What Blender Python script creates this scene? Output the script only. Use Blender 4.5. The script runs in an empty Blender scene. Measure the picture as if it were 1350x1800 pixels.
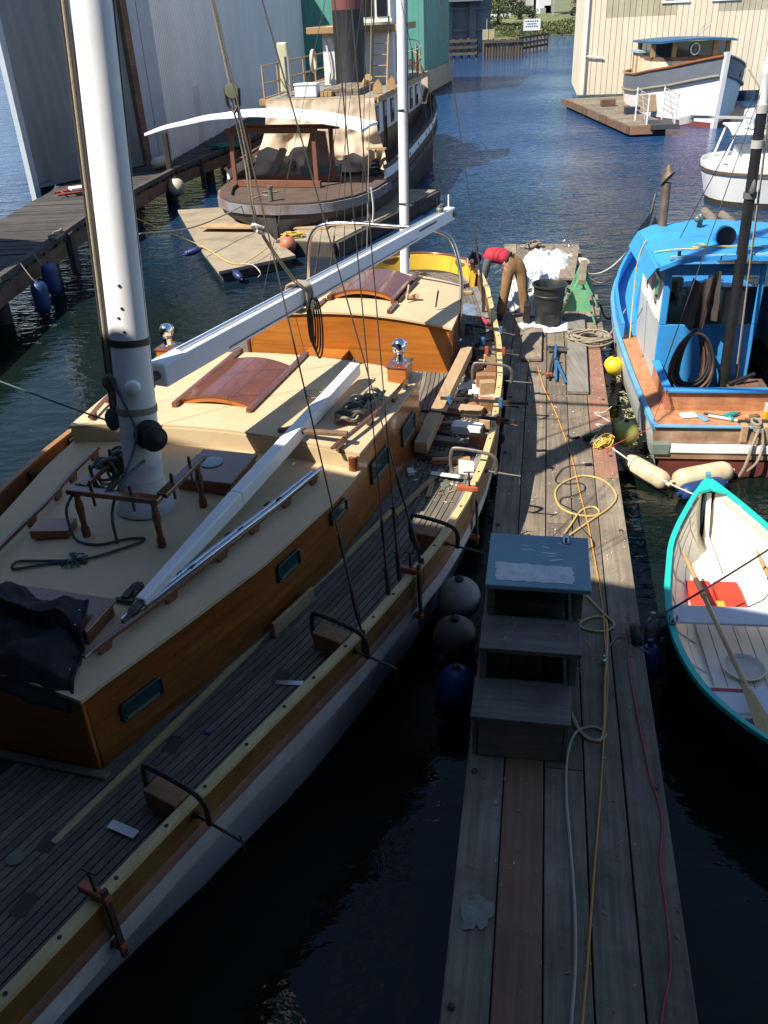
import bpy, math, random
import numpy as np
from mathutils import Vector, Matrix, noise
random.seed(11)
SC = bpy.context.scene
COL = SC.collection
RAD = math.radians

# ---------------------------------------------------------------- camera
PITCH, ROLL = RAD(30.5), RAD(-2.6)
fwd = Vector((0, math.cos(PITCH), -math.sin(PITCH)))
r0 = Vector((1, 0, 0)); u0 = Vector((0, math.sin(PITCH), math.cos(PITCH)))
cr = math.cos(ROLL) * r0 + math.sin(ROLL) * u0
cu = -math.sin(ROLL) * r0 + math.cos(ROLL) * u0
cam = bpy.data.cameras.new('camera'); camo = bpy.data.objects.new('camera', cam); COL.objects.link(camo)
mw = Matrix.Identity(4)
for i in range(3):
    mw[i][0], mw[i][1], mw[i][2] = cr[i], cu[i], -fwd[i]
mw[0][3], mw[1][3], mw[2][3] = 0, 0, 5.25
camo.matrix_world = mw
cam.sensor_fit = 'VERTICAL'; cam.sensor_height = 36.0; cam.lens = 36.0 * 1510 / 1800
cam.clip_start = 0.1; cam.clip_end = 6000
SC.camera = camo

# ---------------------------------------------------------------- sky, sun, exposure
SUNV = Vector((0.70, 0.45, -1.0)).normalized()          # the way the light travels
SUN_EL = math.asin(-SUNV.z)
world = bpy.data.worlds.new('World'); SC.world = world; world.use_nodes = True
wn = world.node_tree; wn.nodes.clear()
sky = wn.nodes.new('ShaderNodeTexSky'); sky.sky_type = 'NISHITA'; sky.sun_disc = False
sky.sun_elevation = SUN_EL
sky.sun_rotation = math.atan2(-SUNV.x, -SUNV.y)
sky.air_density = 1.0; sky.dust_density = 0.3; sky.ozone_density = 1.6; sky.altitude = 900.0
bg = wn.nodes.new('ShaderNodeBackground'); bg.inputs['Strength'].default_value = 0.095
wo = wn.nodes.new('ShaderNodeOutputWorld')
wn.links.new(sky.outputs[0], bg.inputs[0]); wn.links.new(bg.outputs[0], wo.inputs[0])
sl = bpy.data.lights.new('sun', 'SUN'); sl.energy = 4.8; sl.angle = RAD(0.5); sl.color = (1.0, 0.94, 0.84)
so = bpy.data.objects.new('sun', sl); COL.objects.link(so)
so.rotation_euler = SUNV.to_track_quat('-Z', 'Y').to_euler(); so.location = (-20, -12, 30)
SC.view_settings.view_transform = 'Standard'; SC.view_settings.look = 'None'
SC.view_settings.exposure = 0.88; SC.view_settings.gamma = 1.0; SC.view_settings.use_curve_mapping = False
SC.render.engine = 'CYCLES'
SC.cycles.max_bounces = 6; SC.cycles.diffuse_bounces = 3; SC.cycles.glossy_bounces = 3
SC.cycles.transmission_bounces = 4; SC.cycles.caustics_reflective = False; SC.cycles.caustics_refractive = False

# ---------------------------------------------------------------- materials
MATS = {}
def mat(name, col, rough=0.6, metal=0.0, col2=None, vs=3.0, st=(1, 1, 1), amt=0.5, bump=0.0, bs=40.0, rnd=0.0,
        coat=0.0, dirt=0.0, dcol=(0.03, 0.025, 0.02), ds=1.5, spec=0.5, grain=0.0, wav=0.0, gs=(30, 1.2, 30)):
    if name in MATS: return MATS[name]
    m = bpy.data.materials.new(name); m.use_nodes = True; MATS[name] = m
    nt = m.node_tree; N = nt.nodes; L = nt.links; N.clear()
    out = N.new('ShaderNodeOutputMaterial'); bs_ = N.new('ShaderNodeBsdfPrincipled'); L.new(bs_.outputs[0], out.inputs[0])
    tc = N.new('ShaderNodeTexCoord'); src = tc.outputs['Object']
    oi = N.new('ShaderNodeObjectInfo')
    if rnd > 0:                                   # shift the pattern from piece to piece
        ad = N.new('ShaderNodeVectorMath'); ad.operation = 'MULTIPLY_ADD'
        L.new(oi.outputs['Random'], ad.inputs[0]); ad.inputs[1].default_value = (37, 53, 71); L.new(src, ad.inputs[2]); src = ad.outputs[0]
    mp = N.new('ShaderNodeMapping'); mp.inputs['Scale'].default_value = st; L.new(src, mp.inputs[0])
    def nz(scale, detail=5, vec=None, rgh=0.6):
        n = N.new('ShaderNodeTexNoise'); n.inputs['Scale'].default_value = scale; n.inputs['Detail'].default_value = detail
        n.inputs['Roughness'].default_value = rgh; L.new(vec or mp.outputs[0], n.inputs['Vector']); return n
    def mixc(fac, a, b, mode='MIX'):
        x = N.new('ShaderNodeMix'); x.data_type = 'RGBA'; x.blend_type = mode
        if isinstance(fac, (int, float)): x.inputs[0].default_value = fac
        else: L.new(fac, x.inputs[0])
        for k, v in ((6, a), (7, b)):
            if isinstance(v, tuple): x.inputs[k].default_value = (*v[:3], 1)
            else: L.new(v, x.inputs[k])
        return x.outputs[2]
    def ramp(sock, lo, hi):
        r = N.new('ShaderNodeMapRange'); r.inputs['From Min'].default_value = lo; r.inputs['From Max'].default_value = hi; r.clamp = True
        L.new(sock, r.inputs['Value']); return r.outputs[0]
    c2 = col2 or tuple(c * (1 - amt * 0.5) for c in col)
    n1 = nz(vs)
    c = mixc(ramp(n1.outputs[0], 0.32, 0.68), col, c2)
    if grain > 0:
        gm = N.new('ShaderNodeMapping'); gm.inputs['Scale'].default_value = gs; L.new(src, gm.inputs[0])
        g = nz(1.0, 6, gm.outputs[0], 0.65)
        f = ramp(g.outputs[0], 0.38, 0.66)
        mu = N.new('ShaderNodeMath'); mu.operation = 'MULTIPLY'; L.new(f, mu.inputs[0]); mu.inputs[1].default_value = grain
        c = mixc(mu.outputs[0], c, tuple(k * 0.32 for k in c2))
    if dirt > 0:
        dn = nz(ds, 8, src, 0.7)
        f = ramp(dn.outputs[0], 0.5, 0.72)
        mu = N.new('ShaderNodeMath'); mu.operation = 'MULTIPLY'; L.new(f, mu.inputs[0]); mu.inputs[1].default_value = dirt
        c = mixc(mu.outputs[0], c, dcol)
    if rnd > 0:
        hs = N.new('ShaderNodeHueSaturation'); L.new(c, hs.inputs['Color'])
        r = N.new('ShaderNodeMapRange'); r.inputs['To Min'].default_value = 1 - rnd; r.inputs['To Max'].default_value = 1 + rnd
        L.new(oi.outputs['Random'], r.inputs['Value']); L.new(r.outputs[0], hs.inputs['Value']); c = hs.outputs[0]
    L.new(c, bs_.inputs['Base Color'])
    rr = N.new('ShaderNodeMapRange'); rr.inputs['To Min'].default_value = max(0.02, rough - 0.08); rr.inputs['To Max'].default_value = min(1, rough + 0.12)
    n3 = nz(vs * 3.1, 4); L.new(n3.outputs[0], rr.inputs['Value']); L.new(rr.outputs[0], bs_.inputs['Roughness'])
    bs_.inputs['Metallic'].default_value = metal; bs_.inputs['Specular IOR Level'].default_value = spec
    if coat > 0:
        bs_.inputs['Coat Weight'].default_value = coat; bs_.inputs['Coat Roughness'].default_value = 0.08
    if bump > 0:
        bn = nz(bs, 4); bp = N.new('ShaderNodeBump'); bp.inputs['Strength'].default_value = bump; bp.inputs['Distance'].default_value = 0.01
        L.new(bn.outputs[0], bp.inputs['Height']); L.new(bp.outputs[0], bs_.inputs['Normal'])
    return m

def glass(name, col=(0.02, 0.05, 0.05), rough=0.05):
    if name in MATS: return MATS[name]
    m = mat(name, col, rough=rough, amt=0.3, spec=0.8); return m

GR = dict(grain=0.5)
W_GREY = mat('weathered_plank', (0.29, 0.232, 0.168), 0.85, col2=(0.18, 0.142, 0.10), vs=2.5, grain=0.55, gs=(28, 1.0, 28), bump=0.3, bs=30, rnd=0.24, dirt=0.55, ds=2.6, dcol=(0.06, 0.05, 0.04))
W_PINK = mat('cedar_plank', (0.34, 0.17, 0.105), 0.8, col2=(0.25, 0.125, 0.08), vs=2.0, grain=0.35, gs=(28, 1.0, 28), bump=0.2, rnd=0.12, dirt=0.3)
W_DECK = mat('teak_deck', (0.20, 0.175, 0.135), 0.8, col2=(0.13, 0.115, 0.09), vs=2.2, grain=0.4, gs=(40, 1.5, 40), rnd=0.2, bump=0.15, dirt=0.25, ds=3)
CAULK = mat('caulk', (0.02, 0.02, 0.022), 0.8)
W_VARN = mat('varnished_mahogany', (0.33, 0.105, 0.016), 0.28, col2=(0.21, 0.062, 0.010), vs=2.2, st=(1, 0.35, 2.2), grain=0.55, gs=(3, 1.2, 26), coat=0.4, rnd=0.06)
W_VARNX = mat('varnished_mahogany_face', (0.47, 0.165, 0.022), 0.3, col2=(0.34, 0.10, 0.012), vs=1.6, st=(0.5, 1, 2.4), grain=0.3, gs=(1.2, 3, 22), coat=0.4, rnd=0.05)
W_RED = mat('red_mahogany', (0.20, 0.062, 0.020), 0.25, col2=(0.125, 0.036, 0.013), vs=2.5, grain=0.35, gs=(24, 1.2, 24), coat=0.6, rnd=0.12)
W_RAILT = mat('bare_rail_wood', (0.60, 0.46, 0.22), 0.6, col2=(0.50, 0.37, 0.16), vs=3, grain=0.2, gs=(30, 1, 30), rnd=0.05)
W_RAILS = mat('oiled_rail_wood', (0.27, 0.13, 0.032), 0.5, col2=(0.17, 0.08, 0.02), vs=2.5, grain=0.3, gs=(3, 1, 30), rnd=0.05, dirt=0.2)
W_NEW = mat('new_lumber', (0.50, 0.34, 0.19), 0.7, col2=(0.42, 0.27, 0.14), vs=3, grain=0.35, gs=(26, 1.2, 26), rnd=0.12)
W_OLD = mat('brown_timber', (0.22, 0.13, 0.075), 0.8, col2=(0.14, 0.08, 0.05), vs=3, grain=0.5, gs=(22, 1.2, 22), rnd=0.2, dirt=0.3, bump=0.2)
CREAM = mat('cream_deck_paint', (0.585, 0.44, 0.265), 0.66, col2=(0.525, 0.385, 0.22), vs=2.0, bump=0.25, bs=160, dirt=0.34, ds=3.4, dcol=(0.40, 0.30, 0.19))
WHITE = mat('white_paint', (0.80, 0.80, 0.79), 0.38, col2=(0.73, 0.73, 0.73), vs=1.5, dirt=0.10, ds=4, dcol=(0.3, 0.29, 0.27))
HULLW = mat('white_hull_paint', (0.60, 0.59, 0.58), 0.55, col2=(0.47, 0.46, 0.45), vs=2.5, dirt=0.6, ds=2.2, dcol=(0.28, 0.24, 0.2))
STEEL = mat('stainless', (0.55, 0.56, 0.58), 0.2, metal=1.0, amt=0.2)
CHROME = mat('chrome', (0.8, 0.82, 0.85), 0.04, metal=1.0, amt=0.05)
IRON = mat('dark_iron', (0.05, 0.048, 0.047), 0.55, metal=0.5, col2=(0.09, 0.065, 0.05), vs=20, bump=0.2)
BLACK = mat('black_rubber', (0.012, 0.012, 0.013), 0.6, amt=0.4)
WIRE = mat('rigging_wire', (0.10, 0.095, 0.085), 0.5, metal=0.6)
ROPE = mat('rope_tan', (0.34, 0.29, 0.215), 0.9, col2=(0.24, 0.2, 0.14), vs=40, bump=0.5, bs=120)
ROPEG = mat('rope_green', (0.06, 0.12, 0.11), 0.9, col2=(0.035, 0.07, 0.065), vs=30, bump=0.5, bs=120)
ROPEW = mat('rope_white', (0.62, 0.6, 0.55), 0.9, col2=(0.45, 0.43, 0.38), vs=40, bump=0.4, bs=120)
ROPEY = mat('rope_yellow', (0.62, 0.43, 0.06), 0.8, col2=(0.48, 0.33, 0.06), vs=30)
BRONZE = mat('verdigris_bronze', (0.12, 0.20, 0.17), 0.55, metal=0.4, col2=(0.2, 0.15, 0.07), vs=9)
ORANGE = mat('orange_clamp', (0.38, 0.085, 0.03), 0.5, col2=(0.26, 0.06, 0.025), vs=9)

# ---------------------------------------------------------------- mesh helpers
class MB:
    def __init__(s): s.v = []; s.f = []
    def add(s, vs, fs):
        o = len(s.v); s.v.extend([tuple(p) for p in vs]); s.f.extend([tuple(i + o for i in f) for f in fs]); return s
    def hexa(s, p):
        return s.add(p, [(3, 2, 1, 0), (4, 5, 6, 7), (0, 1, 5, 4), (1, 2, 6, 5), (2, 3, 7, 6), (3, 0, 4, 7)])
    def bx(s, x0, x1, y0, y1, z0, z1):
        return s.hexa([(x0, y0, z0), (x1, y0, z0), (x1, y1, z0), (x0, y1, z0), (x0, y0, z1), (x1, y0, z1), (x1, y1, z1), (x0, y1, z1)])
    def bar(s, a, b, w, h, up=(0, 0, 1), taper=1.0):
        a = Vector(a); b = Vector(b); d = (b - a).normalized(); upv = Vector(up)
        if abs(d.dot(upv)) > 0.98: upv = Vector((1, 0, 0))
        sx = d.cross(upv).normalized(); uz = sx.cross(d).normalized(); P = []
        for q, k in ((a, 1.0), (b, taper)):
            for i, j in ((-1, -1), (1, -1), (1, 1), (-1, 1)):
                P.append(q + sx * (i * w * k / 2) + uz * (j * h * k / 2))
        return s.add(P, [(0, 1, 2, 3), (7, 6, 5, 4), (0, 4, 5, 1), (1, 5, 6, 2), (2, 6, 7, 3), (3, 7, 4, 0)])
    def extr(s, poly, vec):
        n = len(poly); vec = Vector(vec); P = [Vector(p) for p in poly]; Q = [p + vec for p in P]
        return s.add(P + Q, [tuple(reversed(range(n))), tuple(range(n, 2 * n))] + [(i, (i + 1) % n, n + (i + 1) % n, n + i) for i in range(n)])
    def loft(s, rings, closed=True, caps=True):
        n = len(rings[0]); V = [p for r in rings for p in r]; F = []
        m = n if closed else n - 1
        for i in range(len(rings) - 1):
            for j in range(m):
                F.append((i * n + j, i * n + (j + 1) % n, (i + 1) * n + (j + 1) % n, (i + 1) * n + j))
        if caps and closed:
            F.append(tuple(reversed(range(n)))); F.append(tuple(range((len(rings) - 1) * n, len(rings) * n)))
        return s.add(V, F)
    def tube(s, path, r, n=7, caps=True, closed=False):
        P = [Vector(p) for p in path]; rings = []; prev = None
        for i, p in enumerate(P):
            if closed: t = P[(i + 1) % len(P)] - P[i - 1]
            else: t = P[min(i + 1, len(P) - 1)] - P[max(i - 1, 0)]
            t.normalize()
            if prev is None:
                a = Vector((0, 0, 1)) if abs(t.z) < 0.9 else Vector((1, 0, 0)); nx = t.cross(a).normalized()
            else:
                nx = (prev - t * prev.dot(t)).normalized()
            prev = nx; ny = t.cross(nx); rr = r[i] if isinstance(r, (list, tuple)) else r
            rings.append([p + nx * (rr * math.cos(2 * math.pi * k / n)) + ny * (rr * math.sin(2 * math.pi * k / n)) for k in range(n)])
        if closed: rings.append(rings[0]); caps = False
        return s.loft(rings, True, caps)
    def lathe(s, prof, o=(0, 0, 0), n=20, axis=(0, 0, 1)):
        q = Vector((0, 0, 1)).rotation_difference(Vector(axis).normalized()); o = Vector(o)
        rings = [[o + q @ Vector((r * math.cos(2 * math.pi * k / n), r * math.sin(2 * math.pi * k / n), z)) for k in range(n)] for r, z in prof]
        return s.loft(rings, True, True)
    def ball(s, c, r, n=16, sq=(1, 1, 1)):
        c = Vector(c); m = n // 2; rings = []
        for i in range(m + 1):
            a = math.pi * i / m; rr = max(1e-4, math.sin(a)); z = -math.cos(a)
            rings.append([c + Vector((r * sq[0] * rr * math.cos(2 * math.pi * k / n), r * sq[1] * rr * math.sin(2 * math.pi * k / n), r * sq[2] * z)) for k in range(n)])
        return s.loft(rings, True, False)
    def grid(s, rows):
        n = len(rows[0]); V = [p for r in rows for p in r]
        return s.add(V, [(i * n + j, i * n + j + 1, (i + 1) * n + j + 1, (i + 1) * n + j) for i in range(len(rows) - 1) for j in range(n - 1)])
    def slab(s, rows, t):                     # a grid given a thickness downward
        n = len(rows[0]); m = len(rows)
        top = [Vector(p) for r in rows for p in r]; bot = [p - Vector((0, 0, t)) for p in top]; k = len(top); F = []
        for i in range(m - 1):
            for j in range(n - 1):
                q = (i * n + j, i * n + j + 1, (i + 1) * n + j + 1, (i + 1) * n + j); F.append(q); F.append(tuple(k + x for x in reversed(q)))
        bd = [j for j in range(n)] + [i * n + n - 1 for i in range(1, m)] + [(m - 1) * n + j for j in range(n - 2, -1, -1)] + [i * n for i in range(m - 2, 0, -1)]
        for a, b in zip(bd, bd[1:] + bd[:1]): F.append((b, a, k + a, k + b))
        return s.add(top + bot, F)
    def tr(s, M):
        s.v = [tuple(M @ Vector(p)) for p in s.v]; return s
    def mesh(s, name, m, smooth=None):
        me = bpy.data.meshes.new(name); me.from_pydata(s.v, [], s.f); me.materials.append(m)
        if smooth is not None:
            me.polygons.foreach_set('use_smooth', [True] * len(me.polygons)); me.set_sharp_from_angle(angle=RAD(smooth))
        me.update(); return me
    def build(s, name, m, parent=None, smooth=None, bevel=0.0, subd=0):
        org = None
        if parent is None:
            a = np.array(s.v); org = Vector(((a[:, 0].min() + a[:, 0].max()) / 2, (a[:, 1].min() + a[:, 1].max()) / 2, a[:, 2].min()))
            s.v = [tuple(Vector(p) - org) for p in s.v]
        me = s.mesh(name, m, smooth)
        o = bpy.data.objects.new(name, me); COL.objects.link(o)
        if parent is not None: o.parent = parent
        else: o.location = org
        if bevel > 0:
            b = o.modifiers.new('bevel', 'BEVEL'); b.width = bevel; b.segments = 2; b.limit_method = 'ANGLE'; b.angle_limit = RAD(40)
        if subd:
            b = o.modifiers.new('subd', 'SUBSURF'); b.levels = subd; b.render_levels = subd
        return o

def tag(o, label, cat, group=None):
    o['label'] = label; o['category'] = cat
    if group: o['group'] = group
    return o
def struct(o, kind='structure'):
    o['kind'] = kind; return o
def thing(name, label, cat, loc=(0, 0, 0), head=0.0, group=None):
    o = bpy.data.objects.new(name, None); COL.objects.link(o); o.empty_display_size = 0.2
    o.location = loc; o.rotation_euler = (0, 0, -RAD(head)); return tag(o, label, cat, group)
def copy_part(o, parent, loc=None, rot=None, scale=None):
    c = o.copy(); COL.objects.link(c); c.parent = parent
    if loc is not None: c.location = loc
    if rot is not None: c.rotation_euler = rot
    if scale is not None: c.scale = scale
    return c
def inst(name, me, parent, loc=(0, 0, 0), rot=(0, 0, 0), scale=(1, 1, 1)):
    o = bpy.data.objects.new(name, me); COL.objects.link(o); o.parent = parent
    o.location = loc; o.rotation_euler = rot; o.scale = scale; return o
def spline(pts, k=6, closed=False):
    P = [Vector(p) for p in pts]; n = len(P); out = []
    rng = range(n) if closed else range(n - 1)
    for i in rng:
        if closed: a, b, c, d = P[i - 1], P[i], P[(i + 1) % n], P[(i + 2) % n]
        else: a, b, c, d = P[max(i - 1, 0)], P[i], P[i + 1], P[min(i + 2, n - 1)]
        for j in range(k):
            t = j / k
            out.append(0.5 * ((2 * b) + (c - a) * t + (2 * a - 5 * b + 4 * c - d) * t * t + (3 * b - 3 * c + d - a) * t ** 3))
    if not closed: out.append(P[-1])
    return out
def rope(name, pts, r, m, parent=None, k=6, n=6, closed=False, label=None, cat='rope', group=None):
    o = MB().tube(spline(pts, k, closed), r, n, closed=closed).build(name, m, parent, smooth=60)
    if label: tag(o, label, cat, group)
    return o
def sag(a, b, s, n=10):
    a = Vector(a); b = Vector(b)
    return [a.lerp(b, i / n) - Vector((0, 0, s * 4 * (i / n) * (1 - i / n))) for i in range(n + 1)]
def frot(h, o=(0, 0, 0)):                      # local frame with heading h
    return Matrix.Translation(Vector(o)) @ Matrix.Rotation(-RAD(h), 4, 'Z')


# ================================================================ THE SETTING
# ---- water
wm = bpy.data.materials.new('harbour_water'); wm.use_nodes = True
nt = wm.node_tree; N = nt.nodes; L = nt.links; P_ = N['Principled BSDF']
P_.inputs['Roughness'].default_value = 0.04; P_.inputs['IOR'].default_value = 1.333
tc = N.new('ShaderNodeTexCoord')
def wave(scale, st, rot, det, strength, dist, prev=None):
    mp = N.new('ShaderNodeMapping'); mp.inputs['Scale'].default_value = st; mp.inputs['Rotation'].default_value = (0, 0, rot); L.new(tc.outputs['Object'], mp.inputs[0])
    n = N.new('ShaderNodeTexNoise'); n.inputs['Scale'].default_value = scale; n.inputs['Detail'].default_value = det; n.inputs['Roughness'].default_value = 0.55; n.inputs['Distortion'].default_value = 0.4; L.new(mp.outputs[0], n.inputs['Vector'])
    b = N.new('ShaderNodeBump'); b.inputs['Distance'].default_value = dist; L.new(n.outputs[0], b.inputs['Height'])
    # open water is choppier than the sheltered slip beside the boats
    if isinstance(strength, tuple):
        sx = N.new('ShaderNodeSeparateXYZ'); L.new(tc.outputs['Object'], sx.inputs[0])
        mr = N.new('ShaderNodeMapRange'); mr.inputs['From Min'].default_value = 13; mr.inputs['From Max'].default_value = 26
        mr.inputs['To Min'].default_value = strength[0]; mr.inputs['To Max'].default_value = strength[1]; L.new(sx.outputs[1], mr.inputs['Value']); pn = N.new('ShaderNodeTexNoise'); pn.inputs['Scale'].default_value = 0.11; pn.inputs['Detail'].default_value = 3; L.new(tc.outputs['Object'], pn.inputs['Vector'])
        pm = N.new('ShaderNodeMapRange'); pm.inputs['From Min'].default_value = 0.35; pm.inputs['From Max'].default_value = 0.65; pm.inputs['To Min'].default_value = 0.45; pm.inputs['To Max'].default_value = 1.35; L.new(pn.outputs[0], pm.inputs['Value'])
        mm_ = N.new('ShaderNodeMath'); mm_.operation = 'MULTIPLY'; L.new(mr.outputs[0], mm_.inputs[0]); L.new(pm.outputs[0], mm_.inputs[1]); L.new(mm_.outputs[0], b.inputs['Strength'])
    else: b.inputs['Strength'].default_value = strength
    if prev: L.new(prev.outputs[0], b.inputs['Normal'])
    return b
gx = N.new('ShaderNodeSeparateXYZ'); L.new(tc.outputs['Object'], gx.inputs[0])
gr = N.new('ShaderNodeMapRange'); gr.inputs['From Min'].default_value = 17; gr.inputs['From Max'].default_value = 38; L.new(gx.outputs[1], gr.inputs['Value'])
gmx = N.new('ShaderNodeMix'); gmx.data_type = 'RGBA'; gmx.inputs[6].default_value = (0.004, 0.009, 0.007, 1); gmx.inputs[7].default_value = (0.013, 0.055, 0.145, 1)   # murky green slip, with dark reflections and channel sky blue painted into the colour
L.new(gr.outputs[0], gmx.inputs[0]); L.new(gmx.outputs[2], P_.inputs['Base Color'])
b1 = wave(0.9, (0.7, 1.5, 1), 0.2, 3, (0.10, 0.50), 0.28)
b2 = wave(3.2, (0.8, 1.5, 1), -0.15, 3, (0.14, 0.80), 0.11, b1)
b3 = wave(11, (1, 1.3, 1), 0.4, 2, (0.05, 0.35), 0.03, b2)
L.new(b3.outputs[0], P_.inputs['Normal'])
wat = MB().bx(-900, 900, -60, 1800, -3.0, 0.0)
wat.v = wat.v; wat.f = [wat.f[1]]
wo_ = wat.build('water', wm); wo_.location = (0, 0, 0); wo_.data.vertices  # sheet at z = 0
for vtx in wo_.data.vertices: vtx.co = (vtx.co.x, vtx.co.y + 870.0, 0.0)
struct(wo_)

# ---- work yard building behind the photographer (unseen; roof overhang and side block added for shade)
YARD = mat('yard_cladding', (0.22, 0.23, 0.24), 0.7, col2=(0.17, 0.18, 0.19), vs=0.7, dirt=0.2)
yb = thing('yard_building', 'open fronted grey yard building behind the viewpoint with roof overhang and side block added for shade', 'building', (0, 1.85, 0), 23.0)
m = MB(); m.bx(-16, 9, -13, -9, -1.0, 7.89); m.build('wall', YARD, yb)
m = MB(); m.bx(-16.3, 9.3, -13.3, 0.0, 7.9, 8.0); m.build('roof', mat('yard_shade_roof', (0.10, 0.10, 0.105), 0.85), yb)  # overhang added out of view to cut sky light on the foreground
m = MB(); m.bx(-27.05, -16.4, -14.6, 8.6, -1.0, 8.8); m.build('shade_wing', YARD, yb)  # unseen block added to shade the pier and darken water reflections
m = MB(); m.bx(8.8, 9.1, -9, -.2, -1.0, 7.89); m.build('side_wall', YARD, yb)
for i in range(6):
    m = MB(); m.bx(-15.5 + i * 4.8, -15.3 + i * 4.8, -8.98, -.1, 7.6, 7.89); m.build('rafter', W_OLD, yb)
for i in range(4):
    m = MB(); m.bx(-13 + i * 5.4, -11 + i * 5.4, -8.99, -8.94, 4.2, 6.0); m.build('window', glass('yard_glass'), yb)

# ---- main float (the dock with the steps): planks one by one
DL, DH = 17.4, 0.5
dock = thing('dock', 'long grey plank float', 'dock', (0.17, 2.59, 0), 10.7); del dock['label'], dock['category']; struct(dock)
RD = random.Random(4)
m = MB(); m.bx(0.03, 1.35, -2.4, 9.4, 0.16, 0.435); m.build('float_beam', W_OLD, dock)
m = MB(); m.bx(0.08, 1.10, -2.3, DL - 1.0, -0.35, 0.098); m.build('float_hull', mat('black_float', (0.02, 0.02, 0.022), 0.7, amt=0.5), dock)
rows = [(0.0, 0.268), (0.272, 0.548), (0.552, 0.828), (0.832, 1.10), (1.104, 1.375)]
DJ = 9.45                                     # the float is two lengths; the outer one sits a little to the left
for r, (x0, x1) in enumerate(rows):
    y = -2.4
    cuts = [[2.4, 4.7, 7.8], [3.1, 4.66, 6.45], [1.9, 4.64, 5.3, 7.6], [4.62, 6.3], [3.5, 6.35]][r] + [DJ]
    for c in cuts:
        dz = RD.uniform(-0.006, 0.006); g = RD.uniform(0.002, 0.005)
        q = MB(); q.bx(x0 + g, x1 - g, y + 0.004, c - 0.004, DH - 0.062, DH + dz)
        pink = (r == 1 and y < 3.0) or (r == 4 and c > 6.5)
        q.build('plank', W_PINK if pink else W_GREY, dock, bevel=0.006); y = c
def sk(y): return -0.012 * max(0, y - 12.5) * (y - 12.5) * .5
for r in range(6):
    x0, x1 = -.27 + r * .275, -.27 + (r + 1) * .275 - .004
    y = DJ
    for c in [[12.6, 15.3], [11.2, 14.4], [13.2], [10.7, 13.9], [12.1, 15.6], [10.75, 14.7]][r] + [DL]:
        dz = RD.uniform(-0.008, 0.006); g = RD.uniform(0.002, 0.006); a, b = sk(y), sk(c)
        q = MB(); q.hexa([(x0 + g + a, y + .004, DH - .062), (x1 - g + a, y + .004, DH - .062), (x1 - g + b, c - .004, DH - .062), (x0 + g + b, c - .004, DH - .062), (x0 + g + a, y + .004, DH + dz), (x1 - g + a, y + .004, DH + dz), (x1 - g + b, c - .004, DH + dz), (x0 + g + b, c - .004, DH + dz)])
        q.build('plank', W_PINK if (r == 5 and y < 10) else W_GREY, dock, bevel=0.006); y = c
m = MB(); m.bx(-.2, 1.2, DJ + .1, DL - 1.2, 0.1, 0.43); m.build('float_beam', W_OLD, dock)
# extra boards bolted along the outer edge
for i in range(3):
    q = MB(); q.bx(1.385, 1.47, 10.77 + i * .95, 11.70 + i * .95, DH - 0.06, DH + RD.uniform(-0.01, 0.008)); q.build('plank', W_GREY, dock, bevel=0.006)
for i in range(7):
    for xx in (0.06, 1.31):
        q = MB(); q.lathe([(0.022, 0), (0.022, 0.012), (0.012, 0.018)], (xx, -1.6 + i * 1.7, DH + 0.002), 8); q.build('bolt', IRON, dock, smooth=40)

# ---- pier on the left with the boat shed
PIERW = mat('pier_timber', (0.085, 0.074, 0.064), 0.9, col2=(0.05, 0.044, 0.038), vs=1.5, grain=0.5, gs=(2, 20, 20), rnd=0.25, dirt=0.4, bump=0.3)
PILEW = mat('pile_timber', (0.075, 0.06, 0.05), 0.9, col2=(0.045, 0.036, 0.03), vs=3, grain=0.4, gs=(20, 20, 1), dirt=0.4, rnd=0.2)
pier = thing('pier', 'old timber pier', 'pier', (0, 0, 0)); del pier['label'], pier['category']; struct(pier)
PE = [(-7.3, 10.0), (-7.2, 16.7), (-7.05, 22.9), (-6.2, 29.3), (-4.9, 34.4), (-3.6, 40.0), (-3.3, 52.0)]
PB = [(-9.5, 10.0), (-9.4, 16.7), (-9.5, 22.9), (-9.4, 29.3), (-8.5, 34.4), (-7.0, 40.0), (-6.8, 52.0)]
def pint(pl, y):
    ys = [p[1] for p in pl]; return float(np.interp(y, ys, [p[0] for p in pl]))
y = 10.0; RP = random.Random(8)
while y < 46:
    wd = RP.uniform(0.22, 0.30); y1 = y + wd - 0.012
    zt = 0.9 + RP.uniform(-0.012, 0.012)
    a0, a1, c0, c1 = pint(PB, y), pint(PB, y1), pint(PE, y) + RP.uniform(-0.05, 0.04), pint(PE, y1) + RP.uniform(-0.02, 0.03)
    q = MB(); q.hexa([(a0, y, zt - .06), (c0, y, zt - .06), (c0, y1, zt - .06), (a0, y1, zt - .06), (a0, y, zt), (c0, y, zt), (c0, y1, zt), (a0, y1, zt)])
    q.build('plank', PIERW, pier); y += wd
for a, b in zip(PE[:-1], PE[1:]):
    q = MB(); q.bar((a[0] - .12, a[1], .66), (b[0] - .12, b[1] - .01, .66), .2, .34); q.build('stringer', W_OLD, pier, bevel=0.01)
    q = MB(); q.bar((a[0] - .05, a[1] + .02, .98), (b[0] - .05, b[1] - .03, .98), .16, .13); q.build('kerb_beam', PIERW, pier, bevel=0.01)
for y in np.arange(11, 46, 3.1):
    for x in (pint(PE, y) - .35, pint(PB, y) + .4):
        q = MB(); q.lathe([(0.19, -1.5), (0.18, 0.0), (0.165, 0.8)], (x, y, 0), 10); q.build('pile', PILEW, pier, smooth=40)
for i, y in enumerate((13.2, 20.6, 31.2, 34.9)):
    q = MB(); q.bx(pint(PE, y) - .02, pint(PE, y) + .12, y, y + .28, .05, .92 + .06 * i); q.build('fender_post', PILEW, pier, bevel=0.02)

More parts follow.
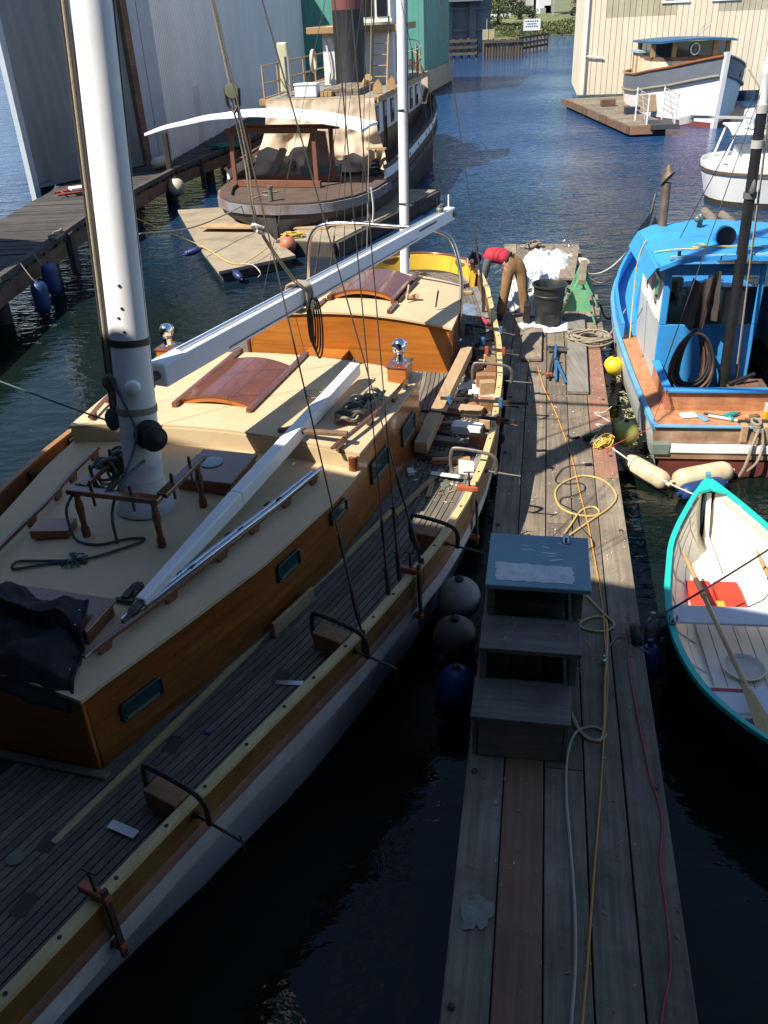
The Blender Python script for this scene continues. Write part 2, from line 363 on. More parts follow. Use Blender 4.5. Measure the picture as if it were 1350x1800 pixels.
# ---- curtained boat shed on the pier
CANVAS = mat('grey_curtain', (0.22, 0.225, 0.23), 0.85, col2=(0.17, 0.175, 0.18), vs=1.2, st=(1, 1, 0.25), dirt=0.15, ds=0.8)
TRIMB = mat('pale_blue_trim', (0.40, 0.44, 0.48), 0.6, amt=0.2, dirt=0.15)
SIDING = mat('white_corrugated', (0.82, 0.79, 0.76), 0.55, col2=(0.74, 0.715, 0.69), vs=0.9, st=(1, 1, 0.15), dirt=0.18, ds=0.7, dcol=(.42, .40, .38))
GREEN = mat('green_siding', (0.09, 0.28, 0.22), 0.6, col2=(0.075, 0.24, 0.19), vs=0.6, dirt=0.08)
P0 = Vector((-10.05, 27.3, 0)); P1 = Vector((-6.9, 32.2, 0)); HS = 7.0
sh = thing('boat_shed', 'shed end closed by grey canvas curtains with white corner posts', 'building', P0, 0)
e = (P1 - P0); Lh = e.length; eh = math.degrees(math.atan2(e.x, e.y))
sh.rotation_euler = (0, 0, -RAD(eh))        # local y runs along the curtain wall, x out toward the water
def curtain(y0, y1, name='curtain', zb=1.0):
    rows = []
    for k in range(14):
        z = zb + (HS - zb) * k / 13
        row = []
        for j in range(25):
            y = y0 + (y1 - y0) * j / 24
            x = 0.05 * math.sin(y * 7 + 1.3 * math.sin(z * .9)) * (1 - 0.5 * k / 13) + 0.03 * math.sin(y * 17 + z)
            row.append((x, y, z + (0.05 * math.sin(y * 3) if k == 0 else 0)))
        rows.append(row)
    q = MB(); q.grid(rows); rows2 = [[(p[0] - .03, p[1], p[2]) for p in r] for r in rows]; q.grid(list(reversed(rows2)))
    o = q.build(name, CANVAS, sh, smooth=80)
    h = MB(); h.bx(-.045, .06, y0, y1, zb - .07, zb + .03); h.build('hem', CANVAS, o)
    return o
curtain(0.20, 2.55); curtain(2.75, 4.55)
q = MB(); q.bx(-.15, .08, -0.02, 0.17, 0.3, HS); q.build('corner_post', TRIMB, sh)
q = MB(); q.bx(-.1, .1, 2.57, 2.73, 0.3, HS); q.build('door_post', TRIMB, sh)
q = MB(); q.bx(-.05, .16, 4.57, 4.83, 0.9, HS); q.build('brown_post', W_OLD, sh)
q = MB(); q.bx(-.1, .12, 4.87, 5.25, 0.9, HS); q.build('trim_board', TRIMB, sh)
q = MB(); q.bx(-.1, .13, 5.27, 5.82, 0.9, HS); q.build('trim_board', TRIMB, sh)
q = MB(); q.extr([(.3, -.1, HS + .01), (.3, 5.8, HS + .01), (-3.4, 5.8, HS + .01), (-3.4, 3.4, HS + .01), (-.3, .1, HS + .01)], (0, 0, .24)); q.build('roof', YARD, sh)
q = MB(); q.bx(-3.2, -.25, 5.4, 5.75, 0.3, HS); q.build('back_wall', YARD, sh)
q = MB(); q.bx(-3.2, -3.0, 3.2, 5.38, 0.3, HS); q.build('side_wall', YARD, sh)
q = MB(); q.bar((-.2, .3, (HS + .3) / 2), (-3.0, 3.1, (HS + .3) / 2), .12, HS - .35); q.build('end_wall', YARD, sh)
for i in range(3):
    for yy, xx in ((0.5, -.6), (3.6, -.5)):
        pass

# ---- white corrugated building
wbv = Vector((-3.9, 64.6, 0)) - P1; wbh = math.degrees(math.atan2(wbv.x, wbv.y))
wb = thing('corrugated_building', 'long white corrugated metal building behind the tugboat', 'building', P1 + Vector((0.02, .05, 0)), wbh)
prof = []; y = 0.0; LW = wbv.length; HW = 6.9
npan = 18; pl = LW / npan
for k in range(npan):
    y0 = k * pl; pts = []
    nr = 9
    for j in range(nr):
        a = y0 + pl * j / nr; d = pl / nr
        pts += [(0.0, a), (0.0, a + d * .35), (0.075, a + d * .5), (0.075, a + d * .85)]
    pts.append((0.0, y0 + pl))
    q = MB(); q.grid([[(x, yy, 0.75) for x, yy in pts], [(x, yy, HW) for x, yy in pts]]); q.f = [tuple(reversed(f)) for f in q.f]
    q.build('siding_panel', SIDING, wb)
q = MB(); q.bx(-2.4, -.01, .02, LW, .2, HW - .02); q.build('wall', YARD, wb)
q = MB(); q.bx(-2.5, .12, -.05, LW, HW, HW + .15); q.build('roof', YARD, wb)
q = MB(); q.bx(-.02, .05, 3.8, 4.7, .9, 2.9); q.build('door', mat('dark_door', (.05, .045, .045), .7), wb)

# ---- green building
gb = thing('green_building', 'green sided building with tan concrete base beyond the tugboat', 'building', (3.9, 62.3, 0), 14.0)
RG = random.Random(2)
for k in range(34):
    q = MB(); x1 = -k * .34; q.bx(x1 - .33, x1, 0 if k % 2 else .012, .1, 1.5, 9.0); q.build('siding_board', GREEN, gb)
for k in range(30):
    q = MB(); y0 = .11 + k * .34; q.bx(-.1, 0 if k % 2 else -.012, y0, y0 + .33, 1.5, 9.0); q.build('siding_board', GREEN, gb)
TAN = mat('tan_concrete', (0.50, 0.40, 0.28), 0.85, col2=(0.40, 0.32, 0.22), vs=1.2, dirt=0.35, ds=0.8)
q = MB(); q.bx(-11.7, .25, -.25, 10.4, 0.2, 1.49); q.build('base', TAN, gb)
q = MB(); q.bx(-11.6, .20, -.2, 10.3, -.5, .19); q.build('footing', PILEW, gb)
q = MB(); q.bx(-11.7, .3, -.3, 10.5, 9.0, 9.3); q.build('roof', YARD, gb)

# ---- tan building on the right
tb = thing('tan_building', 'tan vertical board building with white trimmed windows on the far float', 'building', (11.8, 52.6, 0), 10.0)
BE = mat('tan_siding', (0.72, 0.63, 0.47), 0.7, col2=(0.66, 0.57, 0.42), vs=0.8, st=(1, 1, .2), rnd=0.05, dirt=0.08, ds=0.7)
BE2 = mat('weathered_siding', (0.46, 0.41, 0.28), 0.8, col2=(0.40, 0.35, 0.235), vs=0.8, st=(3, 1, .3), rnd=0.08, dirt=0.2)
TW, TH_ = 9.9, 8.5
bw = TW / 33
wins = [(4.05, 5.35), (6.55, 7.85)]
for k in range(33):
    x0 = k * bw; xc = x0 + bw / 2
    dz = 5.0
    segs = [(0.55, TH_, BE)]
    if 1.2 < xc < 4.95: segs = [(0.55, 4.22, BE), (4.225, TH_, BE2)]
    if 6.8 < xc < 9.2: segs = [(0.55, 4.30, BE), (4.305, TH_, BE2)]
    for z0, z1, mm in segs:
        q = MB(); q.bx(x0 + .012, x0 + bw - .012, -.03 + .004 * (k % 3), .03, z0, z1); q.build('siding_board', mm, tb)
q = MB(); q.bx(.02, TW - .02, .031, .3, .55, TH_); q.build('wall', mat('groove_dark', (.50, .42, .30), .9), tb)
for k in range(24):
    q = MB(); y0 = .04 + k * .36; q.bx(-.05, 0, y0, y0 + .345, .55, TH_); q.build('siding_board', BE, tb)
q = MB(); q.bx(0.02, TW, .31, 9, .55, TH_); q.build('wall', BE, tb)
q = MB(); q.bx(-.4, TW + .4, -.5, 9.2, TH_ + .01, TH_ + .3); q.build('roof', YARD, tb)
q = MB(); q.tube([(.25, -.12, 2.45), (.25, -.12, TH_)], .055, 8); q.tube([(.25, -.12, 2.45), (1.2, -.12, 2.35)], .04, 8); q.build('downspout', WHITE, tb, smooth=50)
q = MB(); q.tube([(.25, -.16, .6), (.25, -.16, 2.6)], .05, 8); q.build('downspout', WHITE, tb, smooth=50)
q = MB(); q.bx(TW - .02, TW + .12, -.1, .1, .55, TH_); q.build('corner_trim', WHITE, tb)
TWZ = 4.88
for (x0, x1) in wins:
    f = MB()
    for a in ((x0, x0 + .09, TWZ, 7), (x1 - .09, x1, TWZ, 7), (x0 - .06, x1 + .06, TWZ - .1, TWZ)): f.bx(a[0], a[1], -.09, -.031, a[2], a[3])
    w = f.build('window', WHITE, tb)
    q = MB(); q.bx((x0 + x1) / 2 - .03, (x0 + x1) / 2 + .03, -.08, -.04, TWZ, 7); q.build('mullion', WHITE, w)
    for s_ in (0, 1):
        a = x0 + .09 + s_ * ((x1 - x0) / 2 - .06); q = MB(); q.bx(a, a + (x1 - x0) / 2 - .12, -.055, -.045, TWZ, 7); q.build('pane', glass('window_glass', (.10, .11, .12)), w)
# its float
tf = thing('side_float', 'weathered float', 'dock', (0, 0, 0)); del tf['label'], tf['category']; struct(tf)
A_, B_ = Vector((11.184,39.473,0.45)), Vector((11.0, 52.0, 0)); A_.z = 0; d_ = (B_ - A_).normalized(); s_ = Vector((d_.y, -d_.x, 0))
for k in range(31):
    a = A_ + d_ * (k * .4); wid = 1.75 if k < 18 else 1.75 + (k - 18) * .5
    q = MB(); P = [a, a + s_ * wid, a + s_ * wid + d_ * .39, a + d_ * .39]; q.extr([(p.x, p.y, .36) for p in P], (0, 0, .09)); q.build('plank', W_GREY, tf)
    if k % 3 == 0:
        q = MB(); P = [a + d_ * .02 - s_ * .08, a - s_ * .005 + d_ * .02, a - s_ * .005 + d_ * 1.15, a - s_ * .08 + d_ * 1.15]; q.extr([(p.x, p.y, .12) for p in P], (0, 0, .3 + .01 * (k % 2))); q.build('fascia', W_OLD, tf)
P = [A_ - d_ * .1 + s_ * .0, A_ - d_ * .1 + s_ * 1.0, A_ - d_ * .01 + s_ * 1.0, A_ - d_ * .01]
q = MB(); q.extr([(p.x, p.y, .1) for p in P], (0, 0, .33)); q.build('fascia', W_PINK, tf)
P = [A_ + d_ * .2 + s_ * .1, A_ + d_ * .2 + s_ * 1.6, B_ + s_ * 1.6, B_ + s_ * .1]
q = MB(); q.extr([(p.x, p.y, -.3) for p in P], (0, 0, .64)); q.build('float_hull', BLACK, tf)

# ---- far shore
BANK = mat('bank_earth', (0.17, 0.17, 0.07), 0.95, col2=(0.09, 0.11, 0.04), vs=0.25, dirt=0.3, ds=0.3)
rows = []
RB = random.Random(5)
for j in range(9):
    row = []
    for i in range(60):
        x = -40 + i * 4.5; yy = 152 + j * 6 + 3 * math.sin(i * .4); z = [-.6, .35, 1.2, 1.9, 2.3, 2.5, 2.6, 2.7, 2.8][j] + (RB.uniform(-.2, .2) if j else 0)
        row.append((x, yy, z))
    rows.append(row)
q = MB(); q.grid(rows); o = q.build('far_bank', BANK, smooth=80); struct(o)
# distant ground so that the sheet reaches the horizon
q = MB(); q.grid([[(-900, 199, 2.6), (900, 199, 2.6)], [(-900, 1700, 6), (900, 1700, 6)]]); o = q.build('far_ground', BANK); struct(o)


# ================================================================ THE SAILING BOAT (local: x to the dock side, y aft, z up)
boat = thing('sailing_boat', 'white wooden sailing ketch with cream cabin tops and varnished sides', 'boat', (-1.93, 6.1, 0), 17.2)
WU = [-6.7, -6.3, -5.5, -4.5, -3.58, -2.46, -1.53, -.48, .2, .87, 1.6, 2.3, 3.25, 4.74, 6, 7, 8, 9, 9.55, 9.9, 10.05]
WV = [.03, .26, .62, .90, 1.15, 1.42, 1.67, 1.97, 2.12, 2.26, 2.34, 2.37, 2.33, 2.16, 1.94, 1.7, 1.45, 1.13, .80, .42, .03]
_u = np.linspace(-6.7, 10.05, 340); _w = np.interp(_u, WU, WV)
_k = np.ones(9) / 9; _ws = np.convolve(np.pad(_w, 4, mode='edge'), _k, 'valid'); _ws[0] = _w[0]; _ws[-1] = _w[-1]
def hw(u): return float(np.interp(u, _u, _ws))
def sheer(u): return 0.012 * max(0, -u) ** 1.6 * 0.6 + (0.03 * max(0, u - 6) ** 1.2 * .5)
DZ = 1.05
# hull
def wlf(u): return float(np.interp(u, [-6.7, -4.5, -3, -2, -1, 1, 3.5, 6, 8, 10], [.15, .42, .62, .78, .86, .88, .93, .9, .75, .3]))
rings = []
US = list(np.linspace(-6.68, 10.03, 61))
for u in US:
    w = hw(u); z = DZ + sheer(u) - .02; k = min(1, w / 1.2)
    half = [(w * 1.0, z), (w * 1.005, z - .22), (w * (.35 + .65 * wlf(u)), z - .5), (w * wlf(u) + .02, .12), (w * wlf(u) * .9, -.2), (w * .3, -.7)]
    rings.append([(x, u, zz) for x, zz in half] + [(-x, u, zz) for x, zz in reversed(half)])
q = MB(); q.loft(rings, True, True)
q.f = [f for f in q.f]
hull = q.build('hull', HULLW, boat, smooth=50)
# painted waterline band and a rusty rubbing line under the rail
for sg in (1, -1):
    a = []; b = []
    for u in np.linspace(-6.4, 9.9, 90):
        w = hw(u); z = DZ + sheer(u)
        a.append([(sg * (w + .012), u, z + .0), (sg * (w + .026), u, z - .02), (sg * (w + .024), u, z - .075), (sg * (w - .0), u, z - .085)])
    q = MB(); q.loft(a, False, False)
    if sg < 0: q.f = [tuple(reversed(f)) for f in q.f]
    q.build('rubbing_strake', mat('stained_strake', (0.17, 0.06, 0.035), 0.7, col2=(0.28, 0.16, 0.10), vs=5, st=(1, .4, 1), dirt=.4, ds=6), boat, smooth=50)
# deck underlay + planks
und = MB(); und.grid([[(-hw(u) + .05, u, DZ - .012 + sheer(u)), (hw(u) - .05, u, DZ - .012 + sheer(u))] for u in np.linspace(-6.5, 9.95, 70)]); und.build('deck_seams', CAULK, boat)
def cabw(u): return float(np.interp(u, [-2.02, -1.19, -.41, .63, 1.13, 2.14, 3.3], [.67, .95, 1.19, 1.40, 1.45, 1.53, 1.55]))
PW = 0.058
RD2 = random.Random(3)
for sg in (1, -1):
    for k in range(36):
        d0 = .175 + k * PW; d1 = d0 + PW - .009
        us = [u for u in np.linspace(-6.3, 9.7, 90) if hw(u) - d1 > .004]
        if k > 17 and sg < 0: pass
        if len(us) < 3: continue
        dz = RD2.uniform(0, .002)
        # keep out of the cabin wells: run three separate lengths of the same strake
        runs = [[u for u in us if u < -1.7], [u for u in us if -1.75 <= u <= 3.4 and hw(u) - d0 > cabw(u) - .05], [u for u in us if 3.3 < u]]
        if k < 15: runs = [us]
        for rn in runs:
            if len(rn) < 3: continue
            a = MB(); a.slab([[(sg * (hw(u) - (d0 if sg < 0 else d1)), u, DZ + dz + sheer(u)), (sg * (hw(u) - (d1 if sg < 0 else d0)), u, DZ + dz + sheer(u))] for u in rn], .02)
            a.build('deck_plank', W_DECK, boat)
    # grey margin board
    a = MB(); rows = [[(sg * (hw(u) - (.06 if sg < 0 else .168)), u, DZ + .006 + sheer(u)), (sg * (hw(u) - (.168 if sg < 0 else .06)), u, DZ + .006 + sheer(u))] for u in np.linspace(-6.2, 9.5, 90)]
    a.slab(rows, .03); a.build('margin_board', mat('grey_margin', (0.24, 0.23, 0.22), .7, col2=(.18, .17, .165), vs=3, dirt=.3, ds=3, grain=.3), boat)
# rail
RH = .20
for sg in (1, -1):
    a = []; c = []
    for u in np.linspace(-6.45, 9.75, 130):
        w = hw(u); z = DZ + sheer(u); h = RH + (.05 if u > 8 else 0)
        a.append([(sg * (w + .012), u, z - .01), (sg * (w + .012), u, z + h - .03), (sg * (w - .052), u, z + h - .03), (sg * (w - .052), u, z - .01)])
        c.append([(sg * (w + .016), u, z + h - .028), (sg * (w + .012), u, z + h), (sg * (w - .054), u, z + h), (sg * (w - .058), u, z + h - .028)])
    q = MB(); q.loft(a, True, True); 
    q2 = MB(); q2.loft(c, True, True)
    if sg > 0: q.f = [tuple(reversed(f)) for f in q.f]; q2.f = [tuple(reversed(f)) for f in q2.f]
    q.build('rail', W_RAILS, boat, smooth=35)
    cap = q2.build('rail_cap', W_RAILT if sg > 0 else mat('left_cap', (.38, .20, .07), .5, amt=.4, grain=.3), boat, smooth=35)
    if sg > 0:
        q = MB(); q.lathe([(.013, 0), (.013, .003)], (0, 0, 0), 8); bm_ = q.mesh('rail_bung', BLACK)
        for i in range(34):
            u = -4.3 + i * .36 + (i % 3) * .02; inst('rail_bung', bm_, cap, (hw(u) - .02, u, DZ + sheer(u) + RH + .0005))
# stern bulwark (yellow, steamed round the counter)
a = []
for t in np.linspace(-1, 1, 50):
    ang = t * 1.48; cx = 1.02 * math.sin(ang); cy = 8.86 + 1.15 * math.cos(ang)
    nx, ny = math.sin(ang), math.cos(ang); z = DZ + sheer(9)
    a.append([(cx, cy, z), (cx + .03 * nx, cy + .03 * ny, z + .26), (cx - .07 * nx, cy - .07 * ny, z + .262), (cx - .10 * nx, cy - .10 * ny, z)])
q = MB(); q.loft(a, True, True); q.build('stern_bulwark', mat('yellow_bulwark', (0.70, 0.45, 0.05), .45, col2=(.62, .38, .04), vs=2, grain=.12, gs=(2, 2, 25)), boat, smooth=40)
q = MB(); q.tube([(p[1][0] - .02 * p[1][0], p[1][1] - .03, p[1][2] + .012) for p in a], .028, 8); q.build('stern_cap', W_RED, boat, smooth=50)

# ---- forward cabin trunk
def trunk(name, us, wf, z0, z1f, m, parent, t=.035):
    """two side walls of a cabin trunk following the half-width wf(u)"""
    for sg in (1, -1):
        A = []
        for u in us:
            w = wf(u); A.append([(sg * w, u, z0), (sg * (w - .015), u, z1f(u)), (sg * (w - .015 - t), u, z1f(u)), (sg * (w - t), u, z0)])
        q = MB(); q.loft(A, True, True)
        if sg > 0: q.f = [tuple(reversed(f)) for f in q.f]
        q.build(name, m, parent, smooth=30)
LOWZ, HIZ = 1.68, 1.85
trunk('cabin_side', np.linspace(-2.0, 3.02, 40), cabw, DZ, lambda u: LOWZ - .001 if u < 1.1 else HIZ - .001, W_VARN, boat)
q = MB(); q.bx(-.66, .66, -2.03, -1.99, DZ, LOWZ); q.build('cabin_front', W_VARNX, boat, bevel=.01)
q = MB(); q.bx(-.74, .74, -2.10, -2.035, DZ, DZ + .05); q.build('base_moulding', W_DECK, boat, bevel=.01)
for sg in (1, -1):
    A = [[(sg * (cabw(u) + .002), u, DZ + .002), (sg * (cabw(u) + .045), u, DZ + .002), (sg * (cabw(u) + .03), u, DZ + .04), (sg * (cabw(u) + .002), u, DZ + .045)] for u in np.linspace(-2.05, 3.0, 30)]
    q = MB(); q.loft(A, True, True)
    if sg < 0: q.f = [tuple(reversed(f)) for f in q.f]
    q.build('base_moulding', W_DECK, boat, smooth=40)
def roof(us, wf, ze, camber, t, name='cabin_roof', over=.02, m=CREAM, n=17):
    rows = []
    for u in us:
        w = wf(u) + over; rows.append([(w * s, u, ze + camber * (1 - s * s)) for s in np.linspace(-1, 1, n)])
    q = MB(); q.slab(rows, t); return q.build(name, m, boat, smooth=35)
rl = roof(np.linspace(-2.06, 1.16, 24), cabw, LOWZ + .03, .10, .028)
rh = roof(np.linspace(1.13, 3.07, 18), cabw, HIZ + .03, .12, .028)
# dark bead under the roof edge
for (ua, ub, ze) in ((-2.04, 1.13, LOWZ), (1.15, 3.05, HIZ)):
    q = MB(); q.tube([(cabw(u) + .012, u, ze - .004) for u in np.linspace(ua, ub, 24)], .008, 6); q.build('roof_bead', mat('dark_bead', (.06, .025, .01), .4), boat, smooth=60)
# the step between the two roofs
A = []
for s in np.linspace(-1, 1, 17):
    w = cabw(1.13) - .01; A.append((w * s, LOWZ + .03 + .10 * (1 - s * s), HIZ + .002 + .12 * (1 - s * s)))
q = MB(); q.loft([[(x, 1.12, a), (x, 1.15, a), (x, 1.15, b), (x, 1.12, b)] for x, a, b in A], True, True); q.build('roof_step', CREAM, boat, smooth=35)
q = MB(); q.loft([[(1.405 + .05 * math.cos(t), 1.135 - .0 - .05 * math.sin(t), z) for t in np.linspace(-.6, 2.2, 8)] + [(1.39, 1.15, z)] for z in (LOWZ + .03, HIZ)], True, True); q.build('corner_post', W_RED, boat, smooth=40)
q = MB(); q.grid([[(-1.5, 3.02, DZ), (1.5, 3.02, DZ)], [(-1.5, 3.02, HIZ), (1.5, 3.02, HIZ)]]); q.build('cabin_back', W_VARNX, boat)
# portlights (frame > pane)
FRM = mat('portlight_frame', (.05, .065, .06), .4, metal=.4, col2=(.03, .045, .042), vs=14)
for ua, ub, za, zb in ((-1.80, -1.48, 1.30, 1.44), (-.26, .03, 1.42, 1.56), (.54, .83, 1.48, 1.60), (1.42, 1.85, 1.41, 1.62), (2.30, 2.77, 1.38, 1.58)):
    for sg in (1, -1):
        pa = Vector((sg * cabw(ua), ua, 0)); pb = Vector((sg * cabw(ub), ub, 0)); d = (pb - pa).normalized(); nn = Vector((d.y, -d.x, 0)) * (1 if sg > 0 else -1)
        Lp = (pb - pa).length; r = .03
        def rr(inset, off, n=4):
            pts = []
            x0, x1, z0, z1 = inset, Lp - inset, za + inset, zb - inset
            for cx, cz, a0 in ((x1 - r, z0 + r, -90), (x1 - r, z1 - r, 0), (x0 + r, z1 - r, 90), (x0 + r, z0 + r, 180)):
                for k in range(n + 1):
                    a = RAD(a0 + 90 * k / n); p = pa + d * (cx + r * math.cos(a)); pts.append((p.x + nn.x * off, p.y + nn.y * off, cz + r * math.sin(a)))
            return pts
        q = MB(); q.loft([rr(-.008, -.005), rr(-.008, .012), rr(-.004, .017), rr(.003, .017), rr(.010, .002)], True, False)
        if sg < 0: q.f = [tuple(reversed(f)) for f in q.f]
        fr = q.build('portlight', FRM, boat, smooth=30)
        q = MB(); p = rr(.012, .0035); q.add(p, [tuple(range(len(p)))]); q.build('pane', glass('teal_glass', (.012, .045, .05)), fr)
        q = MB(); c0_, c1_ = pa + d * .03 + nn * .006, pb - d * .03 + nn * .006; q.bar((c0_.x, c0_.y, za + .02), (c1_.x, c1_.y, za + .02), .012, .022); q.build('pane_sill', BRONZE, fr)
# handrails with standoffs
def handrail(pts, z, feet, name='handrail'):
    P = spline([(x, y, z) for x, y in pts], 8)
    q = MB()
    for a, b in zip(P[:-1], P[1:]): pass
    rg = []
    for i, p in enumerate(P):
        t = (P[min(i + 1, len(P) - 1)] - P[max(0, i - 1)]).normalized(); sx = Vector((t.y, -t.x, 0)); e = .6 if i in (0, len(P) - 1) else 1
        rg.append([p + sx * (.02 * i2) + Vector((0, 0, .016 * j2 * e)) for i2, j2 in ((-.7, -1), (.7, -1), (1, 0), (.7, 1), (-.7, 1), (-1, 0))])
    q.loft(rg, True, True); h = q.build(name, W_RED, boat, smooth=50)
    for k in range(feet):
        i = int(2 + (len(P) - 5) * k / (feet - 1)); p = P[i]; t = (P[i + 1] - P[i - 1]).normalized(); sx = Vector((t.y, -t.x, 0)) * .016
        a = p - t * .07; b = p + t * .07; lo = Vector((0, 0, -.075)); q = MB()
        q.hexa([tuple(p - t * .035 - sx + lo), tuple(p - t * .035 + sx + lo), tuple(p + t * .035 + sx + lo), tuple(p + t * .035 - sx + lo), tuple(a - sx), tuple(a + sx), tuple(b + sx), tuple(b - sx)])
        q.build('standoff', W_RED, h)
def rz(x, u): 
    w = cabw(u) + .02; return (LOWZ + .03 + .10 * (1 - (x / w) ** 2)) if u < 1.13 else (HIZ + .03 + .12 * (1 - (x / w) ** 2))
handrail([(.57, -1.80), (.80, -.95), (.95, -.25), (1.08, .35), (1.18, .86)], 1.815, 6)
handrail([(1.26, 1.02), (1.40, 1.7), (1.48, 2.35), (1.50, 2.66)], 1.965, 4)
handrail([(-.57, -1.80), (-.76, -.95), (-.85, -.1), (-.93, .35), (-.98, .86)], 1.83, 6)
handrail([(-1.26, 1.2), (-1.36, 1.7), (-1.42, 2.35), (-1.43, 2.62)], 1.965, 4)

# ---- main mast, boot, boom
def MP(z): return Vector((0, .15 * (z - 1.7), z))
q = MB(); q.tube([MP(z) for z in (1.72, 2.0, 3, 4, 5, 6, 8, 10, 12, 13.5)], [.150, .150, .146, .143, .140, .138, .13, .12, .10, .08], 24); mast = q.build('main_mast', WHITE, boat, smooth=50)
q = MB(); q.tube([MP(1.79), MP(1.83), MP(1.87), MP(1.93), MP(2.06)], [.25, .245, .22, .18, .155], 24); q.build('mast_boot', mat('canvas_boot', (.62, .61, .58), .8, amt=.3, dirt=.2), mast, smooth=60)
q = MB(); q.tube([MP(z) + Vector((.137, .035, 0)) for z in (2.1, 6, 12)], .006, 6); q.build('sail_track', IRON, mast, smooth=60)
for z, mm, r in ((3.14, IRON, .153), (2.62, ROPE, .156), (2.45, WHITE, .151)):
    q = MB(); q.tube([MP(z - .025), MP(z + .025)], r, 24); q.build('mast_band', mm, mast, smooth=40)
q = MB(); c = MP(2.47); ax = Vector((.80, -.60, 0)); q.lathe([(.06, .12), (.06, .16), (.115, .165), (.118, .19), (.075, .205), (.07, .27), (.10, .285), (.10, .31), (.05, .325), (.03, .34), (.001, .345)], c, 20, ax); q.build('winch', BLACK, mast, smooth=40)
q = MB(); q.lathe([(.075, .08), (.07, .125), (.001, .13)], c, 18, ax); q.build('winch_pad', WHITE, mast, smooth=40)
c = MP(2.84); ax = Vector((.45, -.9, 0)); q = MB(); q.lathe([(.06, .10), (.055, .20), (.03, .215), (.001, .22)], c, 16, ax); q.build('halyard_boss', WHITE, mast, smooth=40)
c = MP(2.86) + Vector((-.13, -.12, 0)); q = MB(); q.lathe([(.05, -.03), (.06, -.025), (.04, -.008), (.04, .008), (.06, .025), (.05, .03)], c, 16, (.5, -.85, 0)); q.build('sheave', BRONZE, mast, smooth=40)
q = MB(); q.tube([MP(z) + Vector((.02, -.145, 0)) for z in (3.35, 3.36)], .012, 6); q.build('mast_bolt', IRON, mast)
for z in (3.25, 3.42, 3.58):
    q = MB(); q.lathe([(.014, .13), (.010, .152)], MP(z), 6, (.35, -.94, 0)); q.build('mast_bolt', IRON, mast)
BO, BE_ = Vector((.055, .42, 2.79)), Vector((1.02, 7.05, 2.70))
q = MB(); q.bar(BO, BE_, .165, .20, taper=.86); boom = q.build('boom', mat('boom_paint', (.70, .72, .76), .35, col2=(.66, .68, .72), vs=1.0, dirt=.05), boat, bevel=.018)
bd = (BE_ - BO).normalized(); bs = Vector((bd.y, -bd.x, 0)).normalized(); bu_ = bs.cross(bd)
q = MB(); q.bar(BO + bd * .3 + bu_ * .108, BE_ - bd * .4 + bu_ * .098, .045, .016); q.build('sail_track', STEEL, boom)
q = MB(); q.bar(BO + bd * .9 + bs * .0845 - bu_ * .06, BE_ - bd * 1.4 + bs * .0735 - bu_ * .05, .012, .006); q.build('boom_groove', IRON, boom)
q = MB(); q.bar(BE_ - bd * 1.35 + bs * .077 + bu_ * .03, BE_ - bd * .75 + bs * .074 + bu_ * .03, .02, .014); q.build('boom_slot', BLACK, boom)
q = MB(); q.tube([BO - bd * .22, BO + bd * .02], .035, 10); q.bar(BO - bd * .2, BO - bd * .1, .1, .12); q.build('gooseneck', IRON, boom, smooth=40)
q = MB(); q.tube([BE_ - bd * .06 - bs * .09, BE_ - bd * .06 + bs * .09], .05, 12); q.build('end_sheave', IRON, boom, smooth=40)
q = MB(); q.lathe([(.05, 0), (.055, .03), (.03, .06)], BE_ - bd * .42 + bu_ * .1, 10); q.tube([BE_ - bd * .36 + bu_ * .12, BE_ - bd * .32 + bu_ * .17, BE_ - bd * .46 + bu_ * .16], .022, 6); q.build('cleat', BRONZE, boom, smooth=40)
q = MB(); q.tube([BE_ - bd * .09 + bu_ * .1, BE_ - bd * .09 + bu_ * .26], .010, 6); q.build('end_pin', WHITE, boom)
# boom tackle coil and lashing
for k in range(5):
    c = BO + bd * 2.33 + bs * .10; rr_ = .05 + .012 * k
    rope('boom_coil', [c + bs * (.02 * k) + bd * (rr_ * math.sin(t)) + Vector((0, 0, -.24 - .02 * k + (.23 + .02 * k) * math.cos(t))) for t in np.linspace(0, 2 * math.pi, 15)[:-1]], .010, mat('coil_dark', (.05, .05, .05), .9), boom, 3, 6, closed=True)
for k in range(4):
    c = BO + bd * (2.27 + .035 * k); rope('lashing', [c + bs * .10 + bu_ * .115, c + bs * .10 - bu_ * .12, c - bs * .10 - bu_ * .12, c - bs * .10 + bu_ * .115], .014, ROPE, boom, 3, 6, closed=True)

# ---- gallows
GU = 6.45
pts = [(1.247,6.45,1.126), (1.301,6.45,1.707), (1.274,6.45,2.103), (1.17,6.45,2.446), (1.012,6.45,2.57), (0.735,6.45,2.617), (0.333,6.45,2.631), (-0.241,6.45,2.657), (-0.619,6.45,2.642), (-0.813,6.45,2.552), (-0.917,6.45,2.352), (-0.97,6.45,1.944), (-1.041,6.45,1.262), (-1.089,6.45,0.724)]
pts[0] = (pts[0][0], GU, DZ); pts[-1] = (pts[-1][0], GU, DZ)
q = MB(); q.tube(spline(pts, 5), .030, 10); gl = q.build('boom_gallows', STEEL, boat, smooth=60)
for p in (pts[0], pts[-1]):
    q = MB(); q.lathe([(.07, 0), (.07, .012), (.035, .02), (.034, .06)], (p[0], p[1], DZ + .002), 14); q.build('flange', STEEL, gl, smooth=40)
for i in (7, 8):
    p = Vector(pts[i]); q = MB(); q.bar(p, p + Vector((0, 0, .06)), .02, .012); q.build('notch_pin', STEEL, gl)

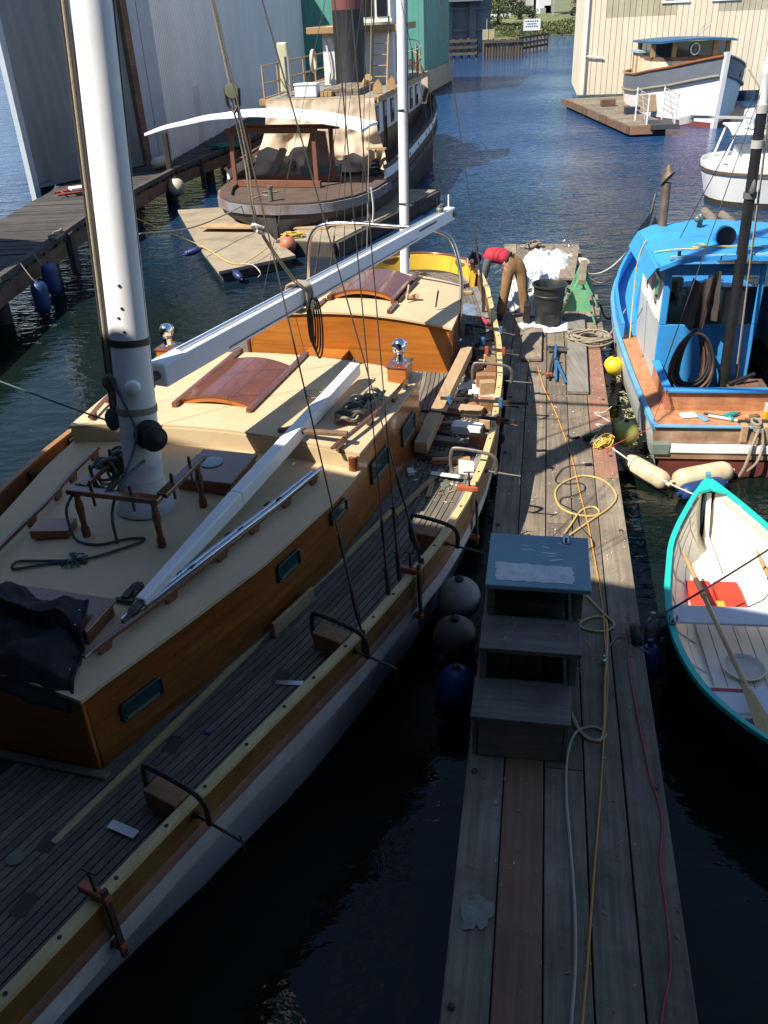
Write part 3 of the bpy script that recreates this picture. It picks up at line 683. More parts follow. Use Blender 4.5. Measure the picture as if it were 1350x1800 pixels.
# ---- fife rail round the mast
ff = []
for (x, y) in ((-.24, -.50), (.41, -.50), (.45, .12), (-.24, .12)):
    zb = rz(x, y); q = MB(); q.lathe([(.034, 0), (.034, .06), (.022, .10), (.028, .2), (.033, .26), (.022, .34), (.03, .38), (.03, 2.18 - zb)], (x, y, zb), 12); q.build('fife_post', W_RED, boat, smooth=50)
for a, b in (((-.30, -.50), (.47, -.50)), ((.45, -.44), (.45, .22)), ((-.24, -.44), (-.24, .20))):
    q = MB(); q.bar((*a, 2.205), (*b, 2.205), .085, .042); fo = q.build('fife_rail', W_RED, boat, bevel=.008)
    for k in range(2):
        t = (k + .6) / 2.3; x = a[0] + (b[0] - a[0]) * t; y = a[1] + (b[1] - a[1]) * t
        q = MB(); q.lathe([(.011, -.14), (.011, .0), (.014, .02), (.015, .05), (.011, .075), (.001, .08)], (x, y, 2.227), 8); q.build('belaying_pin', W_RED if k else IRON, fo, smooth=50)
q = MB(); q.ball((-.13, .0, 1.98), .09, 12, (1, 1, 1.3)); q.build('rope_bag', mat('bag_plastic', (.5, .5, .5), .4), boat, smooth=80)
# rope hanks hung on the fife rail and round the mast foot
RH_ = random.Random(5)
for k in range(9):
    x0 = -.24 + RH_.uniform(-.04, .05); y0 = .02 + RH_.uniform(-.16, .12); w_ = RH_.uniform(.06, .1); h_ = RH_.uniform(.15, .28)
    rope('halyard_hank', [(x0 + w_ * math.sin(t) * .6, y0 + w_ * math.sin(t), 2.24 - h_ * .5 * (1 - math.cos(t)) + .02) for t in np.linspace(0, 6.283, 13)[:-1]], .012, ROPEG if k % 3 else ROPE, boat, 3, 6, closed=True)
rope('halyard_tail', [(x, y, rz(x, y) + .016 if z < 1.9 else z) for x, y, z in [(-.24, -.43, 2.23), (-.30, -.56, 2.10), (-.31, -.58, 1.95), (-.26, -.60, 1.80), (-.05, -.62, 1.785), (.12, -.50, 1.80), (.25, -.47, 1.80), (.16, -.62, 1.79), (-.04, -.82, 1.78), (-.30, -.93, 1.765), (-.52, -1.02, 1.76), (-.56, -.93, 1.765), (-.36, -.90, 1.768), (-.12, -.86, 1.775)]], .011, ROPEG, boat, 8)
q = MB()
for k in range(16):
    t = RH_.uniform(0, 6.28); q.tube([(-.12, -.86, 1.83), (-.12 + .06 * math.cos(t), -.86 + .05 * math.sin(t), 1.83 + .03 * RH_.random()), (-.13 + .12 * math.cos(t), -.85 + .10 * math.sin(t), 1.822)], .007, 5)
q.build('frayed_end', ROPEG, boat, smooth=60)
rope('mast_line', [MP(2.86) + Vector((-.12, -.14, .06)), MP(2.7) + Vector((.03, -.19, 0)), MP(2.5) + Vector((.10, -.21, 0)), (.10, -.33, 2.30), (.02, -.50, 2.22)], .012, ROPEG, boat)
rope('mast_line', [MP(2.3) + Vector((.14, -.20, 0)), (.12, -.42, 2.27), (.05, -.52, 2.05), (.06, -.55, 1.80)], .012, ROPEG, boat)
q = MB(); q.ball(MP(2.54) + Vector((-.19, -.06, 0)), .075, 12, (.8, .8, 1.3)); q.build('halyard_block', ROPEG, boat, smooth=70)
# halyards up the mast's left side
for dx, r, mm in ((-.175, .014, ROPE), (-.20, .010, WIRE), (-.15, .008, WIRE)):
    q = MB(); q.tube([MP(2.55) + Vector((dx, -.05, 0)), MP(7) + Vector((dx - .02, -.04, 0)), MP(12.5) + Vector((-.1, 0, 0))], r, 6); q.build('halyard', mm, boat, smooth=60)

# ---- hatches
def boxhatch(x0, x1, y0, y1, z0, z1, name):
    q = MB(); q.bx(x0 + .02, x1 - .02, y0 + .02, y1 - .02, z0, z1 - .03); h = q.build(name, W_RED, boat, bevel=.008)
    q = MB(); q.bx(x0, x1, y0, y1, z1 - .032, z1); q.build('hatch_lid', W_RED, h, bevel=.010); return h
h = boxhatch(.10, .63, .30, .86, 1.74, 1.93, 'deck_hatch')
q = MB(); q.lathe([(.10, 0), (.10, .006), (.085, .008)], (.30, .62, 1.932), 24); q.build('deck_prism', mat('prism_glass', (.25, .33, .36), .15), h, smooth=40)
h = boxhatch(-.36, .52, -1.66, -1.30, 1.70, 1.90, 'fore_hatch')
def slidehatch(x0, x1, y0, y1, zb, rise, run1):
    w = x1 - x0; xm = (x0 + x1) / 2
    def zc(x): return zb + .07 + rise * (1 - ((x - xm) / (w / 2)) ** 2)
    np_ = 4; hh = None
    for k in range(np_):
        a = x0 + w * k / np_ + .001; b = x0 + w * (k + 1) / np_ - .002
        xs = np.linspace(a, b, 5); q = MB(); q.slab([[(x, y, zc(x)) for x in xs] for y in (y0, y1)], .022)
        if hh is None: hh = q.build('sliding_hatch', W_RED, boat, smooth=30)
        else: q.build('hatch_plank', W_RED, hh, smooth=30)
    xs = np.linspace(x0, x1, 17)
    q = MB(); q.loft([[(x, y0 + .012, zc(x) - .022 - .055), (x, y0 + .04, zc(x) - .022 - .055), (x, y0 + .04, zc(x) - .0225), (x, y0 + .012, zc(x) - .0225)] for x in xs], True, True); q.build('hatch_beam', W_VARNX, hh, smooth=40)
    for x in (x0 - .02, x1 + .02):
        q = MB(); q.bar((x, y0 - .10, zb + .035), (x, run1, zb + .035), .055, .075); q.build('hatch_runner', W_RED, hh, bevel=.008)
    q = MB()
    q.bx(x1 + .06, x1 + .10, y0 + .0, run1 - .3, zb + .0, zb + .02); q.build('runner_trim', IRON, hh)
    return hh
slidehatch(-.50, .24, 1.62, 2.66, 1.965, .07, 3.1)

# ---- dorade boxes with chrome cowls
def dorade(x, y, z0, rot, mirror=1):
    q = MB(); q.bx(x - .10, x + .10, y - .13, y + .13, z0, z0 + .16); b = q.build('dorade_box', W_VARNX, boat, bevel=.006)
    q = MB(); q.bx(x - .115, x + .115, y - .145, y + .145, z0 + .161, z0 + .178); q.build('dorade_lid', W_RED, b, bevel=.005)
    q = MB(); c = Vector((x, y, z0 + .178))
    q.lathe([(.075, 0), (.075, .012), (.05, .02), (.046, .09)], c, 18)
    q.ball(c + Vector((0, 0, .17)), .078, 20, (1, 1, 1.15))
    v = q.build('cowl_vent', CHROME, b, smooth=60)
    q = MB(); q.lathe([(.058, 0), (.064, .012), (.05, .02)], c + Vector((0, .06, .175)), 18, (0, 1, .1)); q.build('cowl_mouth', CHROME, v, smooth=50)
dorade(1.385, 2.83, 1.905, 0); dorade(-1.36, 3.0, 1.86, 0)

# ---- aft cabin
def aw(u): return float(np.interp(u, [5.2, 6.0, 7.1], [1.42, 1.36, 1.12]))
AZ = 1.64
trunk('aft_cabin_side', np.linspace(5.2, 7.1, 14), aw, DZ, lambda u: AZ, W_VARN, boat)
for k, (z0, z1) in enumerate(((DZ, 1.30), (1.303, AZ))):
    q = MB(); xs = np.linspace(-1.405, 1.405, 15)
    zt = (lambda x: z1) if k == 0 else (lambda x: AZ + .14 * (1 - (x / 1.42) ** 2))
    q.loft([[(x, 5.19, z0), (x, 5.225, z0), (x, 5.225, zt(x)), (x, 5.19, zt(x))] for x in xs], True, True); q.build('aft_cabin_front', W_VARNX, boat, smooth=30)
for sg in (1, -1):
    q = MB(); q.bx(sg * 1.425 - .03, sg * 1.425 + .02, 5.17, 5.24, DZ, AZ); q.build('corner_post', W_RED, boat, bevel=.015)
roof(np.linspace(5.16, 7.13, 14), aw, AZ + .03, .14, .028, 'aft_cabin_roof')
q = MB(); q.grid([[(-1.1, 7.1, DZ), (1.1, 7.1, DZ)], [(-1.1, 7.1, AZ), (1.1, 7.1, AZ)]]); q.f = [tuple(reversed(f)) for f in q.f]; q.build('aft_cabin_back', W_VARNX, boat)
slidehatch(-.36, .50, 5.75, 6.75, 1.80, .09, 7.05)
q = MB(); q.bx(.555, .60, 5.25, 5.66, 1.79, 1.84); q.build('hatch_runner', W_RED, boat, bevel=.006)
q = MB(); q.bx(-.455, -.41, 5.25, 5.66, 1.79, 1.84); q.build('hatch_runner', W_RED, boat, bevel=.006)
q = MB(); q.bx(-.50, .0, 4.90, 5.185, DZ + .002, 1.27); bx_ = q.build('step_box', W_VARNX, boat, bevel=.006)
q = MB(); q.bx(-.53, .03, 4.87, 5.187, 1.272, 1.295); q.build('step_lid', W_VARNX, bx_, bevel=.006)
# mizzen mast, stern fittings
MZ = Vector((.07, 8.0, 0))
def MPZ(z): return Vector((.07, 8.0 + .05 * (z - 1.1), z))
q = MB(); q.tube([MPZ(z) for z in (1.05, 3, 6, 9, 10)], [.075, .075, .07, .06, .05], 16); mz = q.build('mizzen_mast', WHITE, boat, smooth=50)
for z in (2.6, 3.9):
    q = MB(); q.tube([MPZ(z), MPZ(z + .03)], .08, 16); q.build('mast_band', STEEL, mz, smooth=40)
q = MB(); q.tube([MPZ(z) + Vector((.085, -.03, 0)) for z in (1.8, 9)], .008, 6); q.build('sail_track', IRON, mz)

# ---- shrouds and turnbuckles
def shroud(c, top, r=.0045, tb=True, name='shroud', m=WIRE):
    c = Vector(c); top = Vector(top); d = (top - c).normalized()
    q = MB(); q.tube([c + d * .25, top], r, 6); s_ = q.build(name, m, boat, smooth=60)
    if tb:
        q = MB(); q.tube([c, c + d * .1, c + d * .12, c + d * .36, c + d * .38, c + d * .62], [.010, .010, .019, .019, .011, .009], 8); q.build('turnbuckle', IRON, s_, smooth=50)
        q = MB(); q.tube([c + d * .60, c + d * .78], .014, 8); q.build('wire_eye', IRON, s_, smooth=50)
        q = MB(); q.bar(c - Vector((0, 0, .22)), c + Vector((0, 0, .03)), .012, .05, (1, 0, 0)); q.build('chainplate', IRON, s_)
HM = MP(9.4)
shroud((1.97, -.53, 1.27), HM, .0055); shroud((2.17, .49, 1.27), HM, .0055)
shroud((2.03, 0.0, 1.14), (1.62, .35, 8.6)); shroud((2.06, .22, 1.14), (1.68, .47, 8.6))
shroud((-2.0, -.5, 1.25), HM); shroud((-2.19, .49, 1.25), HM)
q = MB(); q.bar((-1.75, .95, 8.0), (1.75, .75, 8.62), .06, .04); q.build('spreader', WHITE, mast)
# mizzen shrouds and running lines abaft the main mast
HZ = MPZ(8.5)
for c in ((1.40, 7.7, 1.3), (1.30, 8.2, 1.3), (-1.4, 7.7, 1.3), (-1.3, 8.2, 1.3)):
    shroud(c, HZ, .0045)
shroud((-1.1, 4.4, 1.3), MPZ(8.8), .004, False, 'running_backstay')
shroud((.2, 10.0, 1.4), MPZ(9.8), .004, False, 'mizzen_backstay'); shroud((.55, 9.8, 1.4), MP(13), .004, False, 'backstay')
for x in (.02, .1, -.25):
    q = MB(); q.tube([(x - .35, 7.0, 1.85), (x - .1, 7.7, 8.2)], .006, 6); q.build('mizzen_halyard', WIRE if x < .05 else ROPE, boat)
rope('mizzen_tackle', [(-.22, 7.2, 3.0), (-.24, 7.2, 2.7), (-.2, 7.2, 2.45), (-.16, 7.2, 2.7), (-.18, 7.2, 3.0)], .014, ROPEW, boat)
# topping lift: block with two falls down to the boom
bt = BO + bd * 2.33 + bu_ * .10
blk = Vector((0.35,1.786,4.705)); top_ = Vector((0.3,1.717,5.337)); mid = Vector((0.37,1.968,3.598))
up_ = blk + (top_ - blk) * 3.0
q = MB(); q.tube([blk, up_], .012, 6); q.build('topping_lift', ROPE, boat)
for s_ in (-.015, .02):
    rope('lift_fall', [blk + Vector((s_, 0, -.05)), (mid + blk) / 2 + Vector((s_ * .8, 0, 0)), mid + Vector((s_ * .5, 0, 0)), bt + Vector((s_, 0, 0))], .008, ROPE, boat)
q = MB(); q.lathe([(.015, -.024), (.055, -.022), (.06, -.012), (.038, 0), (.06, .012), (.055, .022), (.015, .024)], blk, 16, (.3, -1, .1)); b_ = q.build('lift_block', BRONZE, boat, smooth=40)
q = MB(); q.tube([blk + Vector((-.06, 0, .02)), blk + Vector((-.05, 0, -.1)), blk + Vector((0, 0, -.16)), blk + Vector((.05, 0, -.1)), blk + Vector((.06, 0, .02))], .014, 6); q.build('block_strop', IRON, b_, smooth=60)
rope('lift_knot', [mid + Vector((.05, 0, 0)), mid + Vector((-.04, -.03, .03)), mid + Vector((-.05, .03, -.03)), mid + Vector((.03, .02, -.06)), mid + Vector((.0, -.05, -.02))], .016, ROPEW, boat)
# port side mooring line to the pier
rope('bow_line', [Vector((-0.3,0.258,2.406)), Vector((-1.2,0.722,2.322)), Vector((-2.4,1.184,2.344))], .008, ROPEG, boat)
# bronze deck plates, rail fittings on the port side
for x, y in ((2.0, 2.2), (.55, -2.75), (-.1, -2.5)):
    q = MB(); q.lathe([(.055, 0), (.052, .01), (.03, .014), (.001, .014)], (x, y, DZ + .004 + sheer(y)), 18); q.build('deck_plate', BRONZE, boat, smooth=40)
for u in (1.35, 2.15, 3.0):
    q = MB(); q.bx(-hw(u) + .052, -hw(u) + .10, u - .05, u + .05, DZ + .01, DZ + .15); q.build('rail_bracket', IRON, boat, bevel=.01)
q = MB(); q.lathe([(.001, 0), (.02, .0), (.02, .01), (.001, .01)], (0, 0, 0), 6)
# port inner deck beam and yellow line beside the left rail
q = MB(); q.loft([[(-hw(u) + .20, u, DZ + .01), (-hw(u) + .42, u, DZ + .01), (-hw(u) + .42, u, DZ + .06), (-hw(u) + .20, u, DZ + .06)] for u in np.linspace(.3, 4.2, 12)], True, True); q.build('side_deck_beam', W_RED, boat, smooth=30)
rope('side_cord', [(-2.0, .3, 1.13), (-2.02, .7, 1.13), (-2.04, 1.0, 1.13)], .007, ROPEY, boat)


# ================================================================ ON THE DOCK (dock-local: x across to the right, y along, z up)
DM = frot(10.7, (0.17, 2.59, 0))
def DW(p): return DM @ Vector(p)
def dthing(name, label, cat, p=(0, 0, 0), head=0, group=None): return thing(name, label, cat, DW(p), 10.7 + head, group)

# ---- boarding steps
WSTEP = mat('step_wood', (.20, .175, .145), .85, col2=(.13, .115, .10), vs=3, grain=.5, gs=(1.2, 26, 26), rnd=.1, dirt=.25, bump=.2)
BLUEP = mat('worn_blue_paint', (.16, .27, .33), .6, col2=(.13, .225, .28), vs=4, dirt=.25, ds=6, dcol=(.3, .3, .28))
st = dthing('boarding_steps', 'three tread wooden boarding steps with worn blue top board', 'steps', (0, 0, 0))
S0 = .5
tre = [(.015, .715, 1.93, 2.36, .86), (.045, .775, 2.32, 2.72, 1.17)]
for i, (x0, x1, y0, y1, z) in enumerate(tre):
    q = MB(); q.bx(x0, x1, y0, y1, z, z + .04); q.build('tread', WSTEP, st, bevel=.006)
q = MB(); q.bx(.06, .835, 2.69, 3.42, 1.47, 1.51); top = q.build('top_board', BLUEP, st, bevel=.008)
# torn non-slip sheet and scraped patches on the top board
WP = mat('torn_white_sheet', (.62, .62, .62), .7, col2=(.5, .5, .5), vs=8, dirt=.5, ds=14, dcol=(.16, .24, .28))
RS = random.Random(9)
pts = []
for k in range(64):
    t = k / 64 * 4; e_ = RS.uniform(-.012, .012); s_, f = int(t), t - int(t)
    x, y = [(.13 + .58 * f, 2.76), (.71, 2.76 + .22 * f), (.71 - .58 * f, 2.98 + .02 * f), (.13, 3.0 - .24 * f)][s_]
    pts.append((x + e_, y + e_ * .8, 1.5115))
q = MB(); q.extr(pts, (0, 0, .0012)); q.build('non_slip_sheet', WP, top)
for k in range(9):
    x, y = RS.uniform(.3, .6), RS.uniform(3.04, 3.3); a = RS.uniform(-.5, .5); l_ = RS.uniform(.03, .12); w_ = RS.uniform(.006, .02)
    q = MB(); q.extr([(x, y, 1.5112), (x + l_ * math.cos(a), y + l_ * math.sin(a), 1.5112), (x + l_ * math.cos(a) * .9, y + l_ * math.sin(a) + w_, 1.5112), (x - .005, y + w_ * 1.2, 1.5112)], (0, 0, .001)); q.build('paint_scrape', WP, top)
q = MB(); q.bar((.66, 3.30, 1.515), (.66, 3.43, 1.515), .05, .03); q.bar((.66, 3.34, 1.5), (.66, 3.34, 1.56), .03, .02); q.build('latch', STEEL, top)
for x in (.03, .67):
    q = MB(); q.bx(x, x + .035, 1.96, 3.30, S0 + .006, .855); q.build('stringer_board', WSTEP, st, bevel=.004)
    q = MB(); q.bx(x + .02, x + .055, 2.36, 3.32, .902, 1.165); q.build('stringer_board', WSTEP, st, bevel=.004)
    q = MB(); q.bx(x + .045, x + .08, 2.74, 3.34, 1.212, 1.465); q.build('stringer_board', WSTEP, st, bevel=.004)
q = MB(); q.bx(.07, .665, 1.955, 1.985, S0 + .006, .855); q.build('kick_board', WSTEP, st, bevel=.004)
for x in (.05, .70):
    for yy, zz in ((2.35, .90), (2.75, 1.21)):
        q = MB(); q.bx(x + (yy - 2.35) * .08 - .0, x + .05 + (yy - 2.35) * .08, yy - .012, yy + .012, zz, zz + .26); q.build('face_frame', WSTEP, st)
q = MB(); q.bx(.04, .80, 3.345, 3.37, S0 + .006, 1.46); q.build('back_board', WSTEP, st)
for k in range(6):
    x, y = RS.uniform(.2, .7), RS.uniform(2.4, 2.62); a = RS.uniform(0, 3)
    q = MB(); q.tube([(x, y, 1.213), (x + .03 * math.cos(a), y + .03 * math.sin(a), 1.222), (x + .06 * math.cos(a + .5), y + .06 * math.sin(a + .5), 1.213)], .003, 5); q.build('wood_shaving', W_NEW, st)

# ---- hoses and cords on the planks
ZD = .512
HOSE = mat('tan_hose', (.50, .36, .13), .55, col2=(.42, .29, .10), vs=6); OCORD = mat('orange_cord', (.62, .28, .05), .55, amt=.3); RCORD = mat('red_cord', (.45, .04, .06), .6, amt=.3)
def drope(name, pts, r, m, label, cat='rope', z=ZD, k=7):
    return rope(name, [DW((p[0], p[1], z + (p[3] if len(p) > 3 else 0))) for p in pts], r, m, None, k, 7, label=label, cat=cat)
drope('air_hose', [(0.795,4.707,0.5), (0.698,4.907,0.5), (0.806,5.249,0.5), (0.926,5.566,0.5), (1.055,5.651,0.5), (1.11,5.548,0.5), (1.029,5.457,0.5), (0.841,5.485,0.5), (0.7,5.629,0.5), (0.653,5.927,0.5), (0.743,6.173,0.5), (0.97,6.358,0.5), (1.2,6.256,0.5), (1.312,5.937,0.5), (1.229,5.668,0.5), (1.057,5.424,0.5), (0.856,5.141,0.5), (0.681,4.894,0.5), (0.641,4.743,0.5)], .013, HOSE, 'tan air hose lying in a wide loop on the sunlit planks', 'hose')
drope('air_hose', [(0.92,4.024,0.5), (1.05,3.78,0.5), (1.148,3.61,0.5), (1.055,3.504,0.5), (0.902,3.518,0.5), (0.846,3.584,0.5), (0.957,3.695,0.5), (1.074,3.667,0.5), (1.072,3.367,0.5), (1.026,2.858,0.5), (0.983,2.286,0.5), (0.917,2.196,0.5), (0.816,2.277,0.5), (0.77,2.427,0.5)], .012, HOSE, 'tan air hose curling beside the shaded boarding steps', 'hose')
drope('air_hose', [(0.758,2.463,0.5), (0.784,2.332,0.5), (0.876,2.203,0.5), (0.98,2.227,0.5), (0.995,2.287,0.5), (0.91,2.336,0.5), (0.782,2.261,0.5), (0.716,2.024,0.5), (0.702,1.655,0.5), (0.723,1.192,0.5), (0.738,0.786,0.5), (0.732,0.426,0.5), (0.703,0.101,0.5), (0.686,-0.188,0.5)], .011, mat('grey_hose', (.40, .36, .28), .6, amt=.3), 'pale grey hose running down the near end of the float', 'hose')
drope('extension_cable', [(0.416,9.793,0.5), (0.521,8.917,0.5), (0.68,8.052,0.5), (0.84,6.898,0.5), (0.925,5.926,0.5), (0.99,5.211,0.5), (1.032,4.483,0.5), (1.058,3.934,0.5), (1.057,3.442,0.5), (1.048,2.861,0.5), (0.984,2.228,0.5), (0.933,1.685,0.5), (0.858,1.0,0.5), (0.799,0.435,0.5), (0.755,0.049,0.5), (0.737,-0.18,0.5)], .008, OCORD, 'orange extension cord stretched along the whole float', 'cord')
drope('extension_cable', [(1.243,3.581,0.5), (1.228,3.02,0.5), (1.248,2.499,0.5), (1.267,2.15,0.5), (1.285,1.883,0.5), (1.326,1.543,0.5), (1.276,1.181,0.5), (1.276,0.86,0.5), (1.261,0.5,0.5), (1.182,0.2,0.5), (1.145,-0.066,0.5)], .007, RCORD, 'thin red cord along the outer edge of the float', 'cord')
o = drope('extension_cable', [(1.012,6.631,0.5), (0.814,6.57,0.5), (0.715,6.447,0.5), (0.655,6.192,0.5), (0.774,6.135,0.5), (0.945,6.165,0.5), (0.972,6.022,0.5), (0.863,5.882,0.5), (0.726,5.805,0.5), (0.706,5.691,0.5), (0.813,5.579,0.5), (0.883,5.489,0.5), (0.894,5.258,0.5), (1.01,4.993,0.5), (1.021,4.855,0.5), (0.946,4.775,0.5)], .0055, BLACK, 'thin black cord looping across the tan hose loop', 'cord', .519)
q = MB(); p = DW(((1.012,6.631,0.5)[0], (1.012,6.631,0.5)[1], .52)); q.bar(p - Vector((.01, 0, 0)), p + Vector((.07, 0, 0)), .03, .022); q.v = [tuple(Vector(v) - o.location) for v in q.v]; q.build('plug', BLACK, o)
drope('mooring_rope', [(1.408,8.367,0.5), (1.301,8.173,0.5), (1.176,8.145,0.5), (1.291,7.973,0.5), (1.369,7.838,0.5), (1.301,7.763,0.5), (1.181,7.788,0.5), (1.232,7.654,0.5), (1.114,7.527,0.5)], .009, ROPEW, 'thin white rope snaking over the reddish edge plank')
# knotted tangle on the edge
q = MB(); RK = random.Random(3); c0 = Vector((1.236,7.195,0.5))
for k in range(9):
    ph = RK.uniform(0, 6.28); rr_ = RK.uniform(.05, .13); ox, oy = RK.uniform(-.05, .05), RK.uniform(-.05, .05)
    q.tube([DM @ (c0 + Vector((ox + rr_ * math.cos(t), oy + rr_ * 1.2 * math.sin(t + ph * .2), .03 + .03 * math.sin(2 * t + ph) + .01 * k * .5))) for t in np.linspace(0, 6.283, 17)[:-1]], .009, 6, closed=True)
tk = q.build('rope_tangle', ROPEY, smooth=60); tag(tk, 'tangle of yellow and white mooring lines on the outer dock edge', 'rope')
q = MB()
for k in range(4):
    ph = RK.uniform(0, 6.28); rr_ = RK.uniform(.05, .11)
    q.tube([DM @ (c0 + Vector((-.08 + rr_ * math.cos(t), .03 + rr_ * math.sin(t + ph * .2), .05 + .03 * math.sin(2 * t + ph)))) for t in np.linspace(0, 6.283, 17)[:-1]], .009, 6, closed=True)
q.v = [tuple(Vector(v) - tk.location) for v in q.v]; q.build('white_turns', ROPEW, tk, smooth=60)
drope('cleat_rope', [(0.955,7.381,0.5), (0.864,7.341,0.5), (0.816,7.419,0.5)], .018, BLACK, 'short black chafed rope end beside the dock cleat', k=5)
b_ = MB(); c_ = Vector((1.104,7.296,0.5)); b_.tube([DM @ (c_ + Vector((-.11, -.02, .05))), DM @ (c_ + Vector((0, 0, .06))), DM @ (c_ + Vector((.10, .03, .05)))], [.03, .055, .03], 10); tag(b_.build('dock_bumper', BLACK, smooth=60), 'black rubber bumper lashed on the dock edge by the tangle', 'bumper')
# tyre and small junk at the edge beside the rowing boat
q = MB(); c_ = DM @ Vector((1.329,3.473,0.5)); ax = Vector((.95, -.2, .25)).normalized(); sx = ax.cross(Vector((0, 0, 1))).normalized(); uz = sx.cross(ax)
q.tube([c_ + Vector((.0, 0, -.02)) + sx * (.10 * math.cos(t)) + uz * (.10 * math.sin(t)) for t in np.linspace(0, 6.283, 25)[:-1]], .045, 10, closed=True); ty = q.build('tyre_fender', BLACK, smooth=60); tag(ty, 'small black tyre hung on the dock edge by the rowing boat', 'tyre')
drope('scrap_line', [(1.029,3.175,0.5), (1.161,3.438,0.5), (1.266,3.389,0.5), (1.403,3.256,0.5)], .005, ROPE, 'thin frayed line leading to the small tyre')
q = MB(); c_ = DM @ Vector((1.023,3.066,0.5)); q.lathe([(.018, 0), (.02, .05), (.008, .06), (.008, .09)], c_ + Vector((0, 0, .014)), 10); tag(q.build('hose_valve', STEEL, smooth=40), 'small metal hose fitting standing on the shaded planks', 'fitting')

# ---- stains on the planks (real, shaped)
q = MB()
for k in range(40):
    t = k / 40 * 6.283; r_ = .085 + .016 * math.sin(2 * t + 1) + .012 * math.sin(5 * t) + .007 * math.sin(11 * t + 2)
    q.v.append(tuple(DM @ Vector(((0.156,0.687,0.5)[0] + r_ * 1.0 * math.cos(t), (0.156,0.687,0.5)[1] + r_ * 1.5 * math.sin(t), .5075))))
q.f.append(tuple(range(40))); q.v = [tuple(DM.inverted() @ Vector(v)) for v in q.v]; q.build('paint_stain', mat('pale_green_stain', (.26, .29, .23), .85, col2=(.20, .20, .16), vs=14, dirt=.9, ds=16, dcol=(.20, .165, .125)), dock)

# ---- rubbish can on a white cloth
TC = Vector((0.555,11.492,0.5)); TC.y += .24
can = dthing('rubbish_bin', 'tall black plastic rubbish bin standing on white cloth', 'bin', (TC.x, TC.y, .512))
PLB = mat('black_plastic', (.022, .024, .024), .42, col2=(.03, .031, .031), vs=6, dirt=.3, ds=6, dcol=(.08, .08, .075))
q = MB(); q.lathe([(.001, 0), (.205, 0), (.213, .02), (.245, .50), (.262, .505), (.262, .53), (.252, .54), (.265, .665), (.288, .67), (.29, .70), (.27, .702), (.255, .68), (.25, .52), (.21, .03), (.001, .025)], (0, 0, 0), 32); q.build('body', PLB, can, smooth=35)
for s_ in (-1, 1):
    q = MB(); q.tube([(s_ * .28, -.07, .60), (s_ * .33, -.06, .57), (s_ * .335, 0, .56), (s_ * .33, .06, .57), (s_ * .28, .07, .60)], .014, 8); q.build('handle', PLB, can, smooth=60)
q = MB(); q.loft([[(.16 * math.cos(t), -.231 - z * .035, .12 + z * .24) if False else (.11 * math.cos(t) * 1.0, -.215 - .02 - z * .013, .10 + z * .15 + 0 * t) for t in (0, math.pi)] for z in (0, 1)], False, False); q.build('label_panel', PLB, can)

def crumple(name, cx, cy, rx, ry, h, m, seed, label, cat='cloth', z0=.512, n=34, par=None, edge=.25, head=0):
    q = MB(); rows = []; off = Vector((seed * 3.1, seed * 1.7, 0)); rot = Matrix.Rotation(RAD(head), 3, 'Z')
    nr = 22; V = []; F = []
    for i in range(nr + 1):
        rr_ = i / nr
        for j in range(n * 2):
            t = 6.283 * j / (n * 2)
            k = 1 + edge * (noise.noise(Vector((math.cos(t) * 1.7, math.sin(t) * 1.7, seed))))
            x = rx * rr_ * k * math.cos(t); y = ry * rr_ * k * math.sin(t)
            nn = noise.fractal(Vector((x * 3.2, y * 3.2, seed * 2.0)), 0.9, 2.0, 4)
            rd = 1 - abs(noise.noise(Vector((x * 5 + 9, y * 4, seed)))) * 2
            rd2 = 1 - abs(noise.noise(Vector((x * 9 + 3, y * 8, seed + 5)))) * 2.4
            z = (h * (0.45 + .75 * nn) * (1 - rr_ ** 3) + h * .55 * max(0, rd) * (1 - rr_ ** 4) + h * .25 * max(0, rd2) * (1 - rr_ ** 4))
            p = rot @ Vector((x, y, 0)); V.append((p.x, p.y, max(.004, z)))
    w2 = n * 2
    for i in range(nr):
        for j in range(w2): F.append((i * w2 + j, (i + 1) * w2 + j, (i + 1) * w2 + (j + 1) % w2, i * w2 + (j + 1) % w2))
    V += [(p[0], p[1], 0.0) for p in V[nr * w2:]]
    b0 = (nr + 1) * w2
    for j in range(w2): F.append((nr * w2 + j, b0 + j, b0 + (j + 1) % w2, nr * w2 + (j + 1) % w2))
    F.append(tuple(b0 + j for j in reversed(range(w2))))
    q.add(V, F); M_ = DM @ Matrix.Translation(Vector((cx, cy, z0))); q.tr(M_)
    o = q.build(name, m, par, smooth=70); tag(o, label, cat); return o
CLOTH = mat('white_cloth', (.62, .62, .61), .8, col2=(.55, .55, .56), vs=3, bump=.6, bs=11, dirt=.2, ds=5, dcol=(.35, .33, .3))
crumple('drop_cloth', TC.x - .03, TC.y - .06, .46, .34, .05, CLOTH, 2, 'crumpled white drop cloth under the rubbish bin')
crumple('tarp_heap', .30, 13.4, .60, 1.15, .30, CLOTH, 5, 'big heap of white tarpaulin behind the rubbish bin', 'tarpaulin')
crumple('tarp_heap', .52, 15.3, .62, .85, .24, CLOTH, 8, 'smaller heap of white tarpaulin near the far end of the float', 'tarpaulin')
crumple('tarp_heap', 1.02, 15.75, .36, .30, .12, mat('cream_cloth', (.62, .56, .44), .85, amt=.3, bump=.3, bs=14), 9, 'cream cloth spilling over the far corner of the float', 'cloth')
q = MB(); q.ball(DW((.02, 14.75, .62)), .105, 18); tag(q.build('mooring_buoy', mat('navy_vinyl', (.01, .02, .07), .3), smooth=80), 'small navy ball buoy lying by the white tarpaulin', 'buoy')
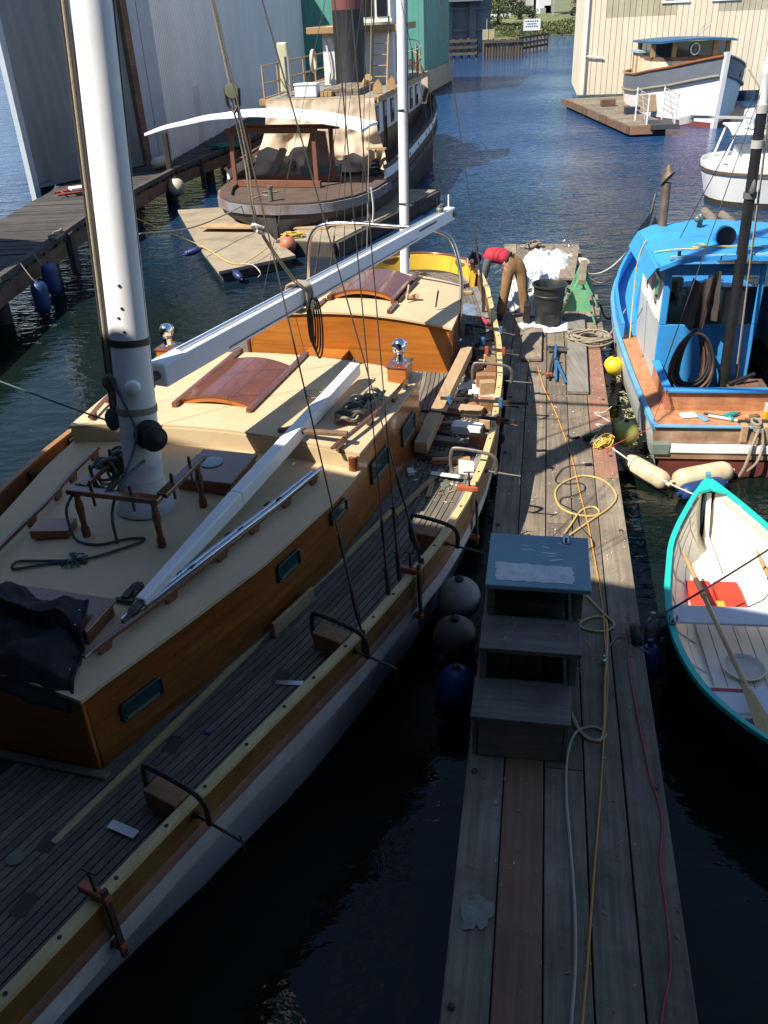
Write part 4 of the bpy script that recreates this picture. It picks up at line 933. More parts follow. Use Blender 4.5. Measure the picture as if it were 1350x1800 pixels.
q = MB(); q.ball(DW((.47, 12.45, .70)), .15, 18, (1, 1, .9)); tag(q.build('mooring_buoy', mat('faded_red_vinyl', (.40, .14, .09), .5, dirt=.3), smooth=80), 'faded red ball just behind the rim of the rubbish bin', 'buoy')
# black bag leaning on the bin
q = MB(); q.bx(TC.x - .40, TC.x - .29, TC.y - .04, TC.y + .2, .512, .86); q.tr(DM); tag(q.build('tool_bag', BLACK, bevel=.015), 'black tool bag standing against the rubbish bin', 'bag')
# planks, boards
def dboard(name, x0, x1, y0, y1, z0, t, m, label, yaw=0, cat='plank'):
    q = MB(); cx, cy = (x0 + x1) / 2, (y0 + y1) / 2; q.bx(x0 - cx, x1 - cx, y0 - cy, y1 - cy, 0, t); q.tr(DM @ Matrix.Translation(Vector((cx, cy, z0))) @ Matrix.Rotation(RAD(yaw), 4, 'Z')); return tag(q.build(name, m, bevel=.006), label, cat)
dboard('loose_plank', .86, 1.15, 8.75, 12.0, .512, .05, mat('loose_grey_plank', (.25, .225, .19), .85, col2=(.19, .16, .14), vs=2, grain=.5, gs=(28, 1, 28), dirt=.3), 'wide grey plank lying loose beside the green sawhorse', -1)
dboard('loose_plank', .83, 1.13, 14.1, 16.5, .60, .05, W_GREY, 'grey plank lying over the tarpaulin at the far end', -4)
dboard('loose_plank', .16, .47, 10.0, 11.45, .512, .045, W_GREY, 'short square grey board in front of the rubbish bin', 0)
dboard('loose_plank', .60, 1.05, 13.2, 13.5, .512, .10, W_GREY, 'short grey timber under the plank behind the sawhorse', 0)
dboard('loose_plank', .64, .98, 12.65, 12.9, .512, .09, W_OLD, 'stubby timber offcut beside the sawhorse leg', 8)
# ---- green sawhorse
GP = mat('chipped_green_paint', (.10, .34, .17), .6, col2=(.16, .40, .20), vs=6, dirt=.55, ds=9, dcol=(.36, .27, .12))
sw = dthing('sawhorse', 'chipped green wooden sawhorse at the outer edge of the float', 'sawhorse', (1.02, 12.35, .512), 0)
HT = .72
q = MB(); q.bar((.05, -.62, HT), (.12, .62, HT), .12, .09); q.build('top_beam', W_GREY, sw, bevel=.008)
for yy in (-.48, .48):
    for s_ in (-1, 1):
        q = MB(); q.bar((.06 + .08 * yy + s_ * .03, yy, HT - .01), (.06 + .08 * yy + s_ * .30, yy - .04, .0), .03, .09, (0, 1, 0)); q.build('leg', GP, sw, bevel=.004)
    xm = .06 + .08 * yy; q = MB(); q.extr([(xm - .10, yy - .065, HT - .12), (xm + .10, yy - .065, HT - .12), (xm + .24, yy - .085, .22), (xm - .24, yy - .085, .22)], (0, -.014, 0)); q.build('gusset', GP, sw)
# pipe clamps leaning at the boards
PB_ = mat('blue_tool_paint', (.035, .13, .27), .45, amt=.3)
pc = dthing('pipe_clamp', 'grey pipe clamp with blue jaws lying by the loose plank', 'clamp', (.62, 9.95, .53), 4)
q = MB(); q.tube([(0, -.75, .03), (0.02, .55, .05)], .018, 8); q.build('bar', IRON, pc, smooth=50)
q = MB(); q.bar((-.1, .42, .05), (.2, .46, .05), .07, .06); q.build('jaw', STEEL, pc, bevel=.008)
q = MB(); q.bar((.03, .48, .10), (.05, -.1, .03), .035, .03); q.build('handle', PB_, pc, bevel=.006)
q = MB(); q.bar((-.05, -.62, .03), (.05, -.6, .03), .06, .05); q.build('slide_jaw', ORANGE, pc, bevel=.008)
pc = dthing('pipe_clamp', 'open blue handled clamp between the float and the loose plank', 'clamp', (.75, 9.4, .52), -8)
for a, b in (((0, .5, .06), (.03, -.3, .02)), ((.0, .5, .06), (-.1, -.2, .02))):
    q = MB(); q.bar(a, b, .04, .03); q.build('handle', PB_, pc, bevel=.006)
q = MB(); q.bar((-.04, .46, .06), (.04, .54, .06), .05, .05); q.build('jaw', IRON, pc, bevel=.008)
# rope coil
q = MB(); RC = random.Random(6)
for k in range(11):
    rr_ = RC.uniform(.16, .27); ox, oy = RC.uniform(-.1, .2), RC.uniform(-.05, .05); ph = RC.uniform(0, 6)
    q.tube([DM @ Vector((1.12 + ox + rr_ * 1.25 * math.cos(t), 11.05 + oy + rr_ * .9 * math.sin(t) - ox * 1.5, .565 + .006 * k + .02 * math.sin(2 * t + ph))) for t in np.linspace(0, 6.283, 22)[:-1]], .014, 6, closed=True)
tag(q.build('rope_coil', ROPE, smooth=60), 'coil of tan mooring rope beside the green sawhorse', 'rope')
# far end: cleat with rope, ring, lines
q = MB(); c_ = DW((.22, 17.05, .512)); q.bx(c_.x - .12, c_.x + .12, c_.y - .08, c_.y + .08, .512, .58); q.tube([c_ + Vector((-.22, 0, .10)), c_ + Vector((.22, .02, .10))], .022, 8); cl = q.build('dock_cleat', IRON, bevel=.01); tag(cl, 'iron cleat wound with rope at the far end of the float', 'cleat')
q = MB()
for k in range(5): q.tube([c_ - cl.location + Vector((.05 * (k - 2) + .17 * math.cos(t) * (1 - .08 * k), .12 * math.sin(t), .02 + .02 * k + .02 * math.sin(t * 2 + k))) for t in np.linspace(0, 6.283, 15)[:-1]], .016, 6, closed=True)
q.build('rope_turns', ROPE, cl, smooth=60)
rope('stern_line', sag(c_ + Vector((-.1, 0, .1)), boat.matrix_basis @ Vector((1.05, 8.9, 1.35)), .08), .010, ROPE, label='stern line from the far cleat to the sailing boat')
rope('stern_line', sag(c_ + Vector((-.1, -.05, .1)), boat.matrix_basis @ Vector((1.25, 8.5, 1.33)), .05), .010, ROPE, label='lower stern line beside the bending person')
q = MB(); c_ = DW((.95, 16.95, .56)); q.tube([c_ + Vector((.09 * math.cos(t), 0, .06 + .08 * math.sin(t))) for t in np.linspace(0, 6.283, 17)[:-1]], .012, 6, closed=True); tag(q.build('mooring_ring', STEEL, smooth=60), 'metal mooring ring on the far corner of the float', 'ring')

# ---- fenders between the sailing boat and the float, in the shade
def ballf(name, p, r, m, label, cat='buoy', sq=(1, 1, 1)):
    t = thing(name, label, cat, p)
    q = MB(); q.ball((0, 0, r * sq[2]), r, 24, sq); q.build('ball', m, t, smooth=80)
    q = MB(); q.lathe([(r * .22, 0), (r * .2, r * .18), (r * .1, r * .25)], (0, 0, r * sq[2] * 2 - r * .06), 12); q.build('eye', mat('dark_eye', (.02, .02, .03), .5), t, smooth=40); return t
FW = mat('scuffed_white_vinyl', (.30, .29, .26), .6, col2=(.19, .18, .165), vs=5, dirt=.4, ds=5); FBR = mat('scuffed_brown_vinyl', (.14, .095, .075), .6, col2=(.10, .07, .06), vs=5, dirt=.3)
FBL = mat('blue_vinyl', (.013, .045, .16), .45, col2=(.009, .033, .12), vs=4, dirt=.25, ds=6); FYE = mat('yellow_vinyl', (.68, .50, .03), .4, amt=.25, dirt=.2, ds=5); FGR = mat('olive_yellow_vinyl', (.38, .38, .09), .4, amt=.3, dirt=.3, ds=4)
ballf('ball_fender', DW((-.24, 3.95, .24)), .205, FW, 'scuffed white ball fender between the sailing boat and the steps')
ballf('ball_fender', DW((-.23, 3.42, .20)), .20, FBR, 'dull brown ball fender below the scuffed white one')
ballf('ball_fender', DW((-.17, 2.88, .06)), .17, FBL, 'blue fender beside the lowest tread of the steps', sq=(1, 1, 1.35))
ballf('ball_fender', DW((1.555, 10.15, .26)), .15, FYE, 'bright yellow ball fender beside the blue boat')
ballf('ball_fender', DW((1.565, 7.85, .20)), .17, FGR, 'olive green ball fender off the dock edge by the tangle')
ballf('ball_fender', DW((1.98, 12.1, .2)), .2, mat('maroon_vinyl', (.16, .06, .05), .5, dirt=.3), 'large dull maroon ball fender against the blue bow flank')
q = MB(); q.bx(-.13, -.06, 7.3, 9.3, .1, .42); q.tr(DM); tag(q.build('hull_pad', FBL, bevel=.02), 'long blue foam pad along the dock under the rail clamps', 'fender')
q = MB(); q.tube([DW((-.05 + .07 * math.cos(t), 7.05 , .62 + .07 * math.sin(t))) for t in np.linspace(0, 6.283, 17)[:-1]], .03, 8, closed=True); tag(q.build('rubber_ring', BLACK, smooth=60), 'small black rubber ring at the inner dock edge', 'ring')
# lines from the float to the blue boat
rope('bow_line', sag(DW((1.3, 14.55, .62)), (5.1, 16.9, 1.15), .22), .012, ROPEW, label='pale mooring line from the float to the blue bow')
rope('bow_line', sag(DW((1.32, 14.4, .60)), (5.0, 16.6, 1.05), .34), .012, ROPE, label='slack mooring line just below the pale bow line')
rope('mooring_chain', sag(DW((1.5, 13.2, .45)), (4.12, 14.2, .7), .25), .02, IRON, label='rusty dark chain from the float to the blue boat', cat='chain')
rope('spring_line', sag(DW((1.45, 10.9, .56)), (3.98, 13.3, .95), .05), .012, ROPE, label='tan spring line rising to the blue gunwale')


# ================================================================ ON THE SAILING BOAT (boat-local coordinates turned into world ones)
BM = boat.matrix_basis.copy()
def BW(p): return BM @ Vector(p)
def bthing(name, label, cat, p, head=0, group=None): return thing(name, label, cat, BW(p), 17.2 + head, group)
def rail_head(u): return -math.degrees(math.atan2(hw(u + .1) - hw(u - .1), .2))
PADM = mat('clamp_pad_wood', (.33, .16, .07), .7, col2=(.25, .12, .05), vs=4, grain=.4, gs=(20, 20, 2), rnd=.2)
def c_clamp(u, label, span=.36, rise=.15, screw=.34, pad=True, m=IRON, yaw=0, zoff=0.0):
    # origin on top of the rail; local x points outboard
    h = rail_head(u); t = bthing('c_clamp', label, 'clamp', (hw(u) - .02, u, DZ + RH + sheer(u) + zoff), -h + yaw)
    path = [(-span + .02, 0, -.12), (-span, 0, -.02), (-span + .01, 0, rise * .75), (-span + .07, 0, rise), (.02, 0, rise * .85), (.12, 0, rise * .55), (.145, 0, .0), (.14, 0, -.10)]
    P = spline(path, 6); q = MB(); q.loft([[(p.x + dx, dy, p.z + dz) for dx, dy, dz in ((-.008, -.014, -.016), (.008, -.014, -.016), (.010, .014, .016), (-.008, .014, .016))] for p in P], True, True)
    q = MB(); q.tube(P, .02, 8); q.v = [(x, y * .75, z) for x, y, z in q.v]; q.build('frame', m, t, smooth=50)
    q = MB(); q.tube([(.05, 0, -.075), (.05 + screw, 0, -.10)], .0105, 8); q.build('screw', m, t, smooth=50)
    q = MB(); q.lathe([(.024, 0), (.024, .012), (.012, .02)], (.055, 0, -.075), 12, (-1, 0, 0)); q.build('swivel_pad', m, t, smooth=40)
    q = MB(); q.tube([(.035 + screw, 0, -.055), (.045 + screw, .01, -.20)], .005, 6); q.build('tommy_bar', m, t, smooth=50)
    if pad:
        q = MB(); q.bar((-span + .045, 0, -.06), (-.045, 0, -.06), .14, .16); q.build('wood_pad', PADM, t, bevel=.006)
    return t
c_clamp(-.62, 'iron C clamp on the shaded rail between the two dark turnbuckles and the bow', .34)
c_clamp(-2.28, 'iron C clamp nearest the bow holding a brown wooden pad', .34)
c_clamp(.95, 'iron C clamp on the rail beside the top of the boarding steps', .30)
c_clamp(2.35, 'silvery C clamp pressing a white card on the sunlit rail', .32, pad=False, m=mat('grey_iron', (.20, .19, .18), .5, metal=.5, col2=(.14, .10, .08), vs=12))
c_clamp(4.75, 'worn grey C clamp over the sunlit rail next to the paper scraps', .34, m=MATS['grey_iron'])
def bar_clamp_v(u, label, ln=.62, z=0.0):
    h = rail_head(u); t = bthing('bar_clamp', label, 'clamp', (hw(u) + .03, u, DZ + RH + sheer(u) + z), -h)
    q = MB(); q.bar((.02, 0, .10), (.03, 0, -ln), .022, .034, (0, 1, 0)); q.build('bar', IRON, t)
    q = MB(); q.bar((-.17, .0, .02), (.04, 0, .035), .05, .05); q.build('head', ORANGE, t, bevel=.008)
    q = MB(); q.tube([(-.05, 0, .03), (-.06, 0, .20)], .010, 8); q.tube([(-.11, 0, .19), (-.01, 0, .205)], .007, 6); q.build('screw_handle', IRON, t, smooth=50)
    q = MB(); q.bar((-.11, 0, -ln + .10), (.05, 0, -ln + .085), .05, .05); q.build('sliding_jaw', ORANGE, t, bevel=.008)
    q = MB(); q.bx(-.12, -.02, -.05, .05, -ln + .14, -ln + .40); q.build('wood_pad', W_OLD, t, bevel=.005)
bar_clamp_v(-2.98, 'rusty orange bar clamp hanging down the hull nearest the bow', .45)
bar_clamp_v(.32, 'orange headed bar clamp hanging amidships below the turnbuckles', .5)
bar_clamp_v(1.78, 'bright orange bar clamp on the sunlit rail beside the white card', .6)
def bar_clamp_h(u, label, ln, z, x1, yaw=0, jaw=ORANGE):
    t = bthing('bar_clamp', label, 'clamp', (hw(u), u, DZ + RH + z), yaw)
    q = MB(); q.bar((-ln + x1, 0, 0), (x1, 0, -.02), .022, .034); q.build('bar', IRON, t)
    q = MB(); q.bar((.03, 0, .03), (.03, 0, -.08), .03, .05); q.build('head', jaw, t, bevel=.008)
    q = MB(); q.tube([(.05, 0, -.05), (.24, 0, -.07)], .010, 8); q.tube([(.22, .05, -.07), (.22, -.05, -.07)], .006, 6); q.build('screw_handle', IRON, t, smooth=50)
    q = MB(); q.bar((-ln + x1 + .1, 0, .03), (-ln + x1 + .1, 0, -.08), .03, .05); q.build('sliding_jaw', jaw, t, bevel=.008)
bar_clamp_h(3.35, 'long dark bar clamp lying across the rail above a white box', 1.05, .06, .20, 2)
bar_clamp_h(3.75, 'long grey bar clamp with blue grip crossing the rail', 1.0, .09, .34, -4, PB_)
bar_clamp_h(5.55, 'short bar clamp with red jaw on the rail near the aft cabin', .45, .04, .16, 0)
bar_clamp_h(6.35, 'dark bar clamp with blue grip beside the aft cabin corner', .60, .05, .10, 10, PB_)

# white card, pads and timber scraps in the work area
def bbox(name, c, s, m, label, yaw=0, cat='wood block', tilt=0, bevel=.005):
    q = MB(); q.bx(-s[0] / 2, s[0] / 2, -s[1] / 2, s[1] / 2, 0, s[2]); q.tr(BM @ Matrix.Translation(Vector(c)) @ Matrix.Rotation(RAD(yaw), 4, 'Z') @ Matrix.Rotation(RAD(tilt), 4, 'X')); return tag(q.build(name, m, bevel=bevel), label, cat)
PAPER = mat('white_paper', (.76, .75, .72), .7, amt=.15); CARD = mat('brown_card', (.42, .29, .17), .85, amt=.25, vs=4)
bbox('timber_beam', (1.62, 4.0, 1.20), (.14, 2.75, .13), W_NEW, 'long squared timber beam lying along the side deck by the aft cabin', 1, 'timber', 1.5)
bbox('wood_block', (1.56, 2.75, DZ + .004), (.22, .10, .14), W_OLD, 'brown block under the near end of the long timber beam', 0)
bbox('wood_block', (1.62, 5.2, DZ + .004), (.18, .10, .10), W_OLD, 'brown block under the far end of the long timber beam', 0)
bbox('white_card', (2.20, 2.28, DZ + .10), (.16, .012, .16), PAPER, 'white card held by the silvery C clamp', 0, 'card')
bbox('spatula', (1.98, 2.30, DZ + .06), (.30, .07, .006), PAPER, 'white plastic spreader lying beside the white card', -4, 'spreader')
for i, (u, s_) in enumerate(((3.55, 'second'), (4.05, 'third'), (4.55, 'fourth'), (5.05, 'fifth'), (5.6, 'sixth'), (3.05, 'first'))):
    bbox('rail_pad', (hw(u) - .13 - .02 * (i % 3), u + .03 * (i % 2), DZ + .012), (.12 + .03 * (i % 3), .07 + .025 * (i % 4), .13 + .025 * (i % 4)), PADM if i % 2 else W_NEW, '%s short wooden pad inside the sunlit rail counting from the white card' % s_, rail_head(u) + (-8, 5, 12, -4, 9, 0)[i])
bbox('carton', (1.98, 3.45, DZ + .004), (.34, .16, .10), PAPER, 'white open carton below the long dark bar clamp', -3, 'box')
bbox('carton', (1.85, 3.95, DZ + .004), (.44, .16, .09), CARD, 'brown cardboard carton below the grey bar clamp', -5, 'box')
bbox('timber_offcut', (1.90, 3.1, DZ + .004), (.62, .12, .07), mat('grey_timber', (.22, .18, .13), .8, amt=.3, grain=.4), 'grey timber offcut behind the blue tape roll', -6, 'timber')
bbox('timber_offcut', (1.66, 2.72, DZ + .004), (.42, .07, .05), W_OLD, 'dark timber offcut beside the cabin under the beam end', 14, 'timber')
bbox('wood_plane', (1.96, 2.68, DZ + .004), (.40, .07, .06), mat('plane_wood', (.40, .22, .10), .5, amt=.3), 'wooden plane with blue taped body near the tape roll', 14, 'hand plane')
q = MB(); q.lathe([(.035, 0), (.055, 0), (.055, .045), (.035, .045)], BW((2.12, 2.95, DZ + .01)), 20); tag(q.build('tape_roll', mat('blue_tape', (.03, .18, .50), .5), smooth=40), 'roll of blue masking tape on the sunlit deck', 'tape')
def bcr(name, u, v, rx, ry, h, m, seed, label, cat):
    q0 = DM; globals()['DM'] = BM
    o = crumple(name, v, u, rx, ry, h, m, seed, label, cat, z0=DZ + .012, n=14, edge=.6); globals()['DM'] = q0; return o
bcr('paper_scrap', 4.75, 1.86, .26, .16, .07, PAPER, 21, 'crumpled white paper beside the long timber beam', 'paper')
bcr('paper_scrap', 4.55, 1.62 + .42, .14, .34, .03, mat('kraft_paper', (.55, .45, .33), .85, amt=.2), 23, 'tan pattern paper leaning by the rail pads', 'paper')
bcr('paper_scrap', 2.85, 1.52, .05, .08, .03, PAPER, 25, 'small folded white paper on the deck beside the cabin windows', 'paper')
for k in range(4):
    bbox('planer_blade', (1.62 + .08 * k, 4.30 - .02 * k, DZ + .16), (.045, .34, .006), PAPER if k % 2 else BLACK, ['white strip at the left of the fan of strips on the beam', 'black strip next to the leftmost white strip', 'white strip right of the black strip', 'black strip at the right of the fan of strips'][k], -12 + 7 * k, 'strip', -14)
bbox('wood_chisel', (1.72, 4.05, DZ + .012), (.12, .05, .04), ORANGE, 'small orange tool by the fan of strips', 10, 'tool')
bbox('sanding_block', (2.02, 4.22, DZ + .012), (.34, .07, .05), mat('salmon_block', (.50, .22, .12), .7, amt=.2), 'long salmon coloured sanding block beside the pattern paper', -4, 'sanding block')
bbox('red_pencil', (2.02, 4.32, DZ + .065), (.16, .012, .012), RCORD, 'red pencil lying on the salmon sanding block', -3, 'pencil', bevel=0)
# power tools and bundles beside the aft cabin
for (u, v, col, lab) in ((5.75, 1.60, BLACK, 'black power sander on the side deck by the aft cabin'), (6.15, 1.66, PB_, 'blue power drill lying behind the black sander'), (6.75, 1.36, mat('grey_tool', (.2, .2, .2), .5), 'grey router beside the aft cabin roof')):
    t = bthing('power_tool', lab, 'power tool', (v, u, DZ + .012), 20)
    q = MB(); q.lathe([(.06, 0), (.065, .03), (.05, .10), (.045, .15), (.02, .17)], (0, 0, 0), 14); q.build('body', col, t, smooth=40)
    q = MB(); q.tube([(0, .03, .10), (.02, .14, .09), (.03, .24, .06)], [.028, .024, .02], 10); q.build('grip', BLACK, t, smooth=50)
    q = MB(); q.tube(spline([(.03, .24, .06), (.08, .30, .012), (.20, .26, .012), (.22, .12, .012), (.12, .05, .012)], 5), .006, 6); q.build('cable', BLACK, t, smooth=60)
rope('hose_bundle', [BW((1.52, 5.5, 1.09)), BW((1.50, 5.9, 1.10)), BW((1.62, 6.3, 1.10)), BW((1.78, 6.0, 1.09)), BW((1.72, 5.6, 1.09)), BW((1.58, 5.45, 1.12)), BW((1.48, 5.9, 1.14))], .02, BLACK, label='black hose bundle squeezed beside the aft cabin', cat='hose')
bbox('caulk_tube', (1.52, 7.15, DZ + .05), (.06, .26, .06), mat('caulk_red', (.45, .05, .08), .5), 'red and white caulking tube at the aft quarter', 30, 'tube', bevel=.02)
bcr('dust_sheet', 7.75, 1.05, .30, .40, .05, mat('blue_grey_sheet', (.16, .20, .26), .8, amt=.3), 31, 'blue grey sheet on the stern deck', 'cloth')
bcr('jacket', 8.35, .55, .28, .2, .12, mat('navy_cloth', (.015, .025, .06), .85, amt=.4), 33, 'navy jacket dropped on the stern deck', 'jacket')
bcr('cap', 8.65, .72, .13, .12, .10, mat('ochre_cloth', (.55, .33, .04), .85, amt=.3), 35, 'ochre cap by the yellow stern bulwark', 'cap')
bbox('wood_scrap', (.95, 8.55, DZ + .05), (.20, .10, .05), W_NEW, 'pale wood scrap against the stern bulwark', 20)
bbox('wood_scrap', (.72, 5.95, 1.80), (.18, .07, .05), W_NEW, 'small pale block on the aft cabin roof beside the hatch', 12)
q = MB(); q.bar(BW((.68, 5.80, 1.815)), BW((.70, 5.88, 2.0)), .02, .03); tag(q.build('stick', W_NEW), 'short stick standing by the block on the aft roof', 'stick')
q = MB(); q.bar(BW((1.10, 5.72, 1.76)), BW((1.12, 5.80, 1.96)), .012, .03); tag(q.build('stick', IRON), 'dark stick standing nearest the gallows leg', 'stick')

# ---- things on the cabin top
t = bthing('spare_spar', 'long white tapered spar lying on the cabin top', 'spar', (0, 0, 0))
a, b = Vector((.66, -1.24, 1.84)), Vector((1.0, 2.55, 2.10))
q = MB(); q.bar(a + Vector((0, 0, .0)), a.lerp(b, .35), .075, .09, taper=1.45); q.build('tapered_end', WHITE, t, bevel=.012)
q = MB(); q.bar(a.lerp(b, .3501), b, .109, .13); q.build('shaft', WHITE, t, bevel=.012)
q = MB(); q.lathe([(.02, 0), (.034, .02), (.034, .12), (.02, .14), (.014, .22)], a + Vector((-.005, .02, 0)), 12, (a - b)); q.build('tip_fitting', IRON, t, smooth=40)
q = MB(); q.tube([b + Vector((0, -.05, .065)), b + Vector((0, -.05, .11)), b + Vector((0, -.0, .115)), b + Vector((0, .02, .065))], .006, 6); q.build('end_eye', STEEL, t, smooth=50)
bbox('packing_strip', (1.02, 1.20, 2.0), (.64, .06, .035), W_OLD, 'dark strip of wood under the white spar on the roof step', 4, 'wood strip')
for k, (xa, xb, ya, yb, lab) in enumerate(((.60, 1.14, -1.40, .80, 'upper silver boat hook pole along the cabin handrail'), (.66, 1.20, -1.30, .90, 'lower silver boat hook pole along the cabin handrail'))):
    t = bthing('boat_hook_pole', lab, 'pole', (0, 0, 0))
    P = [Vector((xa, ya, 1.812 - .005 * k)), Vector((xa + (xb - xa) * .38, ya + (yb - ya) * .36, 1.835 - .005 * k)), Vector((xa + (xb - xa) * .74, ya + (yb - ya) * .7, 1.84 - .005 * k)), Vector((xb, yb, 1.84 - .005 * k))]
    q = MB(); q.tube(P, .015, 10); q.build('pole', mat('aluminium_tube', (.62, .66, .72), .25, metal=.9, amt=.15), t, smooth=60)
    for f in (.25, .5, .72):
        c_ = P[0].lerp(P[-1], f); d = (P[-1] - P[0]).normalized(); q = MB(); q.tube([c_ - d * .025 + Vector((0, 0, .008)), c_ + d * .025 + Vector((0, 0, .008))], .020, 10); q.build('collar', BLACK, t, smooth=40)
# rope coil on the raised roof
q = MB(); RQ = random.Random(14)
for k in range(13):
    c_ = Vector((1.17 + .012 * k, 1.62 + .05 * k, 1.99 + .004 * (k % 4))); r_ = RQ.uniform(.07, .12); ph = RQ.uniform(0, 6)
    q.tube([BM @ (c_ + Vector((r_ * 1.05 * math.cos(t_), r_ * 1.1 * math.sin(t_), .03 * math.sin(2 * t_ + ph)))) for t_ in np.linspace(0, 6.283, 18)[:-1]], .015, 6, closed=True)
rc = q.build('rope_coil', ROPE, smooth=60); tag(rc, 'coil of tan rope bundled on the raised cabin roof', 'rope')
q = MB()
for k in range(3): q.ball(BW((1.16 + .07 * k, 1.62 + .18 * k, 2.02)) - rc.location, .07, 12, (1.1, .9, .5))
q.build('black_wrap', BLACK, rc, smooth=60)
rope('thin_line', [BW((.55, 1.7, 2.01)), BW((.72, 2.1, 2.005)), BW((.86, 2.05, 2.0)), BW((.74, 1.95, 2.008)), BW((.62, 2.08, 2.01)), BW((.80, 2.2, 2.0))], .005, ROPE, label='thin looped line in the boom shadow on the roof')
bbox('teak_block', (-.53, -.50, 1.80), (.30, .20, .07), W_VARN, 'orange varnished wooden block on the foreward cabin top', 14)
# folding cleat by the spar tip
t = bthing('deck_fitting', 'black hinged deck fitting beside the tip of the white spar', 'fitting', (.50, -1.13, 1.80))
q = MB(); q.extr([(.045 * math.cos(a_), .11 + .045 * math.sin(a_), 0) for a_ in np.linspace(0, math.pi, 9)] + [(-.045, -.03, 0), (.045, -.03, 0)], (0, 0, .012)); q.build('plate', BLACK, t)
q = MB(); q.bar((-.07, -.07, .01), (.07, -.06, .01), .04, .02); q.bar((0, -.06, .02), (0, .02, .03), .05, .03); q.build('hinge', IRON, t, bevel=.004)
for x, y in ((-.03, .12), (.03, .12), (-.03, .04), (.03, .04), (0, .14)):
    q = MB(); q.lathe([(.006, 0), (.004, .004)], (x, y, .012), 8); q.build('screw_head', STEEL, t)
# navy canvas cover thrown over the fore hatch and the cabin front
NAVY = mat('navy_canvas', (.008, .009, .014), .9, col2=(.015, .016, .022), vs=5, bump=.5, bs=60)
rows = []
for i in range(44):
    row = []
    for j in range(44):
        s_, r_ = j / 43, i / 43
        x = -.60 + s_ * 1.0 + .30 * r_ * (s_ - .2); y = -1.42 - r_ * .66 + .05 * math.sin(s_ * 6)
        base = max(1.93 if (y > -1.68 and x < .53) else 1.80, 0)
        if y < -2.0: base = 1.79 - (-2.0 - y) * 1.2
        zz = base + .05 + .09 * math.exp(-((s_ - .55) ** 2 * 9 + (r_ - .45) ** 2 * 8)) + .04 * noise.fractal(Vector((x * 5, y * 5, 2.2)), .8, 2, 4) + .035 * math.sin(14 * s_ + 5 * r_ + 2 * noise.noise(Vector((x * 3, y * 3, 0))))
        edge = min(s_, 1 - s_, r_ * 1.2); zz -= .05 * max(0, 1 - edge * 9)
        row.append(BW((x, y, zz)))
    rows.append(row)
q = MB(); q.slab([list(reversed(r)) for r in rows], .012); cv = q.build('canvas_cover', NAVY, smooth=80); tag(cv, 'crumpled navy canvas cover thrown over the fore hatch', 'cover')
q = MB(); q.tube([Vector(r[-1]) - cv.location + Vector((0, 0, .004)) for r in rows], .012, 6); q.build('hem', NAVY, cv, smooth=60)
q = MB(); q.lathe([(.006, 0), (.006, .003)], (0, 0, 0), 8); gm = q.mesh('grommet', STEEL)
for i in (7, 15, 23, 31, 40): inst('grommet', gm, cv, Vector(rows[i][-2]) - cv.location + Vector((0, 0, .006)))
# ---- things on the side deck
q = MB(); q.bar(BW((.70, -2.60, DZ + .03)), BW((1.62, 1.55, DZ + .025)), .045, .03); tag(q.build('batten', W_RAILT, bevel=.003), 'long pale batten lying along the shaded side deck', 'batten')
q = MB(); q.bar(BW((1.66, 1.5, DZ + .02)), BW((1.90, 2.45, DZ + .03)), .05, .03); tag(q.build('batten', W_NEW, bevel=.003), 'short pale batten end on the deck below the cabin windows', 'batten')
bbox('loose_board', (1.30, -.22, DZ + .012), (.03, .55, .13), W_NEW, 'pink brown board leaning on the cabin side below a portlight', -14, 'board', 0)
bbox('putty_knife', (1.54, -.95, DZ + .012), (.20, .045, .006), STEEL, 'silver scraper blade beside the C clamp near the turnbuckle', 10, 'scraper', bevel=0)
bbox('putty_knife', (1.06, -2.42, DZ + .05), (.20, .06, .006), PAPER, 'white scraper beside the C clamp nearest the bow', -10, 'scraper', bevel=0)
bbox('white_bottle', (1.60, 2.35, DZ + .012), (.07, .12, .04), PAPER, 'small white box lying on the deck under the cabin window', 20, 'box')
q = MB(); q.ball(BW((1.18, -1.55, DZ + .02)), .022, 8); tag(q.build('blue_cap', PB_, smooth=60), 'tiny blue cap on the shaded deck planks', 'cap')
for k, (u, off) in enumerate(((-3.0, .5), (-2.2, .35), (-1.7, .62), (-.9, .4), (-2.6, .72))):
    q = MB(); x = hw(u) - off; q.bx(x - .05, x + .05, u - .07, u + .07, DZ + .0032 + sheer(u), DZ + .0045 + sheer(u)); q.build('graving_piece', mat('dark_teak', (.07, .055, .045), .8), boat)


# ================================================================ PERSON bending over the rail from the float
per = dthing('person', 'person in red and black jacket and brown work trousers bending over the rail', 'person', (-.05, 12.05, .512))
def skin(name, verts, edges, radii, m, parent, subd=2):
    me = bpy.data.meshes.new(name); me.from_pydata([tuple(v) for v in verts], edges, []); me.materials.append(m)
    o = bpy.data.objects.new(name, me); COL.objects.link(o); o.parent = parent
    md = o.modifiers.new('skin', 'SKIN'); md.use_smooth_shade = True
    for i, r in enumerate(radii):
        sv = me.skin_vertices[0].data[i]; sv.radius = r if isinstance(r, tuple) else (r, r); sv.use_root = (i == 0)
    s = o.modifiers.new('subd', 'SUBSURF'); s.levels = subd; s.render_levels = subd
    return o
PANT = mat('brown_canvas_trousers', (.30, .175, .075), .9, col2=(.22, .125, .05), vs=7, bump=1.0, bs=14, dirt=.3, ds=6)
JACK = mat('red_jacket', (.50, .03, .05), .8, col2=(.38, .02, .04), vs=7, bump=.5, bs=20); JBLK = mat('black_panel_cloth', (.014, .014, .018), .9); GREYC = mat('grey_sleeve', (.10, .10, .11), .9, bump=.5, bs=20)
SKINM = mat('skin', (.48, .27, .18), .55, amt=.2)
